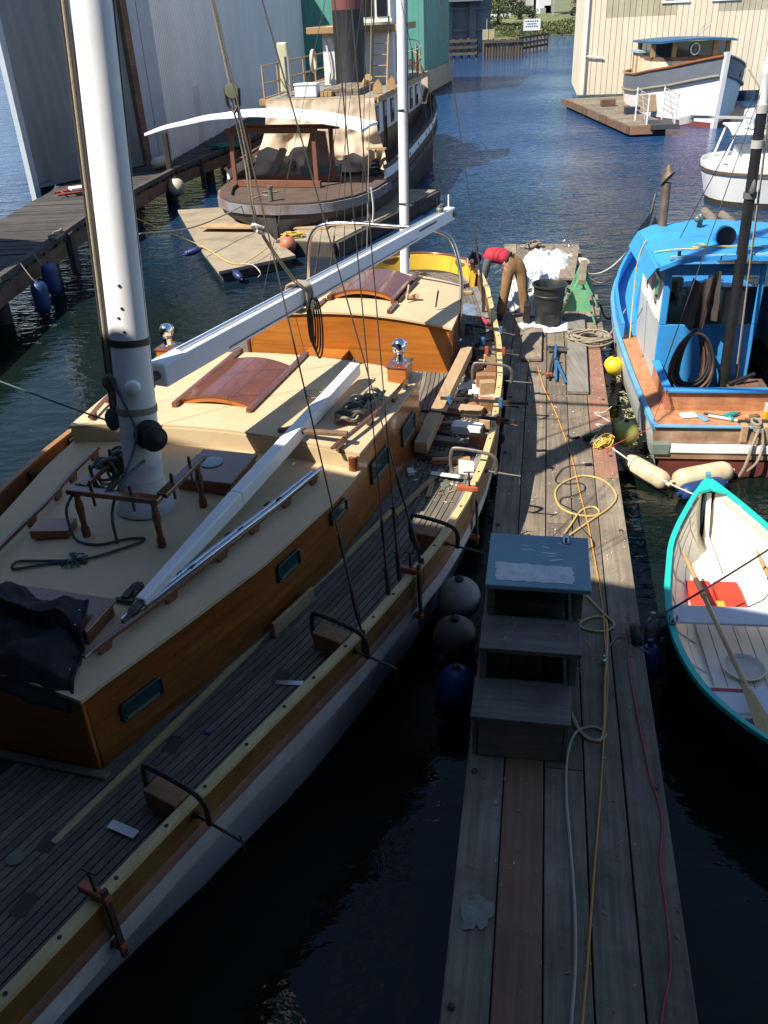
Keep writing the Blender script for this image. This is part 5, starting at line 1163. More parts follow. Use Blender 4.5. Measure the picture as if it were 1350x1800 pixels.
# local: x to the right (dock side), y away from the viewer. He leans to the left, over the rail.
Pv = [(.02, .0, .94), (-.08, -.03, .86), (-.13, -.06, .47), (-.20, -.05, .07), (.12, .02, .86), (.17, -.01, .47), (.235, .0, .07), (-.16, .03, 1.02), (-.36, .06, 1.05), (-.52, .09, 1.03)]
Ev = [(0, 1), (1, 2), (2, 3), (0, 4), (4, 5), (5, 6), (0, 7), (7, 8), (8, 9)]
body = skin('body', Pv, Ev, [(.13, .12), .09, .065, .045, .09, .065, .045, (.12, .11), (.13, .12), (.06, .06)], SKINM, per)
skin('trousers', [(.02, .0, .955), (-.075, -.03, .86), (-.13, -.06, .48), (-.20, -.05, .06), (.115, .02, .86), (.17, -.01, .48), (.235, .0, .06), (-.06, .012, .99)], [(0, 1), (1, 2), (2, 3), (0, 4), (4, 5), (5, 6), (0, 7)], [(.155, .145), .115, .09, .088, .115, .09, .088, (.145, .135)], PANT, per)
skin('jacket', [(-.06, .012, .995), (-.22, .035, 1.06), (-.40, .06, 1.07), (-.53, .085, 1.03)], [(0, 1), (1, 2), (2, 3)], [(.150, .145), (.158, .145), (.165, .14), (.10, .085)], JACK, per)
skin('waist_panel', [(-.05, .010, .99), (-.15, .025, 1.035)], [(0, 1)], [(.160, .152), (.166, .152)], JBLK, per, 2)
skin('shoulder_panel', [(-.43, .062, 1.085), (-.51, .08, 1.06)], [(0, 1)], [(.14, .125), (.10, .09)], JBLK, per, 2)
for s_, nm in ((-1, 'near'), (1, 'far')):
    y0 = .05 + s_ * .19
    skin('sleeve', [(-.42, .06 + s_ * .13, 1.04), (-.45, y0, .90), (-.48, y0 + .01, .74), (-.57, y0 - s_ * .04, .63)], [(0, 1), (1, 2), (2, 3)], [.08, .068, .056, .044], GREYC, per)
    w0 = Vector((-.57, y0 - s_ * .045, .62))
    hd = skin('hand', [w0, w0 + Vector((-.06, 0, -.04))], [(0, 1)], [(.028, .034), (.03, .036)], SKINM, per)
    for k in range(4):
        f0 = w0 + Vector((-.065, (k - 1.5) * .018, -.045)); ln = (.060, .07, .066, .05)[k]
        skin('finger', [f0, f0 + Vector((-ln * .5, 0, -ln * .25)), f0 + Vector((-ln * .75, 0, -ln * .7))], [(0, 1), (1, 2)], [.009, .0085, .008], SKINM, hd, 1)
    f0 = w0 + Vector((-.02, -s_ * .03, -.02)); skin('thumb', [f0, f0 + Vector((-.03, -s_ * .02, -.02)), f0 + Vector((-.06, -s_ * .015, -.035))], [(0, 1), (1, 2)], [.011, .010, .009], SKINM, hd, 1)
hc = Vector((-.68, .10, .98))
q = MB(); q.ball(hc, .105, 18, (1.12, .82, .92)); q.ball(hc + Vector((-.06, 0, -.085)), .05, 10, (.8, .9, 1.0)); q.v = q.v; hd = q.build('head', SKINM, per, smooth=80)
q = MB(); q.ball(hc + Vector((.012, 0, .018)), .112, 18, (1.1, .88, .9)); q.build('hair', mat('dark_hair', (.018, .013, .010), .7, bump=.8, bs=60), hd, smooth=80)
q = MB(); q.tube([hc + Vector((-.02, .1 * math.cos(t), .02 + .115 * math.sin(t))) for t in np.linspace(0, math.pi, 11)], .011, 6); q.build('ear_defender_band', BLACK, hd, smooth=60)
for s_ in (-1, 1):
    q = MB(); q.lathe([(.034, 0), (.036, .02), (.02, .035)], hc + Vector((-.02, s_ * .088, -.0)), 12, (0, s_, 0)); q.build('ear_cup', PAPER if s_ < 0 else BLACK, hd, smooth=50)
    q = MB(); q.ball(hc + Vector((-.098, s_ * .034, -.035)), .011, 8); q.build('eye', PAPER, hd, smooth=60)
q = MB(); q.tube([hc + Vector((-.115, 0, -.02)), hc + Vector((-.135, 0, -.055)), hc + Vector((-.12, 0, -.065))], [.010, .015, .010], 8); q.build('nose', SKINM, hd, smooth=70)
q = MB(); q.bar(hc + Vector((-.112, -.022, -.09)), hc + Vector((-.112, .022, -.09)), .008, .008); q.build('mouth', mat('lips', (.35, .13, .11), .5), hd)
for p in ((-.205, -.09, 0), (.235, -.04, 0)):
    q = MB(); q.loft([[(p[0] + sx * w, p[1] + yy, z) for sx, z in ((-1, 0), (1, 0), (1, hh), (-1, hh))] for yy, w, hh in ((-.08, .045, .09), (0, .05, .10), (.09, .052, .07), (.17, .045, .05), (.20, .03, .04))], True, True); q.build('shoe', mat('dark_boot', (.04, .028, .02), .7), per, smooth=50, bevel=.006)


# ================================================================ BLUE WORK BOAT (local: x right, y forward)
FM = frot(8, (4.55, 9.55, 0))
fb = thing('work_boat', 'bright blue wooden work boat with bare wood stern deck', 'boat', (4.55, 9.55, 0), 8)
BLU = mat('bright_blue_paint', (.035, .30, .66), .5, col2=(.04, .24, .55), vs=3.5, dirt=.4, ds=3.5, dcol=(.10, .22, .36), bump=.5, bs=6)
HG = mat('pale_grey_hull', (.55, .55, .53), .5, col2=(.46, .46, .45), vs=3, dirt=.3, ds=3)
BARE = mat('sanded_orange_wood', (.56, .27, .13), .6, col2=(.42, .18, .08), vs=4, st=(2, 1, 1), grain=.35, gs=(3, 24, 24), dirt=.3, ds=3, dcol=(.10, .045, .025))
BROWN = mat('worn_varnish', (.26, .14, .075), .5, col2=(.42, .28, .18), vs=3, st=(1, 3, 3), grain=.4, gs=(3, 24, 24), dirt=.4, ds=4)
GUN = mat('worn_blue_edge', (.10, .30, .50), .5, col2=(.16, .38, .55), vs=5, dirt=.2)
FU = [-.15, .6, 1.5, 3, 3.8, 5.0, 5.8, 6.6, 7.4, 8.1, 8.7, 9.0]; FH = [1.16, 1.20, 1.23, 1.24, 1.22, 1.13, .98, .78, .54, .28, .06, .01]
def fh(y): return float(np.interp(y, FU, FH))
def fz(y): return .66 + .0012 * max(0, y) ** 2 + .012 * max(0, y)
rings = []
for y in np.linspace(-.12, 9.0, 34):
    w, z = fh(y), fz(y); k = 1 - .25 * max(0, (y - 6) / 3)
    rings.append([(w, y, z), (w * .99, y, .42), (w * .94 * k, y, .12), (w * .75 * k, y, -.3), (-w * .75 * k, y, -.3), (-w * .94 * k, y, .12), (-w * .99, y, .42), (-w, y, z)])
q = MB(); q.loft(rings, False, False); q.build('hull', HG, fb, smooth=50)
# transom: brown panel, white rub rail, green corner, red bottom
q = MB(); q.extr([(-1.16, -.15, .44), (1.16, -.15, .44), (1.17, -.12, .655), (-1.17, -.12, .655)], (0, .04, 0)); tr_ = q.build('transom', BROWN, fb)
q = MB(); q.bx(-.95, 1.1, -.21, -.145, .33, .435); q.build('rub_rail', WHITE, tr_, bevel=.01)
q = MB(); q.bx(-1.19, -.955, -.22, -.13, .30, .46); q.build('corner_cap', mat('grey_green_cap', (.18, .23, .19), .6, dirt=.3), tr_, bevel=.02)
q = MB(); q.bx(-1.12, 1.12, -.19, -.13, .245, .325); q.build('lower_plank', BROWN, tr_)
q = MB(); q.bx(-1.06, 1.06, -.165, -.12, -.3, .24); q.build('bottom_paint', mat('red_bottom', (.16, .035, .025), .7, amt=.5, dirt=.3), tr_)
# gunwale edge strips
for sg in (-1, 1):
    P = [(sg * fh(y), y, fz(y)) for y in np.linspace(-.13, 8.95, 30)]
    q = MB(); q.loft([[(x + sg * .03, y, z - .05), (x + sg * .03, y, z + .02), (x - sg * .03, y, z + .02), (x - sg * .03, y, z - .05)] for x, y, z in P], True, True)
    if sg > 0: q.f = [tuple(reversed(f)) for f in q.f]
    q.build('gunwale', GUN if True else BLU, fb, smooth=40)
q = MB(); q.bx(-1.17, 1.17, -.16, -.10, .648, .672); q.build('stern_edge', GUN, fb, bevel=.006)
# stern and side decks, coaming
q = MB(); q.bx(-1.14, 1.14, -.10, .41, .60, .635); q.build('stern_deck', BARE, fb)
for sg in (-1, 1):
    A = [[(sg * (fh(y) - .02), y, fz(y) - .03), (sg * .955, y, .635 + .004 * max(0, y))] for y in np.linspace(.412, 4.2, 10)]
    q = MB(); q.grid([list(reversed(r)) if sg > 0 else r for r in A]); q.f = [tuple(reversed(f)) for f in q.f] if False else q.f; q.build('side_deck', BARE, fb)
q = MB(); q.bx(-.95, .95, .412, .45, .15, .885); q.build('coaming', BARE, fb)
for sg in (-1, 1):
    q = MB(); q.bx(sg * .935 - .018, sg * .935 + .018, .452, 1.48, .15, .885); q.build('coaming', BARE, fb)
q = MB(); q.bx(-.99, .99, .37, .49, .886, .925); q.build('coaming_cap', BLU, fb, bevel=.01)
for sg in (-1, 1):
    q = MB(); q.bx(sg * .94 - .05, sg * .94 + .05, .492, 1.46, .886, .922); q.build('coaming_cap', BLU, fb, bevel=.01)
q = MB(); q.bx(-.93, .93, .46, 3.2, .12, .16); q.build('cockpit_sole', mat('dark_sole', (.10, .07, .05), .8, amt=.4), fb)
# cabin
YA, YF, ZR = 1.5, 3.25, 2.2
for (x0, x1, z0, z1) in ((-.95, .30, .16, 1.40), (-.95, -.86, 1.402, ZR), (.24, .31, 1.402, ZR), (-.858, .238, 2.06, ZR)):
    q = MB(); q.bx(x0, x1, YA, YA + .045, z0, z1); q.build('cabin_back', BLU, fb, bevel=.008)
q = MB(); q.bx(.95 - .12, .95, YA, YA + .045, .16, ZR); q.build('cabin_back', BLU, fb)
# clear back window: thin real glass pane
gm_ = bpy.data.materials.new('clear_pane'); gm_.use_nodes = True
N_ = gm_.node_tree.nodes; L_ = gm_.node_tree.links; N_.clear(); o_ = N_.new('ShaderNodeOutputMaterial'); tr2 = N_.new('ShaderNodeBsdfTransparent'); gl_ = N_.new('ShaderNodeBsdfGlossy'); gl_.inputs['Roughness'].default_value = .03; mx = N_.new('ShaderNodeMixShader'); fr_ = N_.new('ShaderNodeFresnel'); fr_.inputs[0].default_value = 1.5
tr2.inputs[0].default_value = (.93, .95, .95, 1); L_.new(fr_.outputs[0], mx.inputs[0]); L_.new(tr2.outputs[0], mx.inputs[1]); L_.new(gl_.outputs[0], mx.inputs[2]); L_.new(mx.outputs[0], o_.inputs[0])
q = MB(); q.bx(-.857, .237, YA + .018, YA + .024, 1.403, 2.058); q.build('back_window', gm_, fb)
GRYP = mat('pale_grey_panel', (.46, .48, .48), .5, amt=.2, dirt=.1)
for sg in (-1, 1):
    x = sg * .95
    q = MB(); q.bx(min(x, x - sg * .04), max(x, x - sg * .04), YA + .046, YF, .62, 1.42); q.build('cabin_side', GRYP, fb)
    q = MB(); q.bx(min(x, x - sg * .04), max(x, x - sg * .04), YA + .046, YF, 1.96, ZR); q.build('cabin_side', BLU, fb)
    for y0, y1 in ((YA + .046, 1.72), (2.40, 2.52), (3.12, YF)):
        q = MB(); q.bx(min(x, x - sg * .04), max(x, x - sg * .04), y0, y1, 1.421, 1.958); q.build('window_post', WHITE, fb)
    for y0, y1 in ((1.72, 2.40), (2.52, 3.12)):
        f = MB()
        for a in ((y0, y1, 1.421, 1.47), (y0, y1, 1.91, 1.958), (y0, y0 + .05, 1.471, 1.909), (y1 - .05, y1, 1.471, 1.909)): f.bx(x - sg * .05, x + sg * .02, a[0], a[1], a[2], a[3])
        w = f.build('side_window', WHITE, fb); q = MB(); q.bx(x - sg * .02, x - sg * .012, y0 + .05, y1 - .05, 1.471, 1.909); q.build('pane', gm_, w)
q = MB(); q.bx(-.91, .91, YF - .04, YF, .62, 1.42); q.build('cabin_front', BLU, fb); q = MB(); q.bx(-.91, .91, YF - .04, YF, 1.96, ZR); q.build('cabin_front', BLU, fb)
q = MB(); q.bx(-.9, .9, YF - .03, YF - .022, 1.421, 1.958); q.build('front_window', gm_, fb)
rows = []
for y in np.linspace(1.30, 3.45, 26):
    row = []
    for s_ in np.linspace(-1, 1, 31):
        x = s_ * 1.06; z = ZR + .08 + .10 * (1 - s_ * s_) - .05 * max(0, abs(s_) - .8) * 5 - (.04 if y > 3.3 else 0) + .028 * noise.fractal(Vector((x * 2.6, y * 2.6, 3)), .8, 2, 4)
        row.append((x, y, z))
    rows.append(row)
q = MB(); q.slab(rows, .06); rf = q.build('cabin_roof', BLU, fb, smooth=40)
# sloping blue visor panel at the left of the roof and trunk forward
q = MB(); q.extr([(-1.10, 1.35, 2.20), (-1.07, 3.4, 2.20), (-1.17, 3.45, 1.98), (-1.17, 1.55, 1.99)], (.03, 0, .012)); q.build('visor', BLU, fb)
q = MB(); q.loft([[(-w, y, .66), (w, y, .66), (w * .9, y, z), (0, y, z + .08), (-w * .9, y, z)] for y, w, z in ((3.26, .86, 1.22), (4.6, .80, 1.22), (5.6, .60, 1.20))], True, True); q.build('trunk_cabin', BLU, fb, smooth=30)
A = [[(-fh(y) + .03, y, fz(y) - .05), (fh(y) - .03, y, fz(y) - .05)] for y in np.linspace(3.2, 8.9, 16)]; q = MB(); q.grid(A); q.build('fore_deck', BLU, fb)
for sg in (-1, 1):
    P = [(sg * (fh(y) - .02), y, fz(y)) for y in np.linspace(3.0, 8.9, 20)]
    q = MB(); q.loft([[(x, y, z), (x, y, z + .22), (x - sg * .05, y, z + .22), (x - sg * .05, y, z)] for x, y, z in P], True, True)
    if sg > 0: q.f = [tuple(reversed(f)) for f in q.f]
    q.build('bulwark', BLU, fb, smooth=40)
# exhaust stack with cap
RST = mat('rusty_pipe', (.11, .075, .055), .6, metal=.5, col2=(.20, .15, .11), vs=8)
q = MB(); q.lathe([(.085, -.04), (.07, .03), (.062, .05), (.058, .62)], (-.76, 3.2, 2.30), 14); sk_ = q.build('exhaust_stack', RST, fb, smooth=50)
q = MB(); q.loft([[(-.76 + r * math.cos(t), 3.2 + r * math.sin(t), z + .11 * (1 + math.cos(t + .6)) * (i == 0)) for t in np.linspace(0, 6.283, 17)[:-1]] for i, (r, z) in enumerate(((.095, 2.86), (.062, 3.09), (.03, 3.15), (.003, 3.17)))], True, False); q.build('stack_cap', RST, sk_, smooth=50)
# cowl on the roof facing the viewer
q = MB(); P = spline([(-.18, 2.1, 2.32), (-.18, 2.08, 2.42), (-.18, 1.98, 2.47), (-.18, 1.82, 2.48)], 5); q.tube(P, [.10 + .03 * i / len(P) for i in range(len(P))], 18); cw = q.build('cowl_vent', BLU, rf, smooth=60)
q = MB(); q.lathe([(.125, 0), (.118, .004), (.001, .004)], (-.18, 1.815, 2.48), 18, (0, -1, 0)); q.build('cowl_mouth', BLACK, cw)
q = MB(); q.lathe([(.05, 0), (.035, .05), (.045, .08), (.045, .15), (.02, .18)], (-.30, 2.9, 2.37), 12); q.ball((-.36, 2.8, 2.50), .05, 10); q.build('deck_light', mat('grey_green_metal', (.14, .20, .17), .5, metal=.3), rf, smooth=50)
q = MB(); q.bar((-.95, 1.36, 2.33), (.9, 1.36, 2.37), .05, .05); q.build('roof_rail', mat('pale_blue_rail', (.22, .40, .55), .5), rf, bevel=.01)
q = MB(); q.bar((-.84, 1.36, 2.34), (-.84, 1.36, 2.42), .04, .04); q.build('rail_end', STEEL, rf)
rope('roof_lashing', [(-1.05, 1.9, 2.27), (-.8, 1.75, 2.34), (-.55, 1.62, 2.38), (-.45, 1.75, 2.39), (-.52, 1.82, 2.39), (-.60, 1.66, 2.385), (-.30, 1.60, 2.41), (-.05, 1.62, 2.40), (.25, 1.60, 2.39)], .009, ROPEY, rf)
rope('roof_lashing', [(-1.06, 2.6, 2.27), (-1.16, 2.5, 2.0), (-1.20, 2.3, 1.5), (-1.22, 2.1, 1.0)], .009, ROPEY, fb)
# black mast with fittings
def FP(z): return Vector((-.03 - .028 * (z - .5), 1.33, z))
MBK = mat('black_mast_paint', (.010, .010, .012), .45, col2=(.016, .016, .018), vs=4, dirt=.25, ds=7, dcol=(.06, .05, .045))
q = MB(); q.tube([FP(z) for z in (.16, 2, 4.05)], [.075, .068, .062], 16); fm_ = q.build('mast', MBK, fb, smooth=50)
q = MB(); q.tube([FP(z) for z in (4.051, 4.40, 4.42, 4.62)], [.058, .058, .07, .03], 16); q.build('mast_top', WHITE, fm_, smooth=50)
for z, mm in ((3.62, mat('light_band', (.45, .44, .40), .6)), (4.0, MATS['light_band'])):
    q = MB(); q.tube([FP(z), FP(z + .09)], .074, 16); q.build('mast_band', mm, fm_, smooth=40)
q = MB(); q.tube([FP(3.05), FP(3.12)], .08, 16); q.lathe([(.03, 0), (.045, .03), (.02, .14), (.005, .16)], FP(3.12) + Vector((-.0, -.09, 0)), 10); q.build('lamp_bracket', mat('grey_fitting', (.12, .12, .13), .5), fm_, smooth=40)
q = MB(); q.bar(FP(3.95) + Vector((-.1, -.0, .0)), FP(3.95) + Vector((-.78, .10, .02)), .03, .028); q.bar(FP(3.95) + Vector((-.74, .10, .0)), FP(3.95) + Vector((-.90, .12, -.03)), .02, .08); q.build('crane_arm', mat('pale_grey_paint', (.5, .5, .5), .5), fm_)
for dx, dy in ((.12, .0), (.14, .05)):
    q = MB(); q.tube([FP(.95) + Vector((dx, dy - .08, 0)), FP(4.4) + Vector((dx * .6, 0, 0))], .009, 6); q.build('halyard', ROPE, fm_)
q = MB(); q.tube([FP(.62) + Vector((.13, -.09, 0)), FP(.95) + Vector((.125, -.09, 0))], .018, 8); q.build('shackle', STEEL, fm_, smooth=50)
for a, b in (((-1.0, 3.0, 1.0), FP(4.4)), ((-.95, .9, .95), FP(4.4)), ((.9, .9, .95), FP(4.4))):
    q = MB(); q.tube([a, b], .006, 6); q.build('stay', WIRE, fm_)
# anchor and pile of gear at the bow
q = MB(); q.tube([(-.25, 7.6, 1.1), (-.1, 7.9, 1.9)], .02, 8); q.extr([(-.28, 7.6, 1.1), (-.5, 7.4, 1.25), (-.14, 7.7, 1.65)], (.02, .05, 0)); q.extr([(-.22, 7.6, 1.1), (.05, 7.7, 1.15), (-.08, 7.8, 1.5)], (.02, .05, 0)); q.build('anchor', RST, fb)
q = MB(); q.tube([(-.05, 7.5, 1.1), (.02, 7.6, 1.45), (.1, 7.4, 1.1)], .03, 8); q.build('anchor_rope', ROPE, fb, smooth=60)
# interior seen through the back window
q = MB(); q.bx(-.86, .2, 2.1, 3.1, .7, 1.42); q.build('galley_counter', mat('pale_green_counter', (.30, .42, .36), .6, amt=.3), fb)
q = MB(); q.bx(-.05, .22, 1.85, 2.05, 1.0, 1.75); q.build('bulkhead_panel', mat('cream_panel', (.55, .50, .38), .7), fb)
for k in range(8):
    x = RS.uniform(-.8, .2); y = RS.uniform(2.25, 2.9); q = MB(); q.bx(x, x + RS.uniform(.06, .2), y - .08, y + .06, 1.422, 1.45 + RS.uniform(.05, .28)); q.build('galley_item', [PAPER, FBL, CARD, GRYP][k % 4], fb, bevel=.01)
# ---- loose things in the work boat
def fthing(name, label, cat, p, head=0): return thing(name, label, cat, FM @ Vector(p), 8 + head)
DBR = mat('brown_hose', (.16, .075, .05), .6, amt=.4); DBK = mat('black_hose', (.03, .028, .028), .6, amt=.4)
t = fthing('hose_coil', 'hanging coil of black and brown hoses on the blue cabin back', 'hose', (-.52, 1.34, .2))
RQ = random.Random(20)
for k in range(12):
    w_ = .12 + .012 * k; h_ = .42 + RQ.uniform(-.08, .06); ph = RQ.uniform(-.2, .2); yy = -.02 - .012 * k
    P = [(w_ * math.sin(a_) * (1 + .25 * (1 - math.cos(a_)) * .5) + ph * .1, yy + .03 * math.sin(a_ * 2), 1.18 - h_ * (1 - math.cos(a_)) + .02 * ph) for a_ in np.linspace(0, 6.283, 17)[:-1]]
    rope('hose_turn', P, .017, DBR if k % 3 == 1 else DBK, t, 3, 7, closed=True)
q = MB(); q.slab([[(-.12 + .34 * s_ + .06 * r_ * (s_ - .5), -.05 + .045 * math.sin(s_ * 16 + 2 * r_) * (.4 + r_) - .03 * noise.noise(Vector((s_ * 5, r_ * 4, 8))), 1.90 - .62 * r_ - .07 * math.sin(s_ * 5)) for s_ in np.linspace(0, 1, 22)] for r_ in np.linspace(0, 1, 12)], .015); q.build('oilskin', mat('brown_oilskin', (.05, .038, .034), .8, amt=.4), t, smooth=70)
rope('hose_tail', [(.1, -.1, .4), (-.05, -.35, .35), (-.3, -.55, .55), (-.42, -.75, .2)], .016, DBR, t)
t = fthing('tool_crate', 'blue box with a wooden lid at the foot of the black mast', 'box', (.05, 1.22, .161))
q = MB(); q.bx(-.02, .42, -.02, .24, 0, .46); q.build('box', BLU, t, bevel=.01); q = MB(); q.bx(-.06, .45, -.05, .25, .461, .49); q.build('lid', W_OLD, t, bevel=.005)
q = MB(); q.bar((-.05, -.02, .52), (.3, .1, .62), .05, .04); q.build('tool', BLACK, t, bevel=.01)
def fbox(name, c, s, m, label, cat, yaw=0, bev=.006):
    q = MB(); q.bx(-s[0] / 2, s[0] / 2, -s[1] / 2, s[1] / 2, 0, s[2]); q.tr(FM @ Matrix.Translation(Vector(c)) @ Matrix.Rotation(RAD(yaw), 4, 'Z')); return tag(q.build(name, m, bevel=bev), label, cat)
TEAL = mat('teal_tool', (.03, .28, .27), .5, amt=.2)
t = fthing('drill', 'teal power drill lying on the bare wood stern deck', 'drill', (-.20, .20, .637), 60)
q = MB(); q.tube([(0, -.09, .035), (0, .06, .035), (0, .12, .03)], [.034, .036, .02], 12); q.build('motor', TEAL, t, smooth=50); q = MB(); q.tube([(0, .12, .03), (0, .17, .03)], [.014, .008], 8); q.build('chuck', IRON, t); q = MB(); q.bar((0, -.04, .03), (.13, -.06, .03), .045, .04); q.build('grip', TEAL, t, bevel=.01)
fbox('scraper', (-.54, .16, .637), (.07, .20, .02), GUN, 'blue scraper lying left of the teal drill', 'scraper', 25); fbox('rag', (-.70, .22, .637), (.20, .14, .03), PAPER, 'pale rag at the left of the tools on the stern deck', 'rag', 10, .015)
q = MB(); q.tube([FM @ Vector((-.46, .20, .66)), FM @ Vector((-.14, .06, .66))], .020, 10); tag(q.build('sealant_tube', mat('tube_white', (.6, .6, .65), .4), smooth=50), 'white sealant tube slanting in front of the teal drill', 'tube')
q = MB(); q.tube([FM @ Vector((-.50, .28, .66)), FM @ Vector((-.28, .20, .65))], .012, 8); tag(q.build('chisel', IRON, smooth=50), 'dark chisel beside the white sealant tube', 'chisel')
for k, (x, y) in enumerate(((.02, .10), (.10, .22), (.16, .06))): fbox('wood_chip', (x, y, .637), (.12, .07, .03), W_OLD, ['brown wood chip nearest the teal drill', 'brown wood chip below the paint tin', 'rightmost brown wood chip at the deck edge'][k], 'wood chip', 20 * k)
t = fthing('paint_tin', 'yellow and white rectangular solvent tin on the stern deck', 'tin', (.26, .20, .637), -10)
q = MB(); q.bx(-.055, .055, -.04, .04, 0, .20); q.build('body', mat('tin_white', (.65, .65, .66), .35, metal=.2), t, bevel=.006); q = MB(); q.bx(-.057, .057, -.042, .042, .01, .10); q.build('label_band', mat('tin_yellow', (.65, .42, .02), .4), t); q = MB(); q.lathe([(.02, 0), (.02, .02)], (.025, 0, .20), 12); q.build('cap', WHITE, t); q = MB(); q.tube([(-.04, 0, .20), (-.03, 0, .235), (.0, 0, .235)], .006, 6); q.build('handle', STEEL, t)
t = fthing('bollard', 'iron bitts wound with mooring rope on the transom', 'cleat', (.05, -.06, .672))
q = MB(); q.bar((-.22, 0, .03), (.18, 0, .03), .03, .05); q.build('bar', IRON, t, bevel=.01)
for x in (-.15, .1): q = MB(); q.bx(x - .04, x + .04, -.12, .02, -.20, .02); q.build('post', W_NEW, t, bevel=.01)
for k in range(4): rope('rope_turn', [(-.02 + .05 * math.cos(a_) + .01 * k, -.05 + .09 * math.sin(a_), .05 - .03 * k) for a_ in np.linspace(0, 6.283, 11)[:-1]], .018, ROPE, t, 3, 6, closed=True)
rope('rope_tail', [(0, -.14, 0), (-.05, -.18, -.2), (-.10, -.22, -.45), (-.14, -.20, -.62)], .02, ROPE, t); rope('rope_tail', [(.04, -.14, 0), (.07, -.18, -.2), (.02, -.24, -.4), (-.06, -.2, -.55)], .018, ROPE, t)
rope('red_line', [DW((1.30, 6.9, .50)), DW((1.30, 7.05, .545)), (3.35, 9.65, .60), (3.40, 9.70, .70), (3.64, 10.05, .935), (3.62, 9.9, .70)], .006, mat('red_line', (.5, .05, .04), .6), label='thin red line from the dock tangle over the blue stern')
rope('stern_rope', sag(DW((1.32, 7.1, .53)), (3.55, 8.35, .35), .05), .010, ROPEW, label='white line from the dock tangle to the rowing boat bow')
# floating barrel fenders
def barrel(name, a, b, r, m, label):
    a = Vector(a); b = Vector(b); d = b - a; L0 = d.length; t = thing(name, label, 'fender', (a + b) / 2 - Vector((0, 0, r)))
    q = MB(); q.lathe([(.001, 0), (r * .55, .0), (r * .8, .03), (r * .97, .09), (r, .16), (r, L0 - .16), (r * .97, L0 - .09), (r * .8, L0 - .03), (r * .55, L0), (.001, L0)], a - (a + b) / 2 + Vector((0, 0, r)), 24, d)
    q.build('body', m, t, smooth=50)
    for c_, s_ in ((a, -1), (b, 1)):
        q = MB(); q.tube([c_ - (a + b) / 2 + Vector((0, 0, r)) + d.normalized() * (s_ * .0), c_ - (a + b) / 2 + Vector((0, 0, r)) + d.normalized() * (s_ * .06)], .025, 8); q.build('eye', m, t, smooth=50)
    return t
CRM = mat('stained_cream_vinyl', (.58, .50, .33), .55, col2=(.48, .37, .22), vs=5, dirt=.45, ds=4, dcol=(.22, .14, .07))
barrel('barrel_fender', (3.12, 9.72, .12), (3.46, 9.12, .10), .125, CRM, 'stained cream barrel fender afloat under the stern corner')
barrel('barrel_fender', (3.56, 9.13, .12), (4.30, 9.33, .12), .14, CRM, 'stained cream barrel fender afloat across the transom')
barrel('barrel_fender', (3.55, 8.86, .10), (4.12, 9.05, .10), .11, FBL, 'blue barrel fender afloat beyond the rowing boat bow')
barrel('barrel_fender', (2.235, 5.62, .14), (2.22, 5.68, .46), .095, FBL, 'blue upright fender between the dock and the rowing boat')
barrel('barrel_fender', (2.345, 5.95, .16), (2.33, 6.0, .50), .07, FW, 'whitish upright fender touching the rowing boat flank')

# ================================================================ ROWING BOAT (local: y forward from the bow at 0)
rb = thing('rowing_boat', 'rowing boat with turquoise gunwale white inside and dark hull', 'boat', (3.47, 8.0, 0), 8)
RM = frot(8, (3.47, 8.0, 0))
RS_ = [0, .15, .4, .8, 1.13, 1.8, 2.2, 2.61, 3.0, 3.28, 3.6, 3.85, 4.05]; RHW = [.01, .11, .25, .44, .565, .70, .745, .745, .69, .60, .42, .22, .01]
_s = np.linspace(0, 4.05, 100); _h = np.convolve(np.pad(np.interp(_s, RS_, RHW), 3, mode='edge'), np.ones(7) / 7, 'valid'); _h[0] = .01; _h[-1] = .01
def rh(s_): return float(np.interp(s_, _s, _h))
def rzg(s_): return .60 + .17 * ((2.2 - s_) / 2.2) ** 2
TURQ = mat('turquoise_paint', (.02, .46, .40), .35, amt=.15); HNAVY = mat('dark_hull_paint', (.010, .016, .022), .35, amt=.4); INW = mat('white_inside', (.80, .76, .66), .45, col2=(.76, .71, .60), vs=2, dirt=.05)
def rsec(s_, off):
    w = max(.004, rh(s_) - off); z = rzg(s_); f = max(.06 + off, .10 + off * .6) ; k = 1 - .5 * abs(s_ - 2.1) / 2.1
    return [(w, z), (w * .97, z - .14), (w * .86, z - .30), (w * .62 * k + .003, f + .06), (w * .15 * k, f)]
def shell(off, m, name, flip):
    rings = []
    for s_ in np.linspace(.01 if off == 0 else .12, 4.04 if off == 0 else 3.93, 44):
        h_ = rsec(s_, off); rings.append([(x, -s_, z) for x, z in h_] + [(-x, -s_, z) for x, z in reversed(h_)])
    q = MB(); q.loft(rings, False, False)
    if flip: q.f = [tuple(reversed(f)) for f in q.f]
    return q.build(name, m, rb, smooth=60)
shell(0, HNAVY, 'hull', False); shell(.022, INW, 'inner_lining', True)
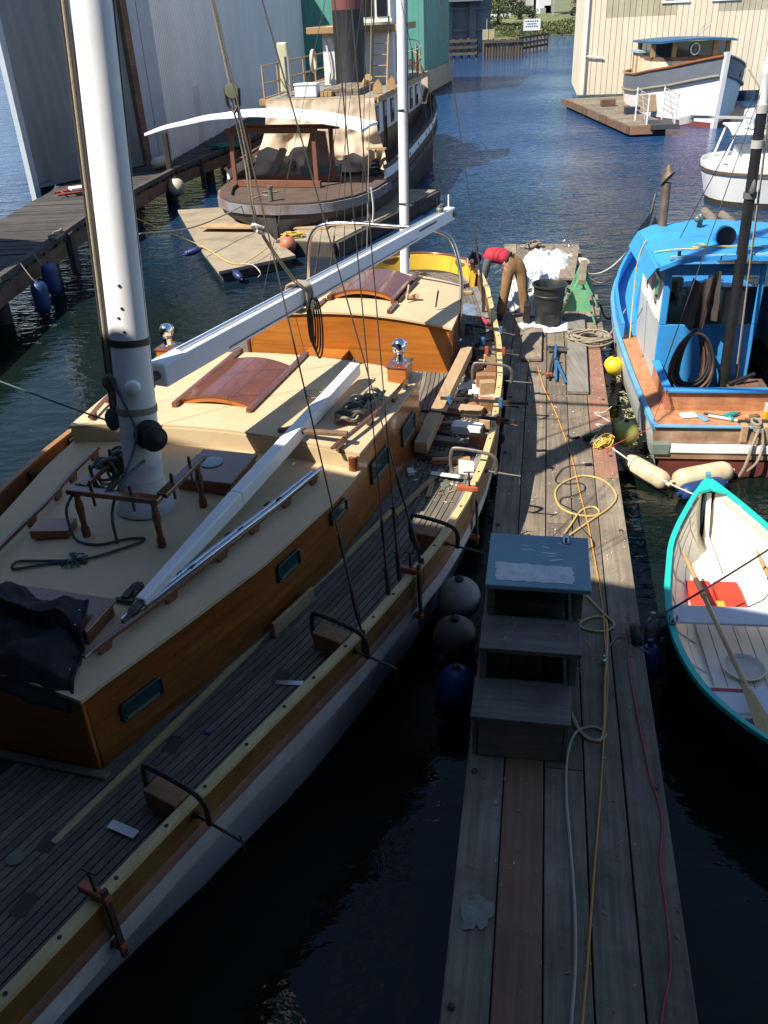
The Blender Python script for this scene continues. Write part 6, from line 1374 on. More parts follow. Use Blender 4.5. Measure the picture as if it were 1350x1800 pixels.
for sg in (-1, 1):
    q = MB(); q.loft([[(sg * (rh(s_) + .018), -s_, rzg(s_) - .03), (sg * (rh(s_) + .018), -s_, rzg(s_) + .012), (sg * max(0, rh(s_) - .034), -s_, rzg(s_) + .012), (sg * max(0, rh(s_) - .034), -s_, rzg(s_) - .02)] for s_ in np.linspace(.0, 4.05, 50)], True, True)
    if sg < 0: q.f = [tuple(reversed(f)) for f in q.f]
    q.build('gunwale', TURQ, rb, smooth=40)
    q = MB(); q.loft([[(sg * (rh(s_) - .035), -s_, rzg(s_) - .05), (sg * (rh(s_) - .055), -s_, rzg(s_) - .05), (sg * (rh(s_) - .055), -s_, rzg(s_) - .09), (sg * (rh(s_) - .035), -s_, rzg(s_) - .09)] for s_ in np.linspace(.25, 3.8, 40)], True, True); q.build('riser', mat('cream_riser', (.62, .55, .42), .5, amt=.2), rb, smooth=40)
    for k in range(9):
        s_ = .45 + k * .4; h_ = rsec(s_, .03); q = MB(); q.tube([(sg * x, -s_, z) for x, z in h_[:4]], .009, 6); q.build('rib', INW, rb, smooth=60)
for sg in (-1, 1):
    for j, fz_ in enumerate((.10, .20, .30, .38)):
        q = MB(); q.tube([(sg * (np.interp(rzg(s_) - fz_, [p[1] for p in reversed(rsec(s_, .024))], [p[0] for p in reversed(rsec(s_, .024))])), -s_, rzg(s_) - fz_) for s_ in np.linspace(.3, 3.75, 30)], .006, 5); q.build('plank_lap', INW, rb, smooth=60)
q = MB(); q.extr([(0, .0, rzg(0) - .01), (-.15, -.28, rzg(.2) - .012), (0, -.20, rzg(.2) - .012), (.15, -.28, rzg(.2) - .012)], (0, 0, .03)); q.build('breasthook', TURQ, rb)
q = MB(); q.bx(-.02, .02, -.03, .035, .05, .84); q.build('stem_post', mat('stem_blue', (.10, .32, .42), .5), rb, bevel=.006)
q = MB(); q.bar((0, -.13, rzg(0) - .1), (0, -.30, .22), .045, .04); q.bar((0, -.30, .22), (0, -3.8, .13), .05, .03); q.build('keelson', INW, rb)
for k in range(7):
    x = -.33 + k * .11; q = MB(); q.bx(x - .051, x + .051, -3.0, -.95 - abs(x) * .4, .175, .19); q.build('floor_board', INW, rb)
def thwart(s0, s1, z, m=INW):
    q = MB(); w0, w1 = rh(s0) - .05, rh(s1) - .05; q.extr([(-w0, -s0, z), (w0, -s0, z), (w1, -s1, z), (-w1, -s1, z)][::-1], (0, 0, .025)); return q.build('thwart', m, rb, bevel=.005)
PLIL = mat('pale_lilac_thwart', (.66, .66, .70), .45, amt=.1)
thwart(1.87, 2.12, .44, PLIL); thwart(2.93, 3.22, .42, PLIL)
q = MB(); q.extr([(-.52, -2.95, .447), (-.2, -2.95, .447), (-.2, -2.985, .447), (-.52, -2.985, .447)][::-1], (0, 0, .003)); q.build('red_stripe', RCORD, rb)
for s_ in (2.35,):
    for sg in (-1, 1): q = MB(); x = sg * (rh(s_) - .01); q.lathe([(.03, 0), (.03, .015), (.012, .02), (.012, .05)], (x, -s_, rzg(s_) + .012), 10); q.tube([(x - .03, -s_, rzg(s_) + .05), (x - .03, -s_ - .0, rzg(s_) + .10)], .008, 6); q.tube([(x + .03, -s_, rzg(s_) + .05), (x + .03, -s_, rzg(s_) + .10)], .008, 6); q.build('rowlock', BRONZE, rb, smooth=50)
OARW = mat('oar_varnish', (.52, .34, .14), .45, col2=(.44, .27, .10), vs=3, grain=.3, gs=(24, 2, 24)); LEA = mat('oar_leather', (.10, .05, .035), .6, amt=.4)
def oar(a, b, label):
    a = Vector(a); b = Vector(b); t = thing('oar', label, 'oar', RM @ ((a + b) / 2), 8); a = a - (a + b) / 2; b = -a; d = (b - a).normalized(); L0 = (b - a).length
    q = MB(); q.tube([a, a + d * .12, a + d * .14, a + d * (L0 * .72)], [.013, .015, .021, .020], 10); q.build('loom', OARW, t, smooth=50)
    q = MB(); q.tube([a + d * .42, a + d * .68], .025, 10); q.build('leather', LEA, t, smooth=50)
    sx = d.cross(Vector((0, 0, 1))).normalized(); rg = []
    for f, w, h in ((.70, .02, .018), (.78, .045, .014), (.88, .065, .010), (.97, .07, .008), (1.0, .055, .007)):
        c_ = a + d * (L0 * f); n_ = sx.cross(d); rg.append([c_ + sx * w, c_ + n_ * h, c_ - sx * w, c_ - n_ * h])
    q = MB(); q.loft(rg, True, True); q.build('blade', OARW, t, smooth=50)
oar((-.45, -1.24, .62), (-.22, -3.68, .52), 'left varnished oar with dark leather lying in the rowing boat'); oar((.24, -1.18, .62), (.30, -3.6, .52), 'right varnished oar partly cut by the picture edge')
t = thing('boat_cushion', 'bright red buoyancy cushion in the rowing boat', 'cushion', RM @ Vector((-.14, -1.42, .20)), 8)
REDC = mat('red_cushion', (.70, .05, .02), .6, amt=.2, bump=.3, bs=12)
for x in (-.24, .02):
    q = MB(); q.bx(x, x + .24, -.24, .24, 0, .075); o = q.build('pad', REDC, t, bevel=.03); o.modifiers['bevel'].segments = 4
q = MB(); q.bx(-.02, .05, -.26, -.12, .0755, .085); q.build('strap', mat('yellow_strap', (.55, .42, .05), .7), t)
t = thing('bailer', 'shallow milky plastic tub on the rowing boat floor', 'tub', RM @ Vector((-.10, -2.42, .192)), 8)
q = MB(); q.lathe([(.001, .003), (.15, .0), (.17, .04), (.178, .045), (.165, .04), (.147, .012), (.001, .012)], (0, 0, 0), 24); q.build('tub', mat('milky_plastic', (.62, .59, .50), .4, amt=.1), t, smooth=50)
rope('dark_painter', sag(DW(((1.329,3.473,0.5)[0], (1.329,3.473,0.5)[1], .60)), (3.95, 6.75, .95), .03), .011, mat('purple_black_rope', (.025, .02, .025), .7), label='dark taut rope crossing over the rowing boat')
rope('white_line', [DW((2.0, .9, .05)), DW((1.88, .3, .02)), DW((1.75, -.3, .015))], .008, ROPEW, label='thin white line trailing in the water at the lower right')


# ================================================================ TUGBOAT (local: x right, y forward from the stern)
tug = thing('tugboat', 'old wooden tugboat with black funnel and tarpaulin covered stern house', 'boat', (-2.4, 22.8, 0), 12)
TM = frot(12, (-2.4, 22.8, 0))
TU = [0, .12, .4, 1, 2, 3.5, 6, 11, 13.5, 15.5, 17.5, 19, 19.8]; TV = [.02, .8, 1.35, 1.85, 2.2, 2.38, 2.45, 2.45, 2.3, 1.95, 1.3, .6, .03]
def tw(y): return float(np.interp(y, TU, TV))
def tz(y): return 1.0 + .0030 * max(0, y - 3) ** 2 + .01 * y
TH1 = mat('weathered_black_hull', (.030, .028, .030), .7, col2=(.06, .05, .045), vs=1.5, dirt=.4, ds=1.5, dcol=(.12, .075, .05)); TBR = mat('weathered_brown_rail', (.115, .068, .046), .8, col2=(.065, .044, .036), vs=2, st=(1, 1, 1), dirt=.4, ds=1.2, dcol=(.05, .04, .035))
RUSTB = mat('rusty_blue_guard', (.20, .23, .27), .75, col2=(.16, .08, .045), vs=2.2, dirt=.5, ds=2, dcol=(.10, .05, .03)); OCH = mat('ochre_paint', (.40, .25, .11), .65, col2=(.33, .20, .085), vs=1.5, dirt=.15, ds=2)
ys = np.concatenate([[0, .05, .12, .25, .4, .7, 1.0], np.linspace(1.5, 19.8, 40)])
rings = []
for y in ys:
    w, z = tw(y), tz(y); f = min(1, y / 2.6); k = .80 + .14 * f - .5 * max(0, (y - 14) / 6)
    low = .35 * (1 - f)
    rings.append([(w, y, z), (w, y, z - .22), (w * .96, y, z - .5 * (1 - .3 * (1 - f))), (w * k * (.6 + .4 * f), y, low + .02), (w * .6 * f, y, low - .6), (-w * .6 * f, y, low - .6), (-w * k * (.6 + .4 * f), y, low + .02), (-w * .96, y, z - .5 * (1 - .3 * (1 - f))), (-w, y, z - .22), (-w, y, z)])
q = MB(); q.loft(rings, False, False); q.build('hull', TH1, tug, smooth=50)
def tband(y0, y1, dz0, dz1, out, m, name, sides=(-1, 1), n=40):
    for sg in sides:
        A = [[(sg * (tw(y) + out), y, tz(y) + dz0), (sg * (tw(y) + out), y, tz(y) + dz1), (sg * (tw(y) - .06), y, tz(y) + dz1), (sg * (tw(y) - .06), y, tz(y) + dz0)] for y in np.linspace(y0, y1, n)]
        q = MB(); q.loft(A, True, True)
        if sg > 0: q.f = [tuple(reversed(f)) for f in q.f]
        q.build(name, m, tug, smooth=40)
# stern guard: ring round the counter
P = [(tw(y), y) for y in np.linspace(3.2, .0, 24)] + [(-tw(y), y) for y in np.linspace(0.0, 3.2, 24)]
q = MB(); q.loft([[(x * 1.03, y - .06 * (1 - y / 3.2), tz(y) - .24), (x * 1.03, y - .06 * (1 - y / 3.2), tz(y) - .02), (x * .94, y + .08, tz(y) - .02), (x * .94, y + .08, tz(y) - .24)] for x, y in P], True, True); q.build('stern_guard', RUSTB, tug, smooth=40)
q = MB(); q.loft([[(x * 1.0, y, tz(y) - .018), (x * 1.0, y, tz(y) + .035), (x * .86, y + .16, tz(y) + .035), (x * .86, y + .16, tz(y) - .018)] for x, y in P], True, True); q.build('stern_cap', TBR, tug, smooth=40)
tband(3.2, 19.6, -.30, -.12, .05, TH1, 'guard_rail'); tband(3.0, 15.5, .10, .36, .015, WHITE, 'white_bulwark'); tband(15.5, 19.7, .10, .50, .015, TH1, 'bow_bulwark'); tband(2.9, 19.7, .365, .43, .05, TBR, 'cap_rail')
tband(2.9, 19.7, -.10, .098, .02, TBR, 'sheer_strake')
q = MB(); q.grid([[(-tw(y) + .04, y, tz(y) - .06), (tw(y) - .04, y, tz(y) - .06)] for y in np.linspace(.3, 19.5, 30)]); q.build('deck', TBR, tug)
for k in range(7):
    y = 4.5 + k * 1.7
    q = MB(); q.lathe([(.05, 0), (.05, .015)], (tw(y) + .016, y, tz(y) + .2), 10, (1, 0, 0)); q.build('scupper', BLACK, tug)
# bollard with rope on the stern
q = MB(); q.lathe([(.07, 0), (.06, .3), (.08, .32), (.08, .38)], (-.35, .75, tz(.7) - .05), 12); q.build('bollard', BRONZE, tug, smooth=40)
q = MB(); q.tube([(-.55, .75, tz(.7) + .18), (-.15, .75, tz(.7) + .18)], .03, 8); q.build('bollard_pin', RST, tug)
# stern shelter frame
FRW = mat('red_brown_frame', (.22, .085, .045), .7, amt=.3, grain=.3)
posts = [(-2.0, 2.75), (-1.78, 3.55), (.42, 2.60), (.72, 3.35)]
for x, y in posts:
    q = MB(); q.bx(x - .055, x + .055, y - .055, y + .055, 1.0, 2.50); q.build('shelter_post', FRW, tug)
for (a, b) in (((-2.15, 2.80), (.55, 2.52)), ((-1.9, 3.6), (.95, 3.4))):
    q = MB(); q.bar((*a, 1.06), (*b, 1.06), .14, .16); q.build('shelter_sill', FRW, tug)
    q = MB(); q.bar((a[0], a[1], 2.42), (b[0], b[1], 2.42), .10, .12); q.build('shelter_beam', FRW, tug)
rows = []
for y in np.linspace(2.2, 3.75, 10):
    row = []
    for s_ in np.linspace(0, 1, 33):
        x = -4.2 + s_ * 6.15; z = 2.47 + .46 * math.sin(math.pi * min(1, s_ * .95 + .03)) ** .9 - .05 * abs(y - 3.0) + .008 * math.sin(x * 5 + y * 3)
        row.append((x + .25 * (y - 3.3) * .3, y, z))
    rows.append(row)
q = MB(); q.slab(rows, .07); q.build('shelter_canopy', mat('white_canopy', (.82, .82, .82), .6, col2=(.78, .78, .80), vs=2, bump=.15, bs=6), tug, smooth=50)
# deck house
HZ0, HZ1 = .95, 2.88
HW_ = 1.5
def wallx(x, y0, y1, sg):
    segs = [y0]
    return
WHT = mat('house_white', (.72, .71, .68), .6, amt=.15, dirt=.15, ds=2); OCD = mat('house_brown', (.24, .115, .045), .65, col2=(.18, .085, .035), vs=1.5, dirt=.25)
for sg in (-1, 1):
    q = MB(); q.bx(min(sg * 1.44, sg * 1.5), max(sg * 1.44, sg * 1.5), 5.3, 15.2, HZ0, 1.85); q.build('house_side', OCD, tug)
    q = MB(); q.bx(min(sg * 1.44, sg * 1.49), max(sg * 1.44, sg * 1.49), 5.3, 15.2, 1.852, HZ1); q.build('house_side', WHT, tug)
    for k in range(7):
        y = 5.8 + k * 1.3; f = MB()
        wz0, wz1 = (1.95, 2.65) if k != 1 else (1.25, 2.70)
        f.bx(min(sg * 1.49, sg * 1.53), max(sg * 1.49, sg * 1.53), y, y + .48, wz0, wz1); w = f.build('house_window' if k != 1 else 'house_door', OCD, tug)
        q = MB(); q.bx(min(sg * 1.53, sg * 1.536), max(sg * 1.53, sg * 1.536), y + .06, y + .42, wz0 + .06, wz1 - .06); q.build('pane', glass('dark_glass', (.02, .022, .025)), w)
q = MB(); q.bx(-1.44, 1.44, 5.3, 5.36, HZ0, HZ1); q.build('house_back', OCD, tug)
q = MB(); q.loft([[(1.45 * math.cos(t), 15.2 + 1.2 * math.sin(t), HZ0), (1.45 * math.cos(t), 15.2 + 1.2 * math.sin(t), HZ1)] for t in np.linspace(0, math.pi, 15)], False, False); q.build('house_front', OCD, tug, smooth=60)
# boat deck
q = MB(); q.bx(-1.72, 1.72, 5.0, 15.3, HZ1 + .01, HZ1 + .10); q.build('boat_deck', mat('grey_boat_deck', (.26, .24, .21), .85, amt=.4, dirt=.3), tug)
for sg in (-1, 1): q = MB(); q.bx(sg * 1.76 - .035, sg * 1.76 + .035, 4.95, 15.3, HZ1 - .04, HZ1 + .13); q.build('deck_fascia', OCH, tug, bevel=.01)
q = MB(); q.bx(-1.72, 1.72, 4.93, 4.995, HZ1 - .04, HZ1 + .125); q.build('deck_fascia', OCH, tug, bevel=.01)
# tarpaulin over the stern wall
TARP = mat('tan_tarpaulin', (.56, .43, .31), .75, col2=(.49, .37, .265), vs=1.5, bump=.3, bs=5)
rows = []
for i in range(44):
    r_ = i / 43; row = []
    for j in range(70):
        s_ = j / 69; spread = .05 + .75 * r_ ** 2
        x = -1.55 - spread * .6 + s_ * (3.2 + spread * 1.2)
        y = 4.90 - .95 * r_ ** 1.6 * (.55 + .45 * math.sin(3 * s_ + 1)) + .13 * r_ * math.sin(17 * s_ + 5 * r_ + 3 * noise.noise(Vector((s_ * 4, r_ * 4, 3)))) + .22 * r_ * noise.noise(Vector((s_ * 7, r_ * 6, 1))) + .05 * (r_ ** .5) * math.sin(31 * s_ + 4 * noise.noise(Vector((s_ * 5, r_ * 3, 6)))) + .03 * noise.noise(Vector((s_ * 19, r_ * 9, 4)))
        z = HZ1 + .10 - r_ * 1.95 + .10 * noise.noise(Vector((s_ * 5, r_ * 5, 7))) * r_ + .12 * math.sin(s_ * 3.14) * (1 - r_) * 0
        row.append((x, y, max(z, tz(4) + .02)))
    rows.append(row)
q = MB(); q.grid([list(reversed(r)) for r in rows]); q.grid([[(p[0], p[1] + .015, p[2]) for p in r] for r in rows]); tp = q.build('tarpaulin', TARP, tug, smooth=80)
q = MB(); q.lathe([(.12, 0), (.11, .06), (.10, .06)], (-.05, 4.82, 2.55), 14, (0, -1, 0)); q.build('pipe_stub', BLACK, tug, smooth=40)
q = MB(); q.bx(-.35, .75, 3.7, 4.3, tz(4) - .05, 1.35); q.build('winch_box', mat('grey_winch', (.17, .165, .15), .8, dirt=.3), tug, bevel=.03)
q = MB(); q.extr([(-.25, 3.72, 1.352), (.55, 3.72, 1.352), (.45, 3.72, 2.25), (.05, 3.72, 2.3)], (0, .12, 0)); q.build('winch_guard', mat('grey_board', (.25, .22, .17), .85, amt=.3), tug)
for a, b in (((-1.25, 3.6, .95), (-.95, 4.2, 1.75)), ((-1.1, 3.5, .95), (-.6, 4.0, 1.45))):
    q = MB(); q.bar(a, b, .22, .10); q.build('leaning_timber', W_GREY, tug)
q = MB(); q.lathe([(.18, 0), (.2, .25), (.12, .3), (.12, .45), (.17, .5)], (-1.95, 5.0, .95), 16); q.build('capstan', mat('tan_capstan', (.34, .28, .2), .7), tug, smooth=40)
q = MB(); q.tube([(1.75, 4.4, 1.1), (1.72, 4.6, 1.65)], .03, 8); q.bar((1.45, 4.6, 1.68), (2.05, 4.5, 1.68), .12, .05); q.build('towing_stand', OCH, tug)
rope('tow_coil', [(1.75 + .22 * math.cos(t) * (1 - .03 * t), 4.3 + .2 * math.sin(t), .98 + .018 * t) for t in np.linspace(0, 25, 60)], .035, mat('dark_rope', (.04, .04, .04), .9), tug, 2, 6)
# funnel, pilot house
q = MB(); q.lathe([(.52, 0), (.50, .05), (.50, 2.2)], (.10, 9.0, HZ1 + .1), 28); fn = q.build('funnel', mat('funnel_black', (.014, .013, .015), .5, amt=.4, dirt=.2, dcol=(.05, .04, .04)), tug, smooth=50)
q = MB(); q.lathe([(.505, 2.201), (.505, 3.4)], (.10, 9.0, HZ1 + .1), 28); q.build('funnel_band', mat('funnel_red', (.17, .05, .05), .65, amt=.4), fn, smooth=50)
PHZ = 4.62
for (x0, x1, y0, y1, m_) in ((-1.05, 1.35, 10.0, 10.06, WHT), (-1.05, -.99, 10.06, 13.0, WHT), (1.29, 1.35, 10.06, 13.0, WHT), (-1.05, 1.35, 13.0, 13.06, WHT)):
    q = MB(); q.bx(x0, x1, y0, y1, HZ1 + .101, PHZ); q.build('pilot_house_wall', m_, tug)
q = MB(); q.bx(-1.45, 1.55, 9.75, 13.4, PHZ + .01, PHZ + .07); q.build('pilot_house_deck', mat('cream_boards', (.60, .50, .32), .7), tug)
for (x0, x1, y0, y1) in ((-1.50, 1.60, 9.68, 9.745), (-1.50, -1.452, 9.75, 13.4), (1.552, 1.60, 9.75, 13.4)):
    q = MB(); q.bx(x0, x1, y0, y1, PHZ - .10, PHZ + .10); q.build('eave_moulding', OCH, tug, bevel=.015)
for (x0, x1, y0, y1) in ((-.6, 1.2, 10.5, 10.56), (-.6, -.54, 10.56, 13), (1.14, 1.2, 10.56, 13)):
    q = MB(); q.bx(x0, x1, y0, y1, PHZ + .071, 6.4); q.build('upper_house_wall', WHT, tug)
for x in (-.35, .3, .75):
    q = MB(); q.bx(x, x + .34, 10.46, 10.495, PHZ + .32, 5.6); w = q.build('upper_window', glass('dark_glass'), tug)
q = MB(); q.bx(-.65, 1.25, 10.45, 10.498, PHZ + .16, PHZ + .26); q.build('sill_moulding', WHT, tug)
for y in (10.5, 11.4, 12.2):
    q = MB(); q.bx(1.352, 1.375, y, y + .5, 3.3, 4.4); q.build('side_window', glass('dark_glass'), tug)
q = MB(); q.lathe([(.05, 0), (.09, .08), (.03, .12)], (-.75, 9.95, 4.35), 12, (0, -1, 0)); q.build('horn', WHT, tug, smooth=40)
rope('wall_pipe', [(-.92, 9.93, 4.3), (-.86, 9.9, 4.0), (-.80, 9.92, 3.5), (-.86, 9.92, 3.02)], .03, WHT, tug)
# ladder
for x in (.78, 1.28): q = MB(); q.bar((x, 9.0, HZ1 + .1), (x + .02, 9.68, 4.95), .04, .06); q.build('ladder_rail', OCH, tug)
for k in range(5): q = MB(); t = (k + .8) / 6.4; q.tube([(.78, 9.0 + .68 * t * 1.0, HZ1 + .12 + 2.0 * t), (1.29, 9.0 + .68 * t, HZ1 + .12 + 2.0 * t)], .018, 6); q.build('ladder_rung', OCH, tug)
# deck gear: lumber stack, cooler, davit roll, lifebuoy, railing
for k in range(10): q = MB(); x = -.05 + (k % 5) * .22; q.bx(x, x + .20, 5.9, 8.3, HZ1 + .11 + .09 * (k // 5), HZ1 + .185 + .09 * (k // 5)); q.build('stacked_board', W_GREY, tug)
for k in range(3):
    q = MB(); q.bx(-.10 + k * .12, .0 + k * .12, 5.6, 5.95, HZ1 + .11, HZ1 + .24); q.build('stack_end', OCH, tug)
q = MB(); q.bx(-.85, -.18, 5.5, 5.95, HZ1 + .105, HZ1 + .42); ck = q.build('cooler', mat('cooler_white', (.72, .73, .73), .45, amt=.1), tug, bevel=.03)
q = MB(); q.bx(-.87, -.16, 5.48, 5.97, HZ1 + .421, HZ1 + .48); q.build('cooler_lid', MATS['cooler_white'], ck, bevel=.02)
q = MB(); q.tube([(-1.05, 5.6, HZ1 + .1), (-1.05, 5.6, HZ1 + 1.2)], .06, 10); q.build('vent_pipe', STEEL, tug, smooth=50)
q = MB(); q.loft([[(-1.30 + .06 * s_ - dx, 6.2 + dy, z) for dx, dy in ((.16, -.14), (-.16, -.14), (-.16, .14), (.16, .14))] for s_, z in ((0, HZ1 + .2), (.5, HZ1 + .9), (-.2, HZ1 + 1.55))], True, True); q.build('sail_roll', mat('cream_canvas', (.50, .46, .30), .85, amt=.25, bump=.4, bs=8), tug, bevel=.06)
q = MB(); q.tube([(-1.02 + 0 * t, 9.3 + .24 * math.cos(t), 3.75 + .30 * math.sin(t)) for t in np.linspace(0, 6.283, 21)[:-1]], .065, 8, closed=True); q.v = [(x - .2, y, z) for x, y, z in q.v]; q.build('lifebuoy', mat('buoy_cream', (.60, .50, .38), .7), tug, smooth=60)
for sg, y1 in ((-1, 13.0),):
    for z in (HZ1 + .52, HZ1 + .98):
        q = MB(); q.tube([(sg * 1.66, 5.1, z), (sg * 1.66, y1, z)], .022, 8); q.build('side_railing', OCH, tug, smooth=50)
    for y in np.arange(5.1, y1, 1.5): q = MB(); q.tube([(sg * 1.66, y, HZ1 + .1), (sg * 1.66, y, HZ1 + 1.0)], .03, 8); q.build('railing_post', OCH, tug, smooth=50)
for z in (.55, .98):
    q = MB(); q.tube(spline([(1.68, 10.5, HZ1 + z), (1.68, 13.0, HZ1 + z), (1.6, 14.5, HZ1 + z + .08), (1.1, 16.0, HZ1 + z + .2), (.2, 16.6, HZ1 + z + .25)], 5), .025, 8); q.build('side_railing', OCH if z < .6 else STEEL, tug, smooth=50)
for x, y in ((1.68, 10.6), (1.68, 11.9), (1.67, 13.2), (1.55, 14.6), (1.2, 15.8)): q = MB(); q.tube([(x, y, HZ1), (x, y, HZ1 + 1.05)], .03, 8); q.build('railing_post', OCH, tug, smooth=50)
q = MB(); q.loft([[(1.7, 13.0, HZ1), (1.76, 13.0, HZ1 + .1)], [(1.66, 14.5, HZ1), (1.72, 14.5, HZ1 + .2)], [(1.2, 16, HZ1 + .1), (1.25, 16.1, HZ1 + .45)], [(.2, 16.7, HZ1 + .2), (.2, 16.8, HZ1 + .6)]], False, False); q.build('bow_screen', TH1, tug, smooth=50)
q = MB(); q.tube([(.8, 7.4, HZ1 + .1), (1.1, 7.0, HZ1 + .5)], .12, 12); q.build('cowl', OCH, tug, smooth=50)
for x, y in ((1.35, 6.2), (1.55, 7.4)): q = MB(); q.extr([(x, y, HZ1 + .11), (x + .3, y, HZ1 + .11), (x + .3, y, HZ1 + .35), (x + .2, y, HZ1 + .5), (x + .06, y, HZ1 + .36)], (0, .06, 0)); q.build('chock', OCH, tug)

# ---- low floats beside the tug
FLW = mat('bleached_plywood', (.36, .29, .20), .85, col2=(.29, .23, .155), vs=1.5, dirt=.3, ds=1.5, grain=.25, gs=(2, 14, 14))
def lowfloat(pts, z, t_, m, name='low_float'):
    f = thing(name, 'x', 'float', (0, 0, 0)); del f['label'], f['category']; struct(f)
    return f
f1 = lowfloat(None, 0, 0, None)
def poly(pts, z0, z1, m, par, name): q = MB(); q.extr([(x, y, z0) for x, y in pts][::1], (0, 0, z1 - z0)); return q.build(name, m, par, bevel=.01)
poly([(-5.7, 26.6), (-4.35, 22.0), (-2.55, 22.6), (-3.6, 26.8)][::1], .20, .28, FLW, f1, 'plywood_sheet')
poly([(-4.34, 21.96), (-3.45, 19.35), (-1.8, 20.5), (-2.56, 22.57)], .20, .285, FLW, f1, 'plywood_sheet')
poly([(-5.6, 26.5), (-3.4, 19.5), (-1.9, 20.55), (-3.6, 26.6)], -.1, .198, PILEW, f1, 'float_log')
f2 = lowfloat(None, 0, 0, None, 'plank_float')
a0, a1 = Vector((-2.35, 21.9, 0)), Vector((-.9, 21.35, 0)); dv = Vector((2.95, 6.1, 0))
for k in range(9):
    t0, t1 = k / 9, (k + .97) / 9; poly([tuple((a0 + dv * t0)[:2]), tuple((a1 + dv * t0)[:2]), tuple((a1 + dv * t1)[:2]), tuple((a0 + dv * t1 - (Vector((.5, -.2, 0)) * 0))[:2])], .28, .36 + .006 * (k % 3), FLW, f2, 'deck_board')
for k in range(4):
    aa = a1 + dv * (k / 4); bb = a1 + dv * ((k + .98) / 4); q = MB(); q.bar((aa.x + .05, aa.y - .02, .12), (bb.x + .05, bb.y - .02, .12), .12, .42); q.build('edge_log', PILEW, f2)
q = MB(); q.bar((a0.x, a0.y - .06, .12), (a1.x, a1.y - .06, .12), .12, .42); q.build('edge_log', PILEW, f2)
q = MB(); P = [a0 + dv * .03, a1 + dv * .03, a1 + dv * .97, a0 + dv * .97]; q.extr([(p.x, p.y, -.2) for p in P], (0, 0, .47)); q.build('float_core', PILEW, f2)
for k, (y0, lab) in enumerate(((23.75, 'upper of two long planks bridging the low floats'), (23.35, 'lower of two long planks bridging the low floats'))):
    q = MB(); q.bar((-4.5, y0 + .25, .40 + .0 * k), (-1.3 + .2 * k, y0 - .55, .40), .36, .06); tag(q.build('gang_plank', W_NEW if k else FLW, bevel=.008), lab, 'plank')
ballf('ball_fender', (-3.62, 24.65, .28), .26, mat('faded_pink_vinyl', (.55, .22, .17), .5, col2=(.45, .14, .10), vs=3), 'faded pink ball buoy under the tugboat stern')
ballf('ball_fender', (-2.05, 21.45, .12), .20, mat('orange_vinyl', (.42, .14, .07), .5, amt=.3), 'orange ball buoy between the two low floats')
barrel('barrel_fender', (-4.581,21.42,0.2), (-4.204,21.504,0.3), .085, mat('navy_fender', (.02, .03, .13), .4), 'navy fender hanging off the left edge of the plywood float')
barrel('barrel_fender', (-3.119,19.475,0.22), (-2.95,19.25,0.12), .085, MATS['navy_fender'], 'navy fender hanging off the front edge of the plywood float')
rope('float_line', [Vector((-5.336,20.233,1.35)), Vector((-4.806,21.25,0.75)), Vector((-4.148,21.472,0.36)), Vector((-3.332,20.019,0.32)), Vector((-2.992,19.784,0.3))], .012, ROPEY, label='yellow line from the pier across the plywood float')
rope('float_line', [Vector((-2.992,19.784,0.3)), Vector((-2.677,20.099,0.4)), Vector((-2.386,21.256,0.4))], .012, ROPEY, label='yellow line between the two low floats')
rope('float_line', [Vector((-2.992,19.796,0.31)), Vector((-2.698,19.605,0.32)), Vector((-2.519,19.352,0.2)), Vector((-2.612,19.591,0.05))], .012, ROPEW, label='white line curling off the plywood float')
rope('stern_line', [Vector((-5.02,19.209,1.2)), Vector((-4.271,20.708,0.95)), Vector((-3.593,22.536,0.9)), Vector((-2.918,23.807,1.05)), TM @ Vector((-.35, .75, 1.05))], .018, ROPE, label='thick tan mooring line to the tugboat stern')
q = MB(); RQ = random.Random(31)
for k in range(7): q.tube([Vector((-1.95, 21.95, .40)) + Vector((RQ.uniform(-.1, .1) + .22 * math.cos(t), RQ.uniform(-.05, .05) + .16 * math.sin(t), .012 * k)) for t in np.linspace(0, 6.283, 15)[:-1]], .016, 6, closed=True)
tag(q.build('rope_coil', ROPEY, smooth=60), 'yellow rope coil on the corner of the plank float', 'rope')
# pier gear
ballf('ball_fender', (-6.05, 28.6, .32), .27, mat('cream_vinyl', (.48, .44, .32), .5, amt=.3, dirt=.2), 'cream ball buoy hung on the pier face')
for k, (y, z, lab) in enumerate(((17.6, .05, 'near blue fender hanging low on the pier face'), (18.4, .22, 'far blue fender hanging on the pier face'))):
    barrel('barrel_fender', (-6.85, y, z), (-6.85, y + .05, z + .62), .17, FBL, lab)
    rope('fender_lanyard', [(-6.85, y, z + .62), (-6.95, y, .8), (-7.1, y + .05, 1.06)], .012, ROPE, label='lanyard of the %s blue pier fender' % ('near', 'far')[k])
q = MB(); RQ = random.Random(33)
for k in range(6): q.tube([Vector((-7.05, 19.9, 1.06)) + Vector((.05 * RQ.uniform(-1, 1) + .12 * math.cos(t), .24 * math.sin(t), .02 * k + .05 * math.cos(t))) for t in np.linspace(0, 6.283, 15)[:-1]], .022, 6, closed=True)
tag(q.build('rope_coil', ROPE, smooth=60), 'tan rope hitched round the pier edge beam', 'rope')
t = thing('hand_truck', 'red and white hand cart lying on the shaded pier', 'hand cart', (-8.3, 26.2, .92), 60)
for x in (-.25, .25): q = MB(); q.tube([(x, -.7, .08), (x, .7, .10)], .03, 8); q.build('frame_tube', mat('red_tube', (.30, .04, .03), .5), t, smooth=50)
for y in (-.5, 0, .5): q = MB(); q.tube([(-.25, y, .09), (.25, y, .09)], .025, 8); q.build('cross_tube', MATS['red_tube'], t, smooth=50)
q = MB(); q.bx(-.2, .2, -.3, .2, .14, .2); q.build('tray', PAPER, t, bevel=.01)
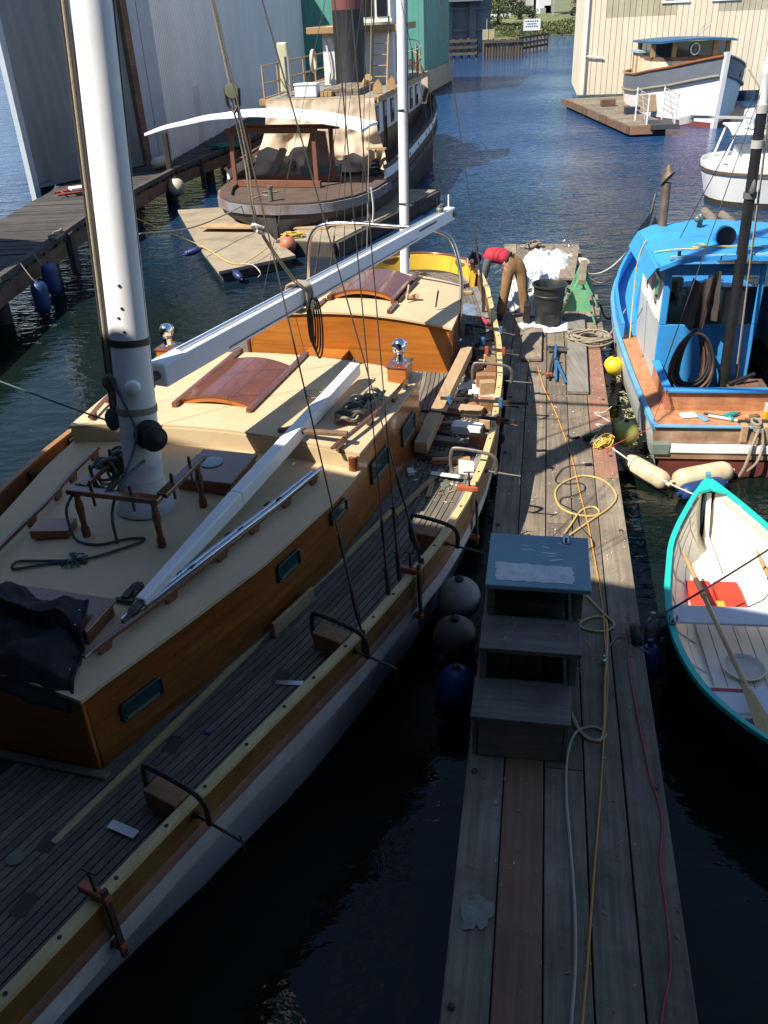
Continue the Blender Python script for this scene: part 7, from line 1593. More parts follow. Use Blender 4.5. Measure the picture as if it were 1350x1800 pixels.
barrel('barrel_fender', (-6.95, 29.9, 1.12), (-6.55, 30.7, 1.14), .17, mat('cream_roll', (.52, .47, .38), .6, amt=.2), 'cream roll lying on the pier by the shed corner')
q = MB(); q.bx(-6.42, -6.25, 29.25, 29.42, .95, 2.1); tag(q.build('mooring_post', PILEW, bevel=.02), 'short dark mooring post on the pier edge', 'post')
q = MB(); RQ = random.Random(35)
for k in range(9): q.tube([Vector((-5.2 + RQ.uniform(-.4, .4), 34.0 + RQ.uniform(-.5, .5), .98 + .02 * k)) + Vector((.3 * math.cos(t), .3 * math.sin(t), 0)) for t in np.linspace(0, 6.283, 13)[:-1]], .03, 5, closed=True)
tag(q.build('fishing_net', mat('green_net', (.04, .20, .14), .8), smooth=60), 'green rope heap on the pier behind the tugboat', 'rope')


# ================================================================ RIGHT-HAND BOATS
# ---- converted trawler yacht, bow on
ya = thing('motor_yacht', 'white trawler yacht with grey bulwark and blue wheelhouse roof', 'boat', (15.35, 41.0, 0), 2)
YU = [0, .3, 1, 2, 3.5, 5, 7, 8.5, 9.4, 9.9, 10.1]; YW = [.03, .35, .95, 1.6, 2.2, 2.45, 2.45, 2.2, 1.6, .8, .03]
def yw(y): return float(np.interp(y, YU, YW))
def yz(y): return float(np.interp(y, [0, 2, 5, 8, 10], [2.85, 2.35, 1.92, 1.80, 1.82]))
GB = mat('grey_bulwark', (.13, .145, .17), .5, amt=.25); YWH = mat('yacht_white', (.76, .74, .72), .45, col2=(.70, .68, .66), vs=1.2, dirt=.15, ds=1.2, dcol=(.4, .35, .3)); RBO = mat('red_boot', (.24, .06, .04), .6, amt=.4, dirt=.3)
def ysec(z0f, z1f, m, name, out=0.0, cap=False):
    rings = []
    for y in np.linspace(0, 10.1, 44):
        w = yw(y) + out; zt = yz(y); r = []
        for sg in (1, -1):
            pts = []
            for f in (0, .5, 1):
                z = z0f(y) + (z1f(y) - z0f(y)) * f; b0 = .60 + .30 * min(1, y / 4.5); k = b0 + (1 - b0) * min(1, max(0, z) / max(.3, zt - .3)) ** .6
                rake = -.42 * min(1, z / 2.85) * max(0, 1 - y / 2.0)
                pts.append((sg * w * k, y + rake, z))
            r += pts if sg > 0 else list(reversed(pts))
        rings.append(r)
    q = MB()
    q.loft([r[:3] for r in rings], False, False)
    q2 = MB(); q2.loft([list(r[3:]) for r in rings], False, False); q.add(q2.v, q2.f)
    return q.build(name, m, ya, smooth=50)
ysec(lambda y: -.3, lambda y: .22, RBO, 'boot_top'); ysec(lambda y: .22, lambda y: yz(y) - .72, YWH, 'hull'); ysec(lambda y: yz(y) - .72, lambda y: yz(y), GB, 'bulwark', .01)
for sg in (-1, 1):
    q = MB(); q.tube([(sg * (yw(y) + .03), y - .42 * max(0, 1 - y / 2), yz(y) + .02) for y in np.linspace(0.05, 10.05, 40)], .055, 8); q.build('cap_rail', W_VARN, ya, smooth=60)
    q = MB(); q.tube([(sg * (yw(y) * .985 + .04), y - .36 * max(0, 1 - y / 2), yz(y) - .72) for y in np.linspace(0.1, 10.05, 40)], .065, 8); q.build('rub_strake', mat('khaki_strake', (.24, .22, .17), .6), ya, smooth=60)
q = MB(); q.loft([[(s1 * .13, yy - .45 * min(1, z / 2.85) , z) for s1, yy in ((-1, .15), (1, .15), (.7, -.08), (-.7, -.08))] for z in (-.2, 1, 2, 3.0)], True, True); q.build('stem', YWH, ya, smooth=30)
q = MB(); q.grid([[(-yw(y) * .95, y, yz(y) - .6), (yw(y) * .95, y, yz(y) - .6)] for y in np.linspace(.3, 9.8, 20)]); q.build('deck', mat('tan_deck', (.40, .30, .18), .7), ya)
for y, z in ((1.7, 1.35), (3.6, 1.1), (6.0, .95)):
    for sg in (-1, 1):
        w = yw(y) * (.62 + .38 * (z / 1.9) ** .6); q = MB(); q.lathe([(.17, 0), (.17, .05), (.12, .06), (.115, .02)], (sg * (w - .05), y, z), 18, (sg, -.35, -.1)); po = q.build('porthole', YWH if y < 2 else CHROME, ya, smooth=40)
        q = MB(); q.lathe([(.118, .025), (.001, .026)], (sg * (w - .05), y, z), 18, (sg, -.35, -.1)); q.build('pane', glass('dark_glass'), po)
q = MB(); q.lathe([(.16, 0), (.15, .05), (.08, .06), (.07, .01)], (-1.75, 2.55, 1.98), 16, (-1, -.4, 0)); q.build('fairlead', CHROME, ya, smooth=40)
# wheelhouse
yo, y1_ = 4.3, 7.6
WHX = 1.75
CRW = mat('cream_house', (.66, .56, .40), .6, amt=.12)
q = MB(); q.loft([[(-WHX, 4.9, z), (-.95, 4.25, z), (.95, 4.25, z), (WHX, 4.9, z), (WHX, 7.6, z), (-WHX, 7.6, z)] for z in (1.3, 2.46)], True, True); q.build('house_base', CRW, ya)
q = MB(); q.loft([[(-WHX - .02, 4.9, z), (-.96, 4.22, z), (.96, 4.22, z), (WHX + .02, 4.9, z), (WHX + .02, 7.6, z), (-WHX - .02, 7.6, z)] for z in (2.461, 2.62)], True, True); q.build('sill_band', W_OLD, ya)
for (x, y) in ((-WHX, 4.9), (-.95, 4.25), (.95, 4.25), (WHX, 4.9), (-WHX, 7.5), (WHX, 7.5)):
    q = MB(); q.bx(x - .10, x + .10, y - .06, y + .10, 2.621, 3.28); q.build('window_post', OCH, ya)
def quadw(a, b, name='front_window'):
    a = Vector(a); b = Vector(b); d = (b - a).normalized(); q = MB(); q.extr([a + d * .12 + Vector((0, .03, 2.63)), b - d * .12 + Vector((0, .03, 2.63)), b - d * .12 + Vector((0, .03, 3.27)), a + d * .12 + Vector((0, .03, 3.27))], (0, .02, 0)); return q.build(name, glass('wheelhouse_glass', (.02, .035, .045)), ya)
quadw((-WHX, 4.9, 0), (-.95, 4.25, 0)); w = quadw((-.95, 4.25, 0), (.95, 4.25, 0)); quadw((.95, 4.25, 0), (WHX, 4.9, 0))
q = MB(); q.tube([(.0 + .2 * math.cos(t), 4.2, 2.95 + .24 * math.sin(t)) for t in np.linspace(0, 6.283, 21)[:-1]], .035, 8, closed=True); q.build('clear_view_ring', WHITE, w, smooth=60)
q = MB(); q.lathe([(.05, 0), (.07, .04), (.02, .07)], (0, 4.23, 2.95), 12, (0, -1, 0)); q.build('wiper_hub', BRONZE, w, smooth=40)
for sg in (-1, 1):
    for y0 in (5.1, 6.3): q = MB(); q.bx(min(sg * WHX, sg * (WHX - .04)), max(sg * WHX, sg * (WHX - .04)), y0, y0 + 1.1, 2.63, 3.27); q.build('side_window', glass('wheelhouse_glass'), ya)
rows = [[(x * (1.04 if y > 4.6 else .9), y, 3.30 + .09 * (1 - (x / 2.0) ** 2) - .012 * (y - 4)) for x in np.linspace(-1.95, 1.95, 15)] for y in (3.75, 4.2, 4.9, 6, 7.9)]
q = MB(); q.slab(rows, .09); q.build('wheelhouse_roof', mat('roof_blue', (.025, .11, .22), .45, amt=.2), ya, smooth=40)
q = MB(); q.tube([(.2, 5, 3.4), (.6, 5, 3.95)], .012, 6); q.tube([(.25, 5, 3.4), (.8, 5, 3.85)], .01, 6); q.build('aerial', STEEL, ya)
for k in range(4): q = MB(); q.bx(-2.0 - .0, -1.6, 6.4 + k * .36, 6.7 + k * .36, 1.3, 2.75); q.build('companion_panel', OCH if k % 2 else CRW, ya)
q = MB(); q.bx(-2.1, -1.5, 6.3, 8.0, 2.751, 2.85); q.build('companion_roof', mat('pale_blue_lid', (.35, .45, .52), .6), ya)
q = MB(); q.lathe([(.18, 0), (.18, .3)], (1.2, 1.6, 1.9), 12); q.build('winch_drum', BLACK, ya)
rope('anchor_chain', [(2.0, 2.4, 2.1), (2.5, 1.9, 1.3), (2.9, 1.7, .6)], .04, ROPE, ya)

# ---- gangway rails on the side float
gw = thing('gangway_rails', 'grey metal gangway with open handrails on the float end', 'gangway', (A_.x + .75, A_.y + .55, .455), 6)
GM_ = mat('galvanised', (.45, .46, .47), .5, metal=.5, amt=.2)
q = MB(); q.bx(.15, 1.35, -.75, 1.0, -.18, .02); q.build('ramp_base', mat('dark_ramp', (.06, .06, .06), .8), gw, bevel=.01)
for x in (.0, 1.15):
    for (y0, x0, h) in ((-.55, .0, 1.15), (1.1, -.35, 1.3)):
        q = MB(); q.tube([(x + x0 * .6, y0, 0), (x + x0 * .6, y0, h)], .035, 8); q.build('post', WHITE, gw, smooth=50)
    for k in range(5):
        z = .30 + .2 * k; q = MB(); q.tube([(x, -.55, z + .02), (x - .21, 1.1, z + .16)], .017, 6); q.build('rail', GM_, gw, smooth=50)
    q = MB(); q.tube([(x - .02, -.3, .05), (x - .15, .45, 1.2)], .022, 6); q.build('brace', GM_, gw, smooth=50)
# crates on the side float
for (x, y, s_, m_, lab, c_) in ((12.15, 47.3, (.7, .35, .32), W_OLD, 'brown wooden crate on the side float by the tan wall', 'crate'), (12.35, 43.6, (.65, .4, .3), mat('navy_crate', (.03, .035, .06), .5), 'small navy crate on the side float', 'crate'), (13.25, 44.1, (1.0, .08, .75), mat('tan_board', (.45, .31, .17), .8), 'tan board standing on the side float', 'board')):
    q = MB(); q.bx(x - s_[0] / 2, x + s_[0] / 2, y - s_[1] / 2, y + s_[1] / 2, .452, .452 + s_[2]); tag(q.build('crate' if c_ == 'crate' else 'standing_board', m_, bevel=.02), lab, c_)

# ---- white cruiser at the right edge (rounded end to the left)
cz = thing('cabin_cruiser', 'white cabin cruiser with rounded stern at the right edge', 'boat', (9.55, 26.2, 0), 104)
CU = [0, .1, .3, .7, 1.3, 2.2, 3.5, 6, 8]; CV = [.02, .55, .95, 1.3, 1.55, 1.7, 1.75, 1.6, .8]
def cwid(y): return float(np.interp(y, CU, CV))
CWH = mat('cruiser_white', (.76, .76, .75), .4, col2=(.70, .70, .68), vs=1.5, dirt=.15, ds=1.5, dcol=(.45, .40, .3))
rings = []; ysx = np.concatenate([[0, .04, .1, .2, .3, .5, .7, 1.0], np.linspace(1.3, 8, 16)])
def cring(y, z): 
    f = min(1, max(0, z) / 1.0); s_ = .12 * (1 - f) * max(0, 1 - y / 2); w = cwid(y) * (.84 + .16 * f); return w, y + s_ * 2.2
for (z0, z1, m_, nm) in ((-.3, .14, mat('dark_boot', (.05, .035, .025), .7, amt=.4), 'boot_top'), (.14, .86, CWH, 'hull'), (.86, .93, W_OLD, 'rub_rail'), (.93, 1.12, CWH, 'toe_rail')):
    for sg in (1, -1):
        q = MB(); q.loft([[(sg * (cring(y, z)[0] + (.03 if nm == 'rub_rail' else 0)), cring(y, z)[1] - (.03 if nm == 'rub_rail' else 0), z) for z in np.linspace(z0, z1, 3)] for y in ysx], False, False)
        if sg < 0: q.f = [tuple(reversed(f)) for f in q.f]
        q.build(nm, m_, cz, smooth=50)
q = MB(); q.grid([[(-cwid(y), y + .02, 1.0), (cwid(y), y + .02, 1.0)] for y in ysx]); q.build('deck', CWH, cz)
q = MB(); q.loft([[(-1.05, .95, .98), (1.05, .95, .98), (1.3, 6, .98), (-1.3, 6, .98)], [(-1.0, 1.0, 1.34), (1.0, 1.0, 1.34), (1.25, 6, 1.5), (-1.25, 6, 1.5)]], True, True); q.build('trunk_cabin', CWH, cz, bevel=.03)
q = MB(); q.loft([[(-.98, 2.0, 1.34), (.98, 2.0, 1.34), (1.1, 6, 1.4), (-1.1, 6, 1.4)], [(-.85, 1.45, 1.86), (.85, 1.45, 1.86), (1.0, 6, 1.86), (-1.0, 6, 1.86)]], True, True); q.build('cabin', CWH, cz, bevel=.05)
q = MB(); q.slab([[(x, y, 1.94 + .05 * (1 - x * x)) for x in np.linspace(-1.15, 1.15, 9)] for y in (.6, 3.5, 6.5)], .07); q.build('canopy_roof', CWH, cz, bevel=.02)
for sg in (-1, 1): q = MB(); q.tube([(sg * 1.02, .70, 1.88), (sg * 1.06, .45, 1.02)], .03, 8); q.build('canopy_post', WHITE, cz, smooth=50)
for x, y, z, r in ((1.07, 2.1, 1.18, .11), (1.10, 3.4, 1.22, .11), (.93, 2.0, 1.62, .13)):
    q = MB(); q.lathe([(r + .03, 0), (r + .03, .03), (r, .04)], (x, y, z), 16, (1, 0, .05)); po = q.build('porthole', CHROME, cz, smooth=40); q = MB(); q.lathe([(r, .032), (.001, .033)], (x, y, z), 16, (1, 0, .05)); q.build('pane', glass('dark_glass'), po)
q = MB(); q.bx(.55, .75, .55, .68, 1.0, 1.06); q.build('cleat', BLACK, cz, bevel=.01)
q = MB(); q.lathe([(.34, 0), (.36, .05), (.34, .42), (.30, .45)], (.55, 1.25, 1.99), 24); ct = q.build('raft_canister', CWH, cz, smooth=40)
tx = bpy.data.curves.new('lettering', 'FONT'); tx.body = 'UNO'; tx.size = .26; tx.extrude = .004; tx.shear = .25; tx.align_x = 'CENTER'; tx.materials.append(mat('letter_blue', (.05, .28, .60), .5))
_t = bpy.data.objects.new('tmp_text', tx); COL.objects.link(_t); _me = bpy.data.meshes.new_from_object(_t.evaluated_get(bpy.context.evaluated_depsgraph_get())); bpy.data.objects.remove(_t); to = bpy.data.objects.new('lettering', _me); COL.objects.link(to); to.parent = ct; to.location = (.918, 1.22, 2.12); to.rotation_euler = (RAD(90), 0, RAD(90))
q = MB(); q.bx(.2, .7, 1.75, 2.6, 1.99, 2.45); q.build('blue_cover', mat('pale_blue_cover', (.16, .36, .50), .6), cz, bevel=.06)
# logs afloat between the boats
for k, (a, b, lab) in enumerate((((8.35, 19.2, .02), (9.15, 24.3, .04), 'left grey log afloat behind the blue boat'), ((8.85, 19.2, .03), (9.45, 23.8, .03), 'right grey log afloat behind the blue boat'))):
    q = MB(); q.tube([Vector(a).lerp(Vector(b), t) + Vector((.03 * math.sin(9 * t), 0, 0)) for t in np.linspace(0, 1, 7)], [.13, .14, .13, .14, .13, .13, .12], 10); tag(q.build('floating_log', W_GREY, smooth=50), lab, 'log')

# ================================================================ FAR BACKGROUND
def piles(name, pts, h, r, label, wale=True, cat='piling'):
    t = thing(name, label, cat, (pts[0][0], pts[0][1], 0)); o = Vector((pts[0][0], pts[0][1], 0)); RQ = random.Random(len(pts))
    for x, y in pts:
        q = MB(); q.lathe([(r, -1.2), (r * .95, h + RQ.uniform(-.15, .12))], Vector((x, y, 0)) - o, 8); q.build('pile', MATS['brown_pile'], t, smooth=40)
    if wale:
        for z in wale if isinstance(wale, tuple) else (h * .75, h * .35):
            q = MB(); q.bar(Vector((pts[0][0], pts[0][1] - r * 1.3, z)) - o, Vector((pts[-1][0], pts[-1][1] - r * 1.3, z)) - o, .12, .24); q.build('wale', MATS['brown_pile'], t)
    return t
mat('brown_pile', (.12, .085, .06), .9, col2=(.075, .055, .042), vs=1.0, st=(1, 1, .3), rnd=.3, dirt=.3)
piles('pile_fender', [(12.6 + .31 * k, 101.5 + .02 * k) for k in range(14)], 1.75, .14, 'row of close set brown piles at the bridge channel', (1.55,))
piles('pile_fender', [(4.0 + .8 * k, 103.0) for k in range(11)], 1.9, .16, 'dark timber fender with open rails under the bridge', (1.7, 1.1, .5))
piles('pile_fender', [(17.2 + .62 * k, 108.0 + 1.15 * k) for k in range(9)], 1.75, .15, 'railed timber fender receding along the far channel', (1.55, 1.0, .5))
t = thing('notice_board', 'pale tan notice panel on the pile row', 'sign', (13.0, 101.6, 1.75)); 
for x in (-.55, .1): q = MB(); q.bx(x, x + .58, -.04, .04, 0, .95); q.build('panel', mat('tan_panel', (.50, .40, .22), .7), t)
q = MB(); q.tube([(-.1, .1, 0), (-.1, .1, 1.9)], .04, 6); q.build('post', GM_, t)
t = thing('channel_sign', 'white rectangular channel sign with small dark lettering', 'sign', (20.2, 117.0, 0))
q = MB(); q.bx(-1.0, 1.0, -.05, .05, 2.0, 3.2); bd_ = q.build('board', WHITE, t)
for k, (z, w) in enumerate(((2.95, .8), (2.68, .55), (2.42, .75))):
    for j in range(6): x = -w + j * w * .34; q = MB(); q.bx(x, x + w * .22, -.058, -.051, z - .07, z + .07); q.build('letter_mark', BLACK, bd_)
for x in (-.7, .7): q = MB(); q.tube([(x, .1, -.5), (x, .1, 3.2)], .08, 6); q.build('post', MATS['brown_pile'], t)
# bridge
CON = mat('bridge_concrete', (.20, .20, .19), .85, col2=(.15, .15, .145), vs=.3, dirt=.35, ds=.4)
br = thing('road_bridge', 'dark concrete road bridge with heavy pier on the left bank', 'bridge', (2.0, 118.0, 0))
q = MB(); q.bx(-14, 13.4, 0, 12, -1, 11); q.build('pier_wall', CON, br)
for k in range(7):
    q = MB(); q.bx(-6 + k * 2.8, -5.2 + k * 2.8, -.5, -.01, -1, 10); q.build('buttress', CON, br)
for z in (2.2, 4.4): q = MB(); q.bx(-8, 13.5, -.35, -.01, z, z + .3); q.build('string_course', CON, br)
q = MB(); q.hexa([(2, -4, 5.3), (6, 32, 4.5), (14.2, 32, 4.5), (12.0, -4, 5.3), (2, -4, 7.2), (6, 32, 5.8), (14.2, 32, 5.8), (12.0, -4, 7.2)]); q.build('approach_girder', CON, br)
for k in range(3): q = MB(); q.bx(9.0 + k * 1.4, 9.7 + k * 1.4, 4 + k * 7, 5 + k * 7, -1, 5.0); q.build('column', CON, br)
q = MB(); q.tube([(13.5, 6, 4), (13.5, 6, 9)], .08, 6); q.build('lamp_post', GM_, br)
# shore buildings
def shed(name, x0, x1, y0, y1, z1, m_, label, z0=1.5, extra=None):
    t = thing(name, label, 'building', ((x0 + x1) / 2, y0, z0)); w = (x1 - x0) / 2
    q = MB(); q.bx(-w, w, 0, y1 - y0, 0, z1 - z0); q.build('wall', m_, t)
    q = MB(); q.bx(-w - .5, w + .5, -.8, y1 - y0 + .5, z1 - z0 + .01, z1 - z0 + .5); q.build('roof', mat('pale_roof', (.55, .55, .56), .6), t)
    for k in range(3):
        q = MB(); x = -w + 1.2 + k * (2 * w - 2.4) / 3; q.bx(x, x + 1.3, -.05, -.01, 1.2, 2.5); q.build('window', glass('dark_glass'), t)
    q = MB(); q.bx(w - 2, w - .9, -.06, -.01, 0, 2.1); q.build('door', GM_, t)
    return t
shed('warehouse', 26.5, 34.0, 196, 206, 12, mat('grey_wall', (.42, .41, .40), .8, amt=.15), 'grey warehouse block beyond the far bank')
shed('warehouse', 34.6, 37.0, 194, 204, 12, mat('white_wall', (.7, .7, .72), .7, amt=.1), 'narrow white building beside the grey warehouse')
op = thing('open_shelter', 'open sided shelter with brown roof beyond the bank', 'shelter', (41, 186, 1.9))
q = MB(); q.bx(-6, 6, -4, 4, 4.4, 5.2); q.build('roof', mat('brown_roof', (.28, .20, .15), .8), op)
for x in (-5.6, 0, 5.6): q = MB(); q.bx(x - .15, x + .15, -3.6, -3.3, 0, 4.39); q.build('post', GM_, op)
q = MB(); q.bx(1, 5.5, 2, 3.5, 0, 4.2); q.build('back_wall', mat('grey_wall', (.3, .3, .3)), op)
# parked cars on the bank
def car(x, y, z, m_, label, head=90):
    t = thing('parked_car', label, 'car', (x, y, z), head); 
    q = MB(); q.loft([[(sx * w, yy, zz) for sx, zz in ((-1, .3), (1, .3), (1, h), (-1, h))] for yy, w, h in ((-2.1, .78, .75), (-1.9, .85, .85), (1.9, .85, .82), (2.1, .75, .65))], True, True); q.build('body', m_, t, bevel=.06)
    q = MB(); q.loft([[(-.78, -1.6, .85), (.78, -1.6, .85), (.78, 1.0, .83), (-.78, 1.0, .83)], [(-.62, -1.1, 1.42), (.62, -1.1, 1.42), (.62, .35, 1.42), (-.62, .35, 1.42)]], True, True); q.build('cabin', glass('dark_glass'), t, bevel=.04)
    for sx in (-.82, .82):
        for yy in (-1.3, 1.3): q = MB(); q.lathe([(.31, -.1), (.31, .1)], (sx, yy, .31), 14, (1, 0, 0)); w = q.build('wheel', BLACK, t, smooth=40); q = MB(); q.lathe([(.18, .101), (.001, .11)], (sx, yy, .31), 10, (1 if sx > 0 else -1, 0, 0)); q.build('rim', STEEL, w)
car(24.5, 176, 2.35, mat('car_white', (.7, .7, .7), .3), 'white car parked in front of the grey warehouse'); car(38.5, 174, 2.35, mat('car_dark', (.03, .035, .045), .3), 'dark car parked under the open shelter'); car(43, 175, 2.35, mat('car_silver', (.4, .42, .45), .3, metal=.4), 'silver car parked right of the dark car')
# marina clutter past the tan building
t = thing('marina_house', 'dark marina house glimpsed past the tan building corner', 'building', (29.0, 62.0, 0), 5)
q = MB(); q.bx(-4.5, 6, 0, 6, -.3, 2.2); q.build('wall', mat('dark_marina', (.06, .065, .08), .7, amt=.3), t); q = MB(); q.bx(-4.6, 6.2, -.3, 6.2, 2.21, 2.5); q.build('quay_edge', CON, t)
for x in (-3.6, -2.0, -.4): q = MB(); q.bx(x, x + .15, -.12, -.01, 0, 2.2); q.build('wall_post', GM_, t)
for x in (-3.9, -2.7): q = MB(); q.lathe([(.3, 0), (.3, 1.1)], (x, -1.0, 0), 12); q.build('white_pile', WHITE, t, smooth=40)
car(26.6, 66.0, 2.55, MATS['car_white'], 'white car on the quay past the tan building', 100); car(28.5, 68.5, 2.55, MATS['car_silver'], 'silver car behind the white car on the quay', 100)
t = thing('scaffold', 'grey scaffold steps on the quay past the tan building', 'scaffold', (25.9, 70, 2.5))
for x in (0, 1.6): q = MB(); q.bx(x, x + .12, 0, .12, 0, 5); q.build('upright', GM_, t); q = MB(); q.bx(x, x + .12, 1.5, 1.62, 0, 5); q.build('upright', GM_, t)
for z in (1.4, 2.8): q = MB(); q.bx(0, 1.72, -.1, 1.7, z, z + .1); q.build('platform', W_OLD, t)
# far left: white vessel and a lone pile
t = thing('distant_yacht', 'distant white yacht cut by the left picture edge', 'boat', (-67.0, 178.0, 0), 80)
q = MB(); q.loft([[(-w, y, 0), (w, y, 0), (w * 1.1, y, 2.2), (-w * 1.1, y, 2.2)] for y, w in ((-9, 1.6), (-4, 2.2), (4, 2.2), (8, 1.2), (10, .2))], True, True); q.build('hull', WHITE, t, smooth=30)
q = MB(); q.bx(-1.7, 1.7, -6, 4, 2.21, 4.4); q.build('cabin', WHITE, t, bevel=.2); q = MB(); q.bx(-1.72, 1.72, -5.5, 3.6, 3.2, 3.9); q.build('window_band', glass('dark_glass'), t); q = MB(); q.bx(-1.3, 1.3, -4, 2, 4.41, 5.8); q.build('flybridge', WHITE, t, bevel=.2)
q = MB(); q.lathe([(.17, -1.5), (.15, 2.4)], (-25.9, 70.2, 0), 10); tag(q.build('mooring_pile', MATS['brown_pile'], smooth=40), 'lone wooden pile standing in the open water at left', 'pile')

# ---- trees and bushes
def leafmesh(name, crown, n, size, m, parent, seed, droop=0.0):
    RQ = random.Random(seed); q = MB()
    for _ in range(n):
        c, r, sq = RQ.choice(crown); v = Vector((RQ.gauss(0, 1), RQ.gauss(0, 1), RQ.gauss(0, 1))).normalized() * (RQ.random() ** .45); p = Vector(c) + Vector((v.x * r, v.y * r, v.z * r * sq))
        if noise.noise(p * .9) < -.22: continue
        a = Vector((RQ.uniform(-1, 1), RQ.uniform(-1, 1), RQ.uniform(-.6, .6) - droop)).normalized(); b = a.cross(Vector((RQ.uniform(-1, 1), RQ.uniform(-1, 1), RQ.uniform(-1, 1)))).normalized(); s_ = size * RQ.uniform(.6, 1.3)
        q.add([p, p + a * s_ + b * s_ * .4, p + a * s_ * 2, p + a * s_ - b * s_ * .4], [(0, 1, 2, 3)])
    return q.build(name, m, parent)
def leafm(name, c, c2):
    m = mat(name, c, .6, col2=c2, vs=.5, amt=.5); return m
WIL = leafm('willow_leaf', (.14, .17, .035), (.08, .11, .025)); DKG = leafm('dark_leaf', (.035, .055, .018), (.06, .085, .025)); BSH = leafm('bush_leaf', (.11, .12, .035), (.06, .08, .022)); RBS = leafm('red_bush_leaf', (.17, .09, .04), (.09, .075, .03))
def tree(x, y, z, h, crown, m, label, seed, n, size, droop=0, name='tree', cat='tree', group=None):
    t = thing(name, label, cat, (x, y, z), group=group)
    q = MB(); q.tube([(0, 0, -.5), (.1, 0, h * .35), (.0, .1, h * .7)], [.28, .2, .1], 8); tr0 = q.build('trunk', MATS['brown_pile'], t, smooth=50)
    for k in range(4):
        a = k * 1.6 + seed; q = MB(); q.tube([(.05, 0, h * .35), (math.cos(a) * h * .13, math.sin(a) * h * .13, h * .55), (math.cos(a) * h * .22, math.sin(a) * h * .22, h * .75)], [.1, .07, .03], 6); q.build('limb', MATS['brown_pile'], tr0, smooth=50)
    leafmesh('crown', crown, n, size, m, t, seed, droop); return t
tree(22.5, 163, 1.6, 9, [((0, 0, 6.5), 3.4, 1.1), ((-2, 0, 4.5), 2.3, 1.3), ((2.2, .5, 4.6), 2.3, 1.4), ((0, -1, 3.6), 2.4, 1.2), ((1.2, -1, 7.5), 2.4, 1)], WIL, 'pale green weeping willow on the far bank', 3, 9000, .20, .9)
tree(16.3, 160, 1.2, 6, [((0, 0, 3.6), 2.4, 1), ((-1.4, 0, 2.6), 1.8, 1), ((1.5, 0, 2.8), 1.8, 1)], DKG, 'dark rounded tree left of the willow', 5, 5000, .2)
tree(13.3, 158, 1.0, 5, [((0, 0, 2.6), 1.8, 1), ((1.0, 0, 1.8), 1.4, 1)], RBS, 'reddish bushy tree beside the bridge pier', 7, 3000, .18)
tree(27.6, 172, 2.0, 5, [((0, 0, 1.6), 1.5, .9), ((1.8, 0, 1.2), 1.3, .9)], DKG, 'dark low shrub in front of the grey warehouse', 9, 2500, .18, 0, 'shrub', 'shrub')
tree(37.5, 168, 2.0, 4, [((0, 0, 2.2), 1.9, 1)], RBS, 'russet shrub beside the open shelter', 10, 2500, .18, 0, 'shrub', 'shrub')
tree(26.2, 64.2, 2.5, 1.6, [((0, 0, 1.2), .8, .9)], leafm('fresh_leaf', (.10, .17, .05), (.06, .1, .03)), 'small green potted shrub on the quay past the tan building', 12, 1500, .08, 0, 'shrub', 'shrub')
RQ = random.Random(50); q = MB()
for _ in range(16000):
    x = RQ.uniform(9, 62); y = 154.5 + RQ.random() * 10; z = np.interp(y, [152, 158, 164, 170], [-.3, .6, 1.4, 2.0]); hmax = .45 + .6 * noise.noise(Vector((x * .25, y * .25, 0)))
    p = Vector((x, y, z + RQ.random() * max(.15, hmax))); a = Vector((RQ.uniform(-1, 1), RQ.uniform(-1, 1), RQ.uniform(-.2, 1))).normalized(); b = a.cross(Vector((RQ.uniform(-1, 1), 1, 0))).normalized(); s_ = RQ.uniform(.12, .26)
    q.add([p, p + a * s_ + b * s_ * .5, p + a * s_ * 2, p + a * s_ - b * s_ * .5], [(0, 1, 2, 3)])
o = q.build('bank_scrub', BSH); o['kind'] = 'stuff'; o['label'] = 'rough green scrub covering the far bank'


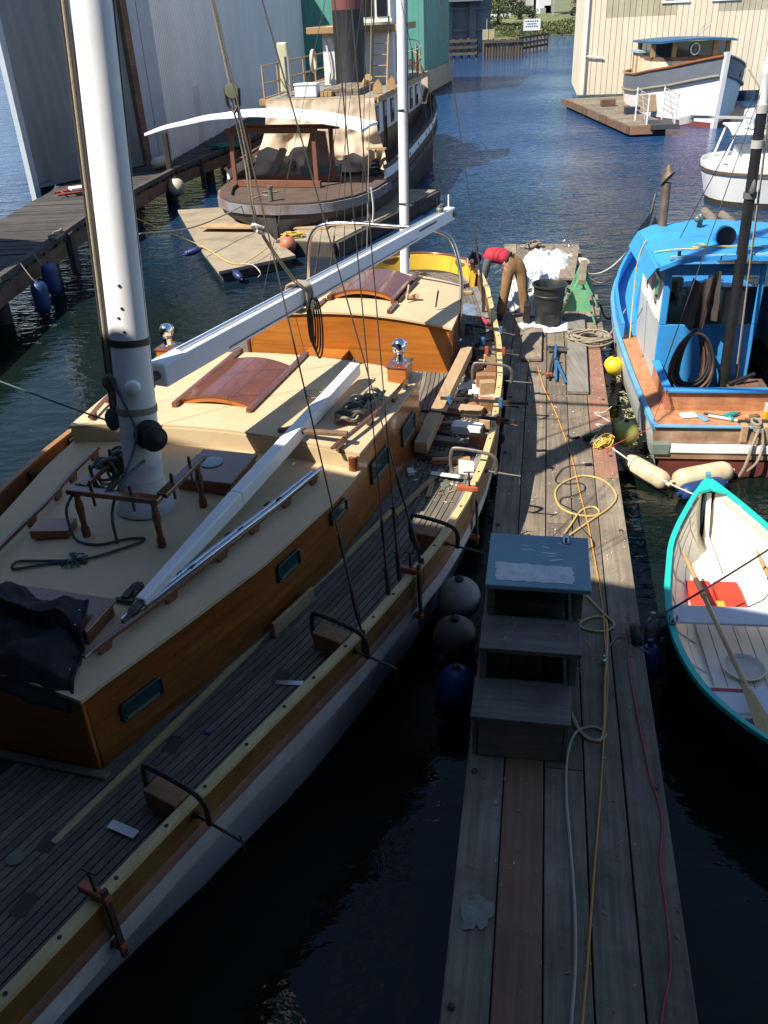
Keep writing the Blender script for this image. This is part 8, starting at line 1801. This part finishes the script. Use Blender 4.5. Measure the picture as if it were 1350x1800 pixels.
# ================================================================ LITTER: shavings in the work area, splinters on the float
def litter(name, n, place, m, label, seed, smin=.01, smax=.05):
    RQ = random.Random(seed); q = MB()
    for _ in range(n):
        p = place(RQ)
        if p is None: continue
        a = RQ.uniform(0, 6.28); l_ = RQ.uniform(smin, smax); w_ = l_ * RQ.uniform(.12, .5); d = Vector((math.cos(a), math.sin(a), 0)); s_ = Vector((-d.y, d.x, 0)); h = RQ.uniform(.002, .008)
        q.add([p - d * l_ - s_ * w_, p + d * l_ - s_ * w_, p + d * l_ + s_ * w_ + Vector((0, 0, h)), p - d * l_ + s_ * w_, p + Vector((0, 0, h + .003))], [(0, 1, 4), (1, 2, 4), (2, 3, 4), (3, 0, 4)])
    o = q.build(name, m); o['kind'] = 'stuff'; o['label'] = label; return o
def onside(RQ):
    u = RQ.gauss(4.0, 1.3); v = hw(u) - RQ.uniform(.07, .8)
    return BW((v, u, DZ + .010)) if 1.8 < u < 8.5 and v > cabw(min(u, 3.2)) + .03 - (0.2 if u > 3.1 else 0) else None
litter('wood_shavings', 700, onside, W_NEW, 'pale wood shavings and chips scattered over the working side deck', 1, .006, .028)
litter('sawdust_chips', 260, onside, PAPER, 'white chips and torn tape bits scattered over the working side deck', 2, .008, .03)
litter('dark_scraps', 160, onside, W_OLD, 'dark wood splinters scattered over the working side deck', 5, .01, .04)
litter('dock_splinters', 500, lambda RQ: DW((RQ.uniform(.02, 1.35), RQ.uniform(-1.5, 12.5), .509)), W_NEW, 'pale splinters and specks scattered along the float', 3, .003, .016)
litter('dock_flecks', 220, lambda RQ: DW((RQ.uniform(.02, 1.35), RQ.gauss(6, 4) % 13, .509)), PAPER, 'white paint flecks scattered along the float', 4, .003, .012)
# floating leaves, foam and scum between float and blue boat
litter('floating_scum', 260, lambda RQ: (lambda x, y: Vector((DW((x, y, 0)).x, DW((x, y, 0)).y, .004)))(RQ.uniform(1.62, 1.95), RQ.uniform(7.9, 11.0)), mat('scum', (.30, .28, .16), .8, amt=.5), 'leaves and scum floating between the float and the blue boat', 6, .01, .05)
for i, (c, s, m_, lab, yaw) in enumerate((
    ((1.78, 3.62, DZ + .02), (.30, .05, .03), W_NEW, 'pale stick crossing under the grey bar clamp', 20),
    ((1.74, 5.35, DZ + .02), (.10, .44, .06), CARD, 'brown board against the aft cabin corner', -8),
    ((1.95, 5.15, DZ + .02), (.26, .16, .05), W_OLD, 'brown offcut behind the worn grey C clamp', 25),
    ((1.88, 2.05, DZ + .01), (.05, .30, .02), W_NEW, 'pale stick beside the green deck plate', 5),
    ((1.72, 3.30, DZ + .02), (.22, .07, .05), IRON, 'dark iron bar beside the white carton', -15),
    ((1.60, 3.72, DZ + .02), (.05, .60, .05), mat('grey_timber', (.22, .18, .13), .8), 'grey batten under the long timber beam', 3))):
    bbox('timber_offcut', c, s, m_, lab, yaw, 'timber')
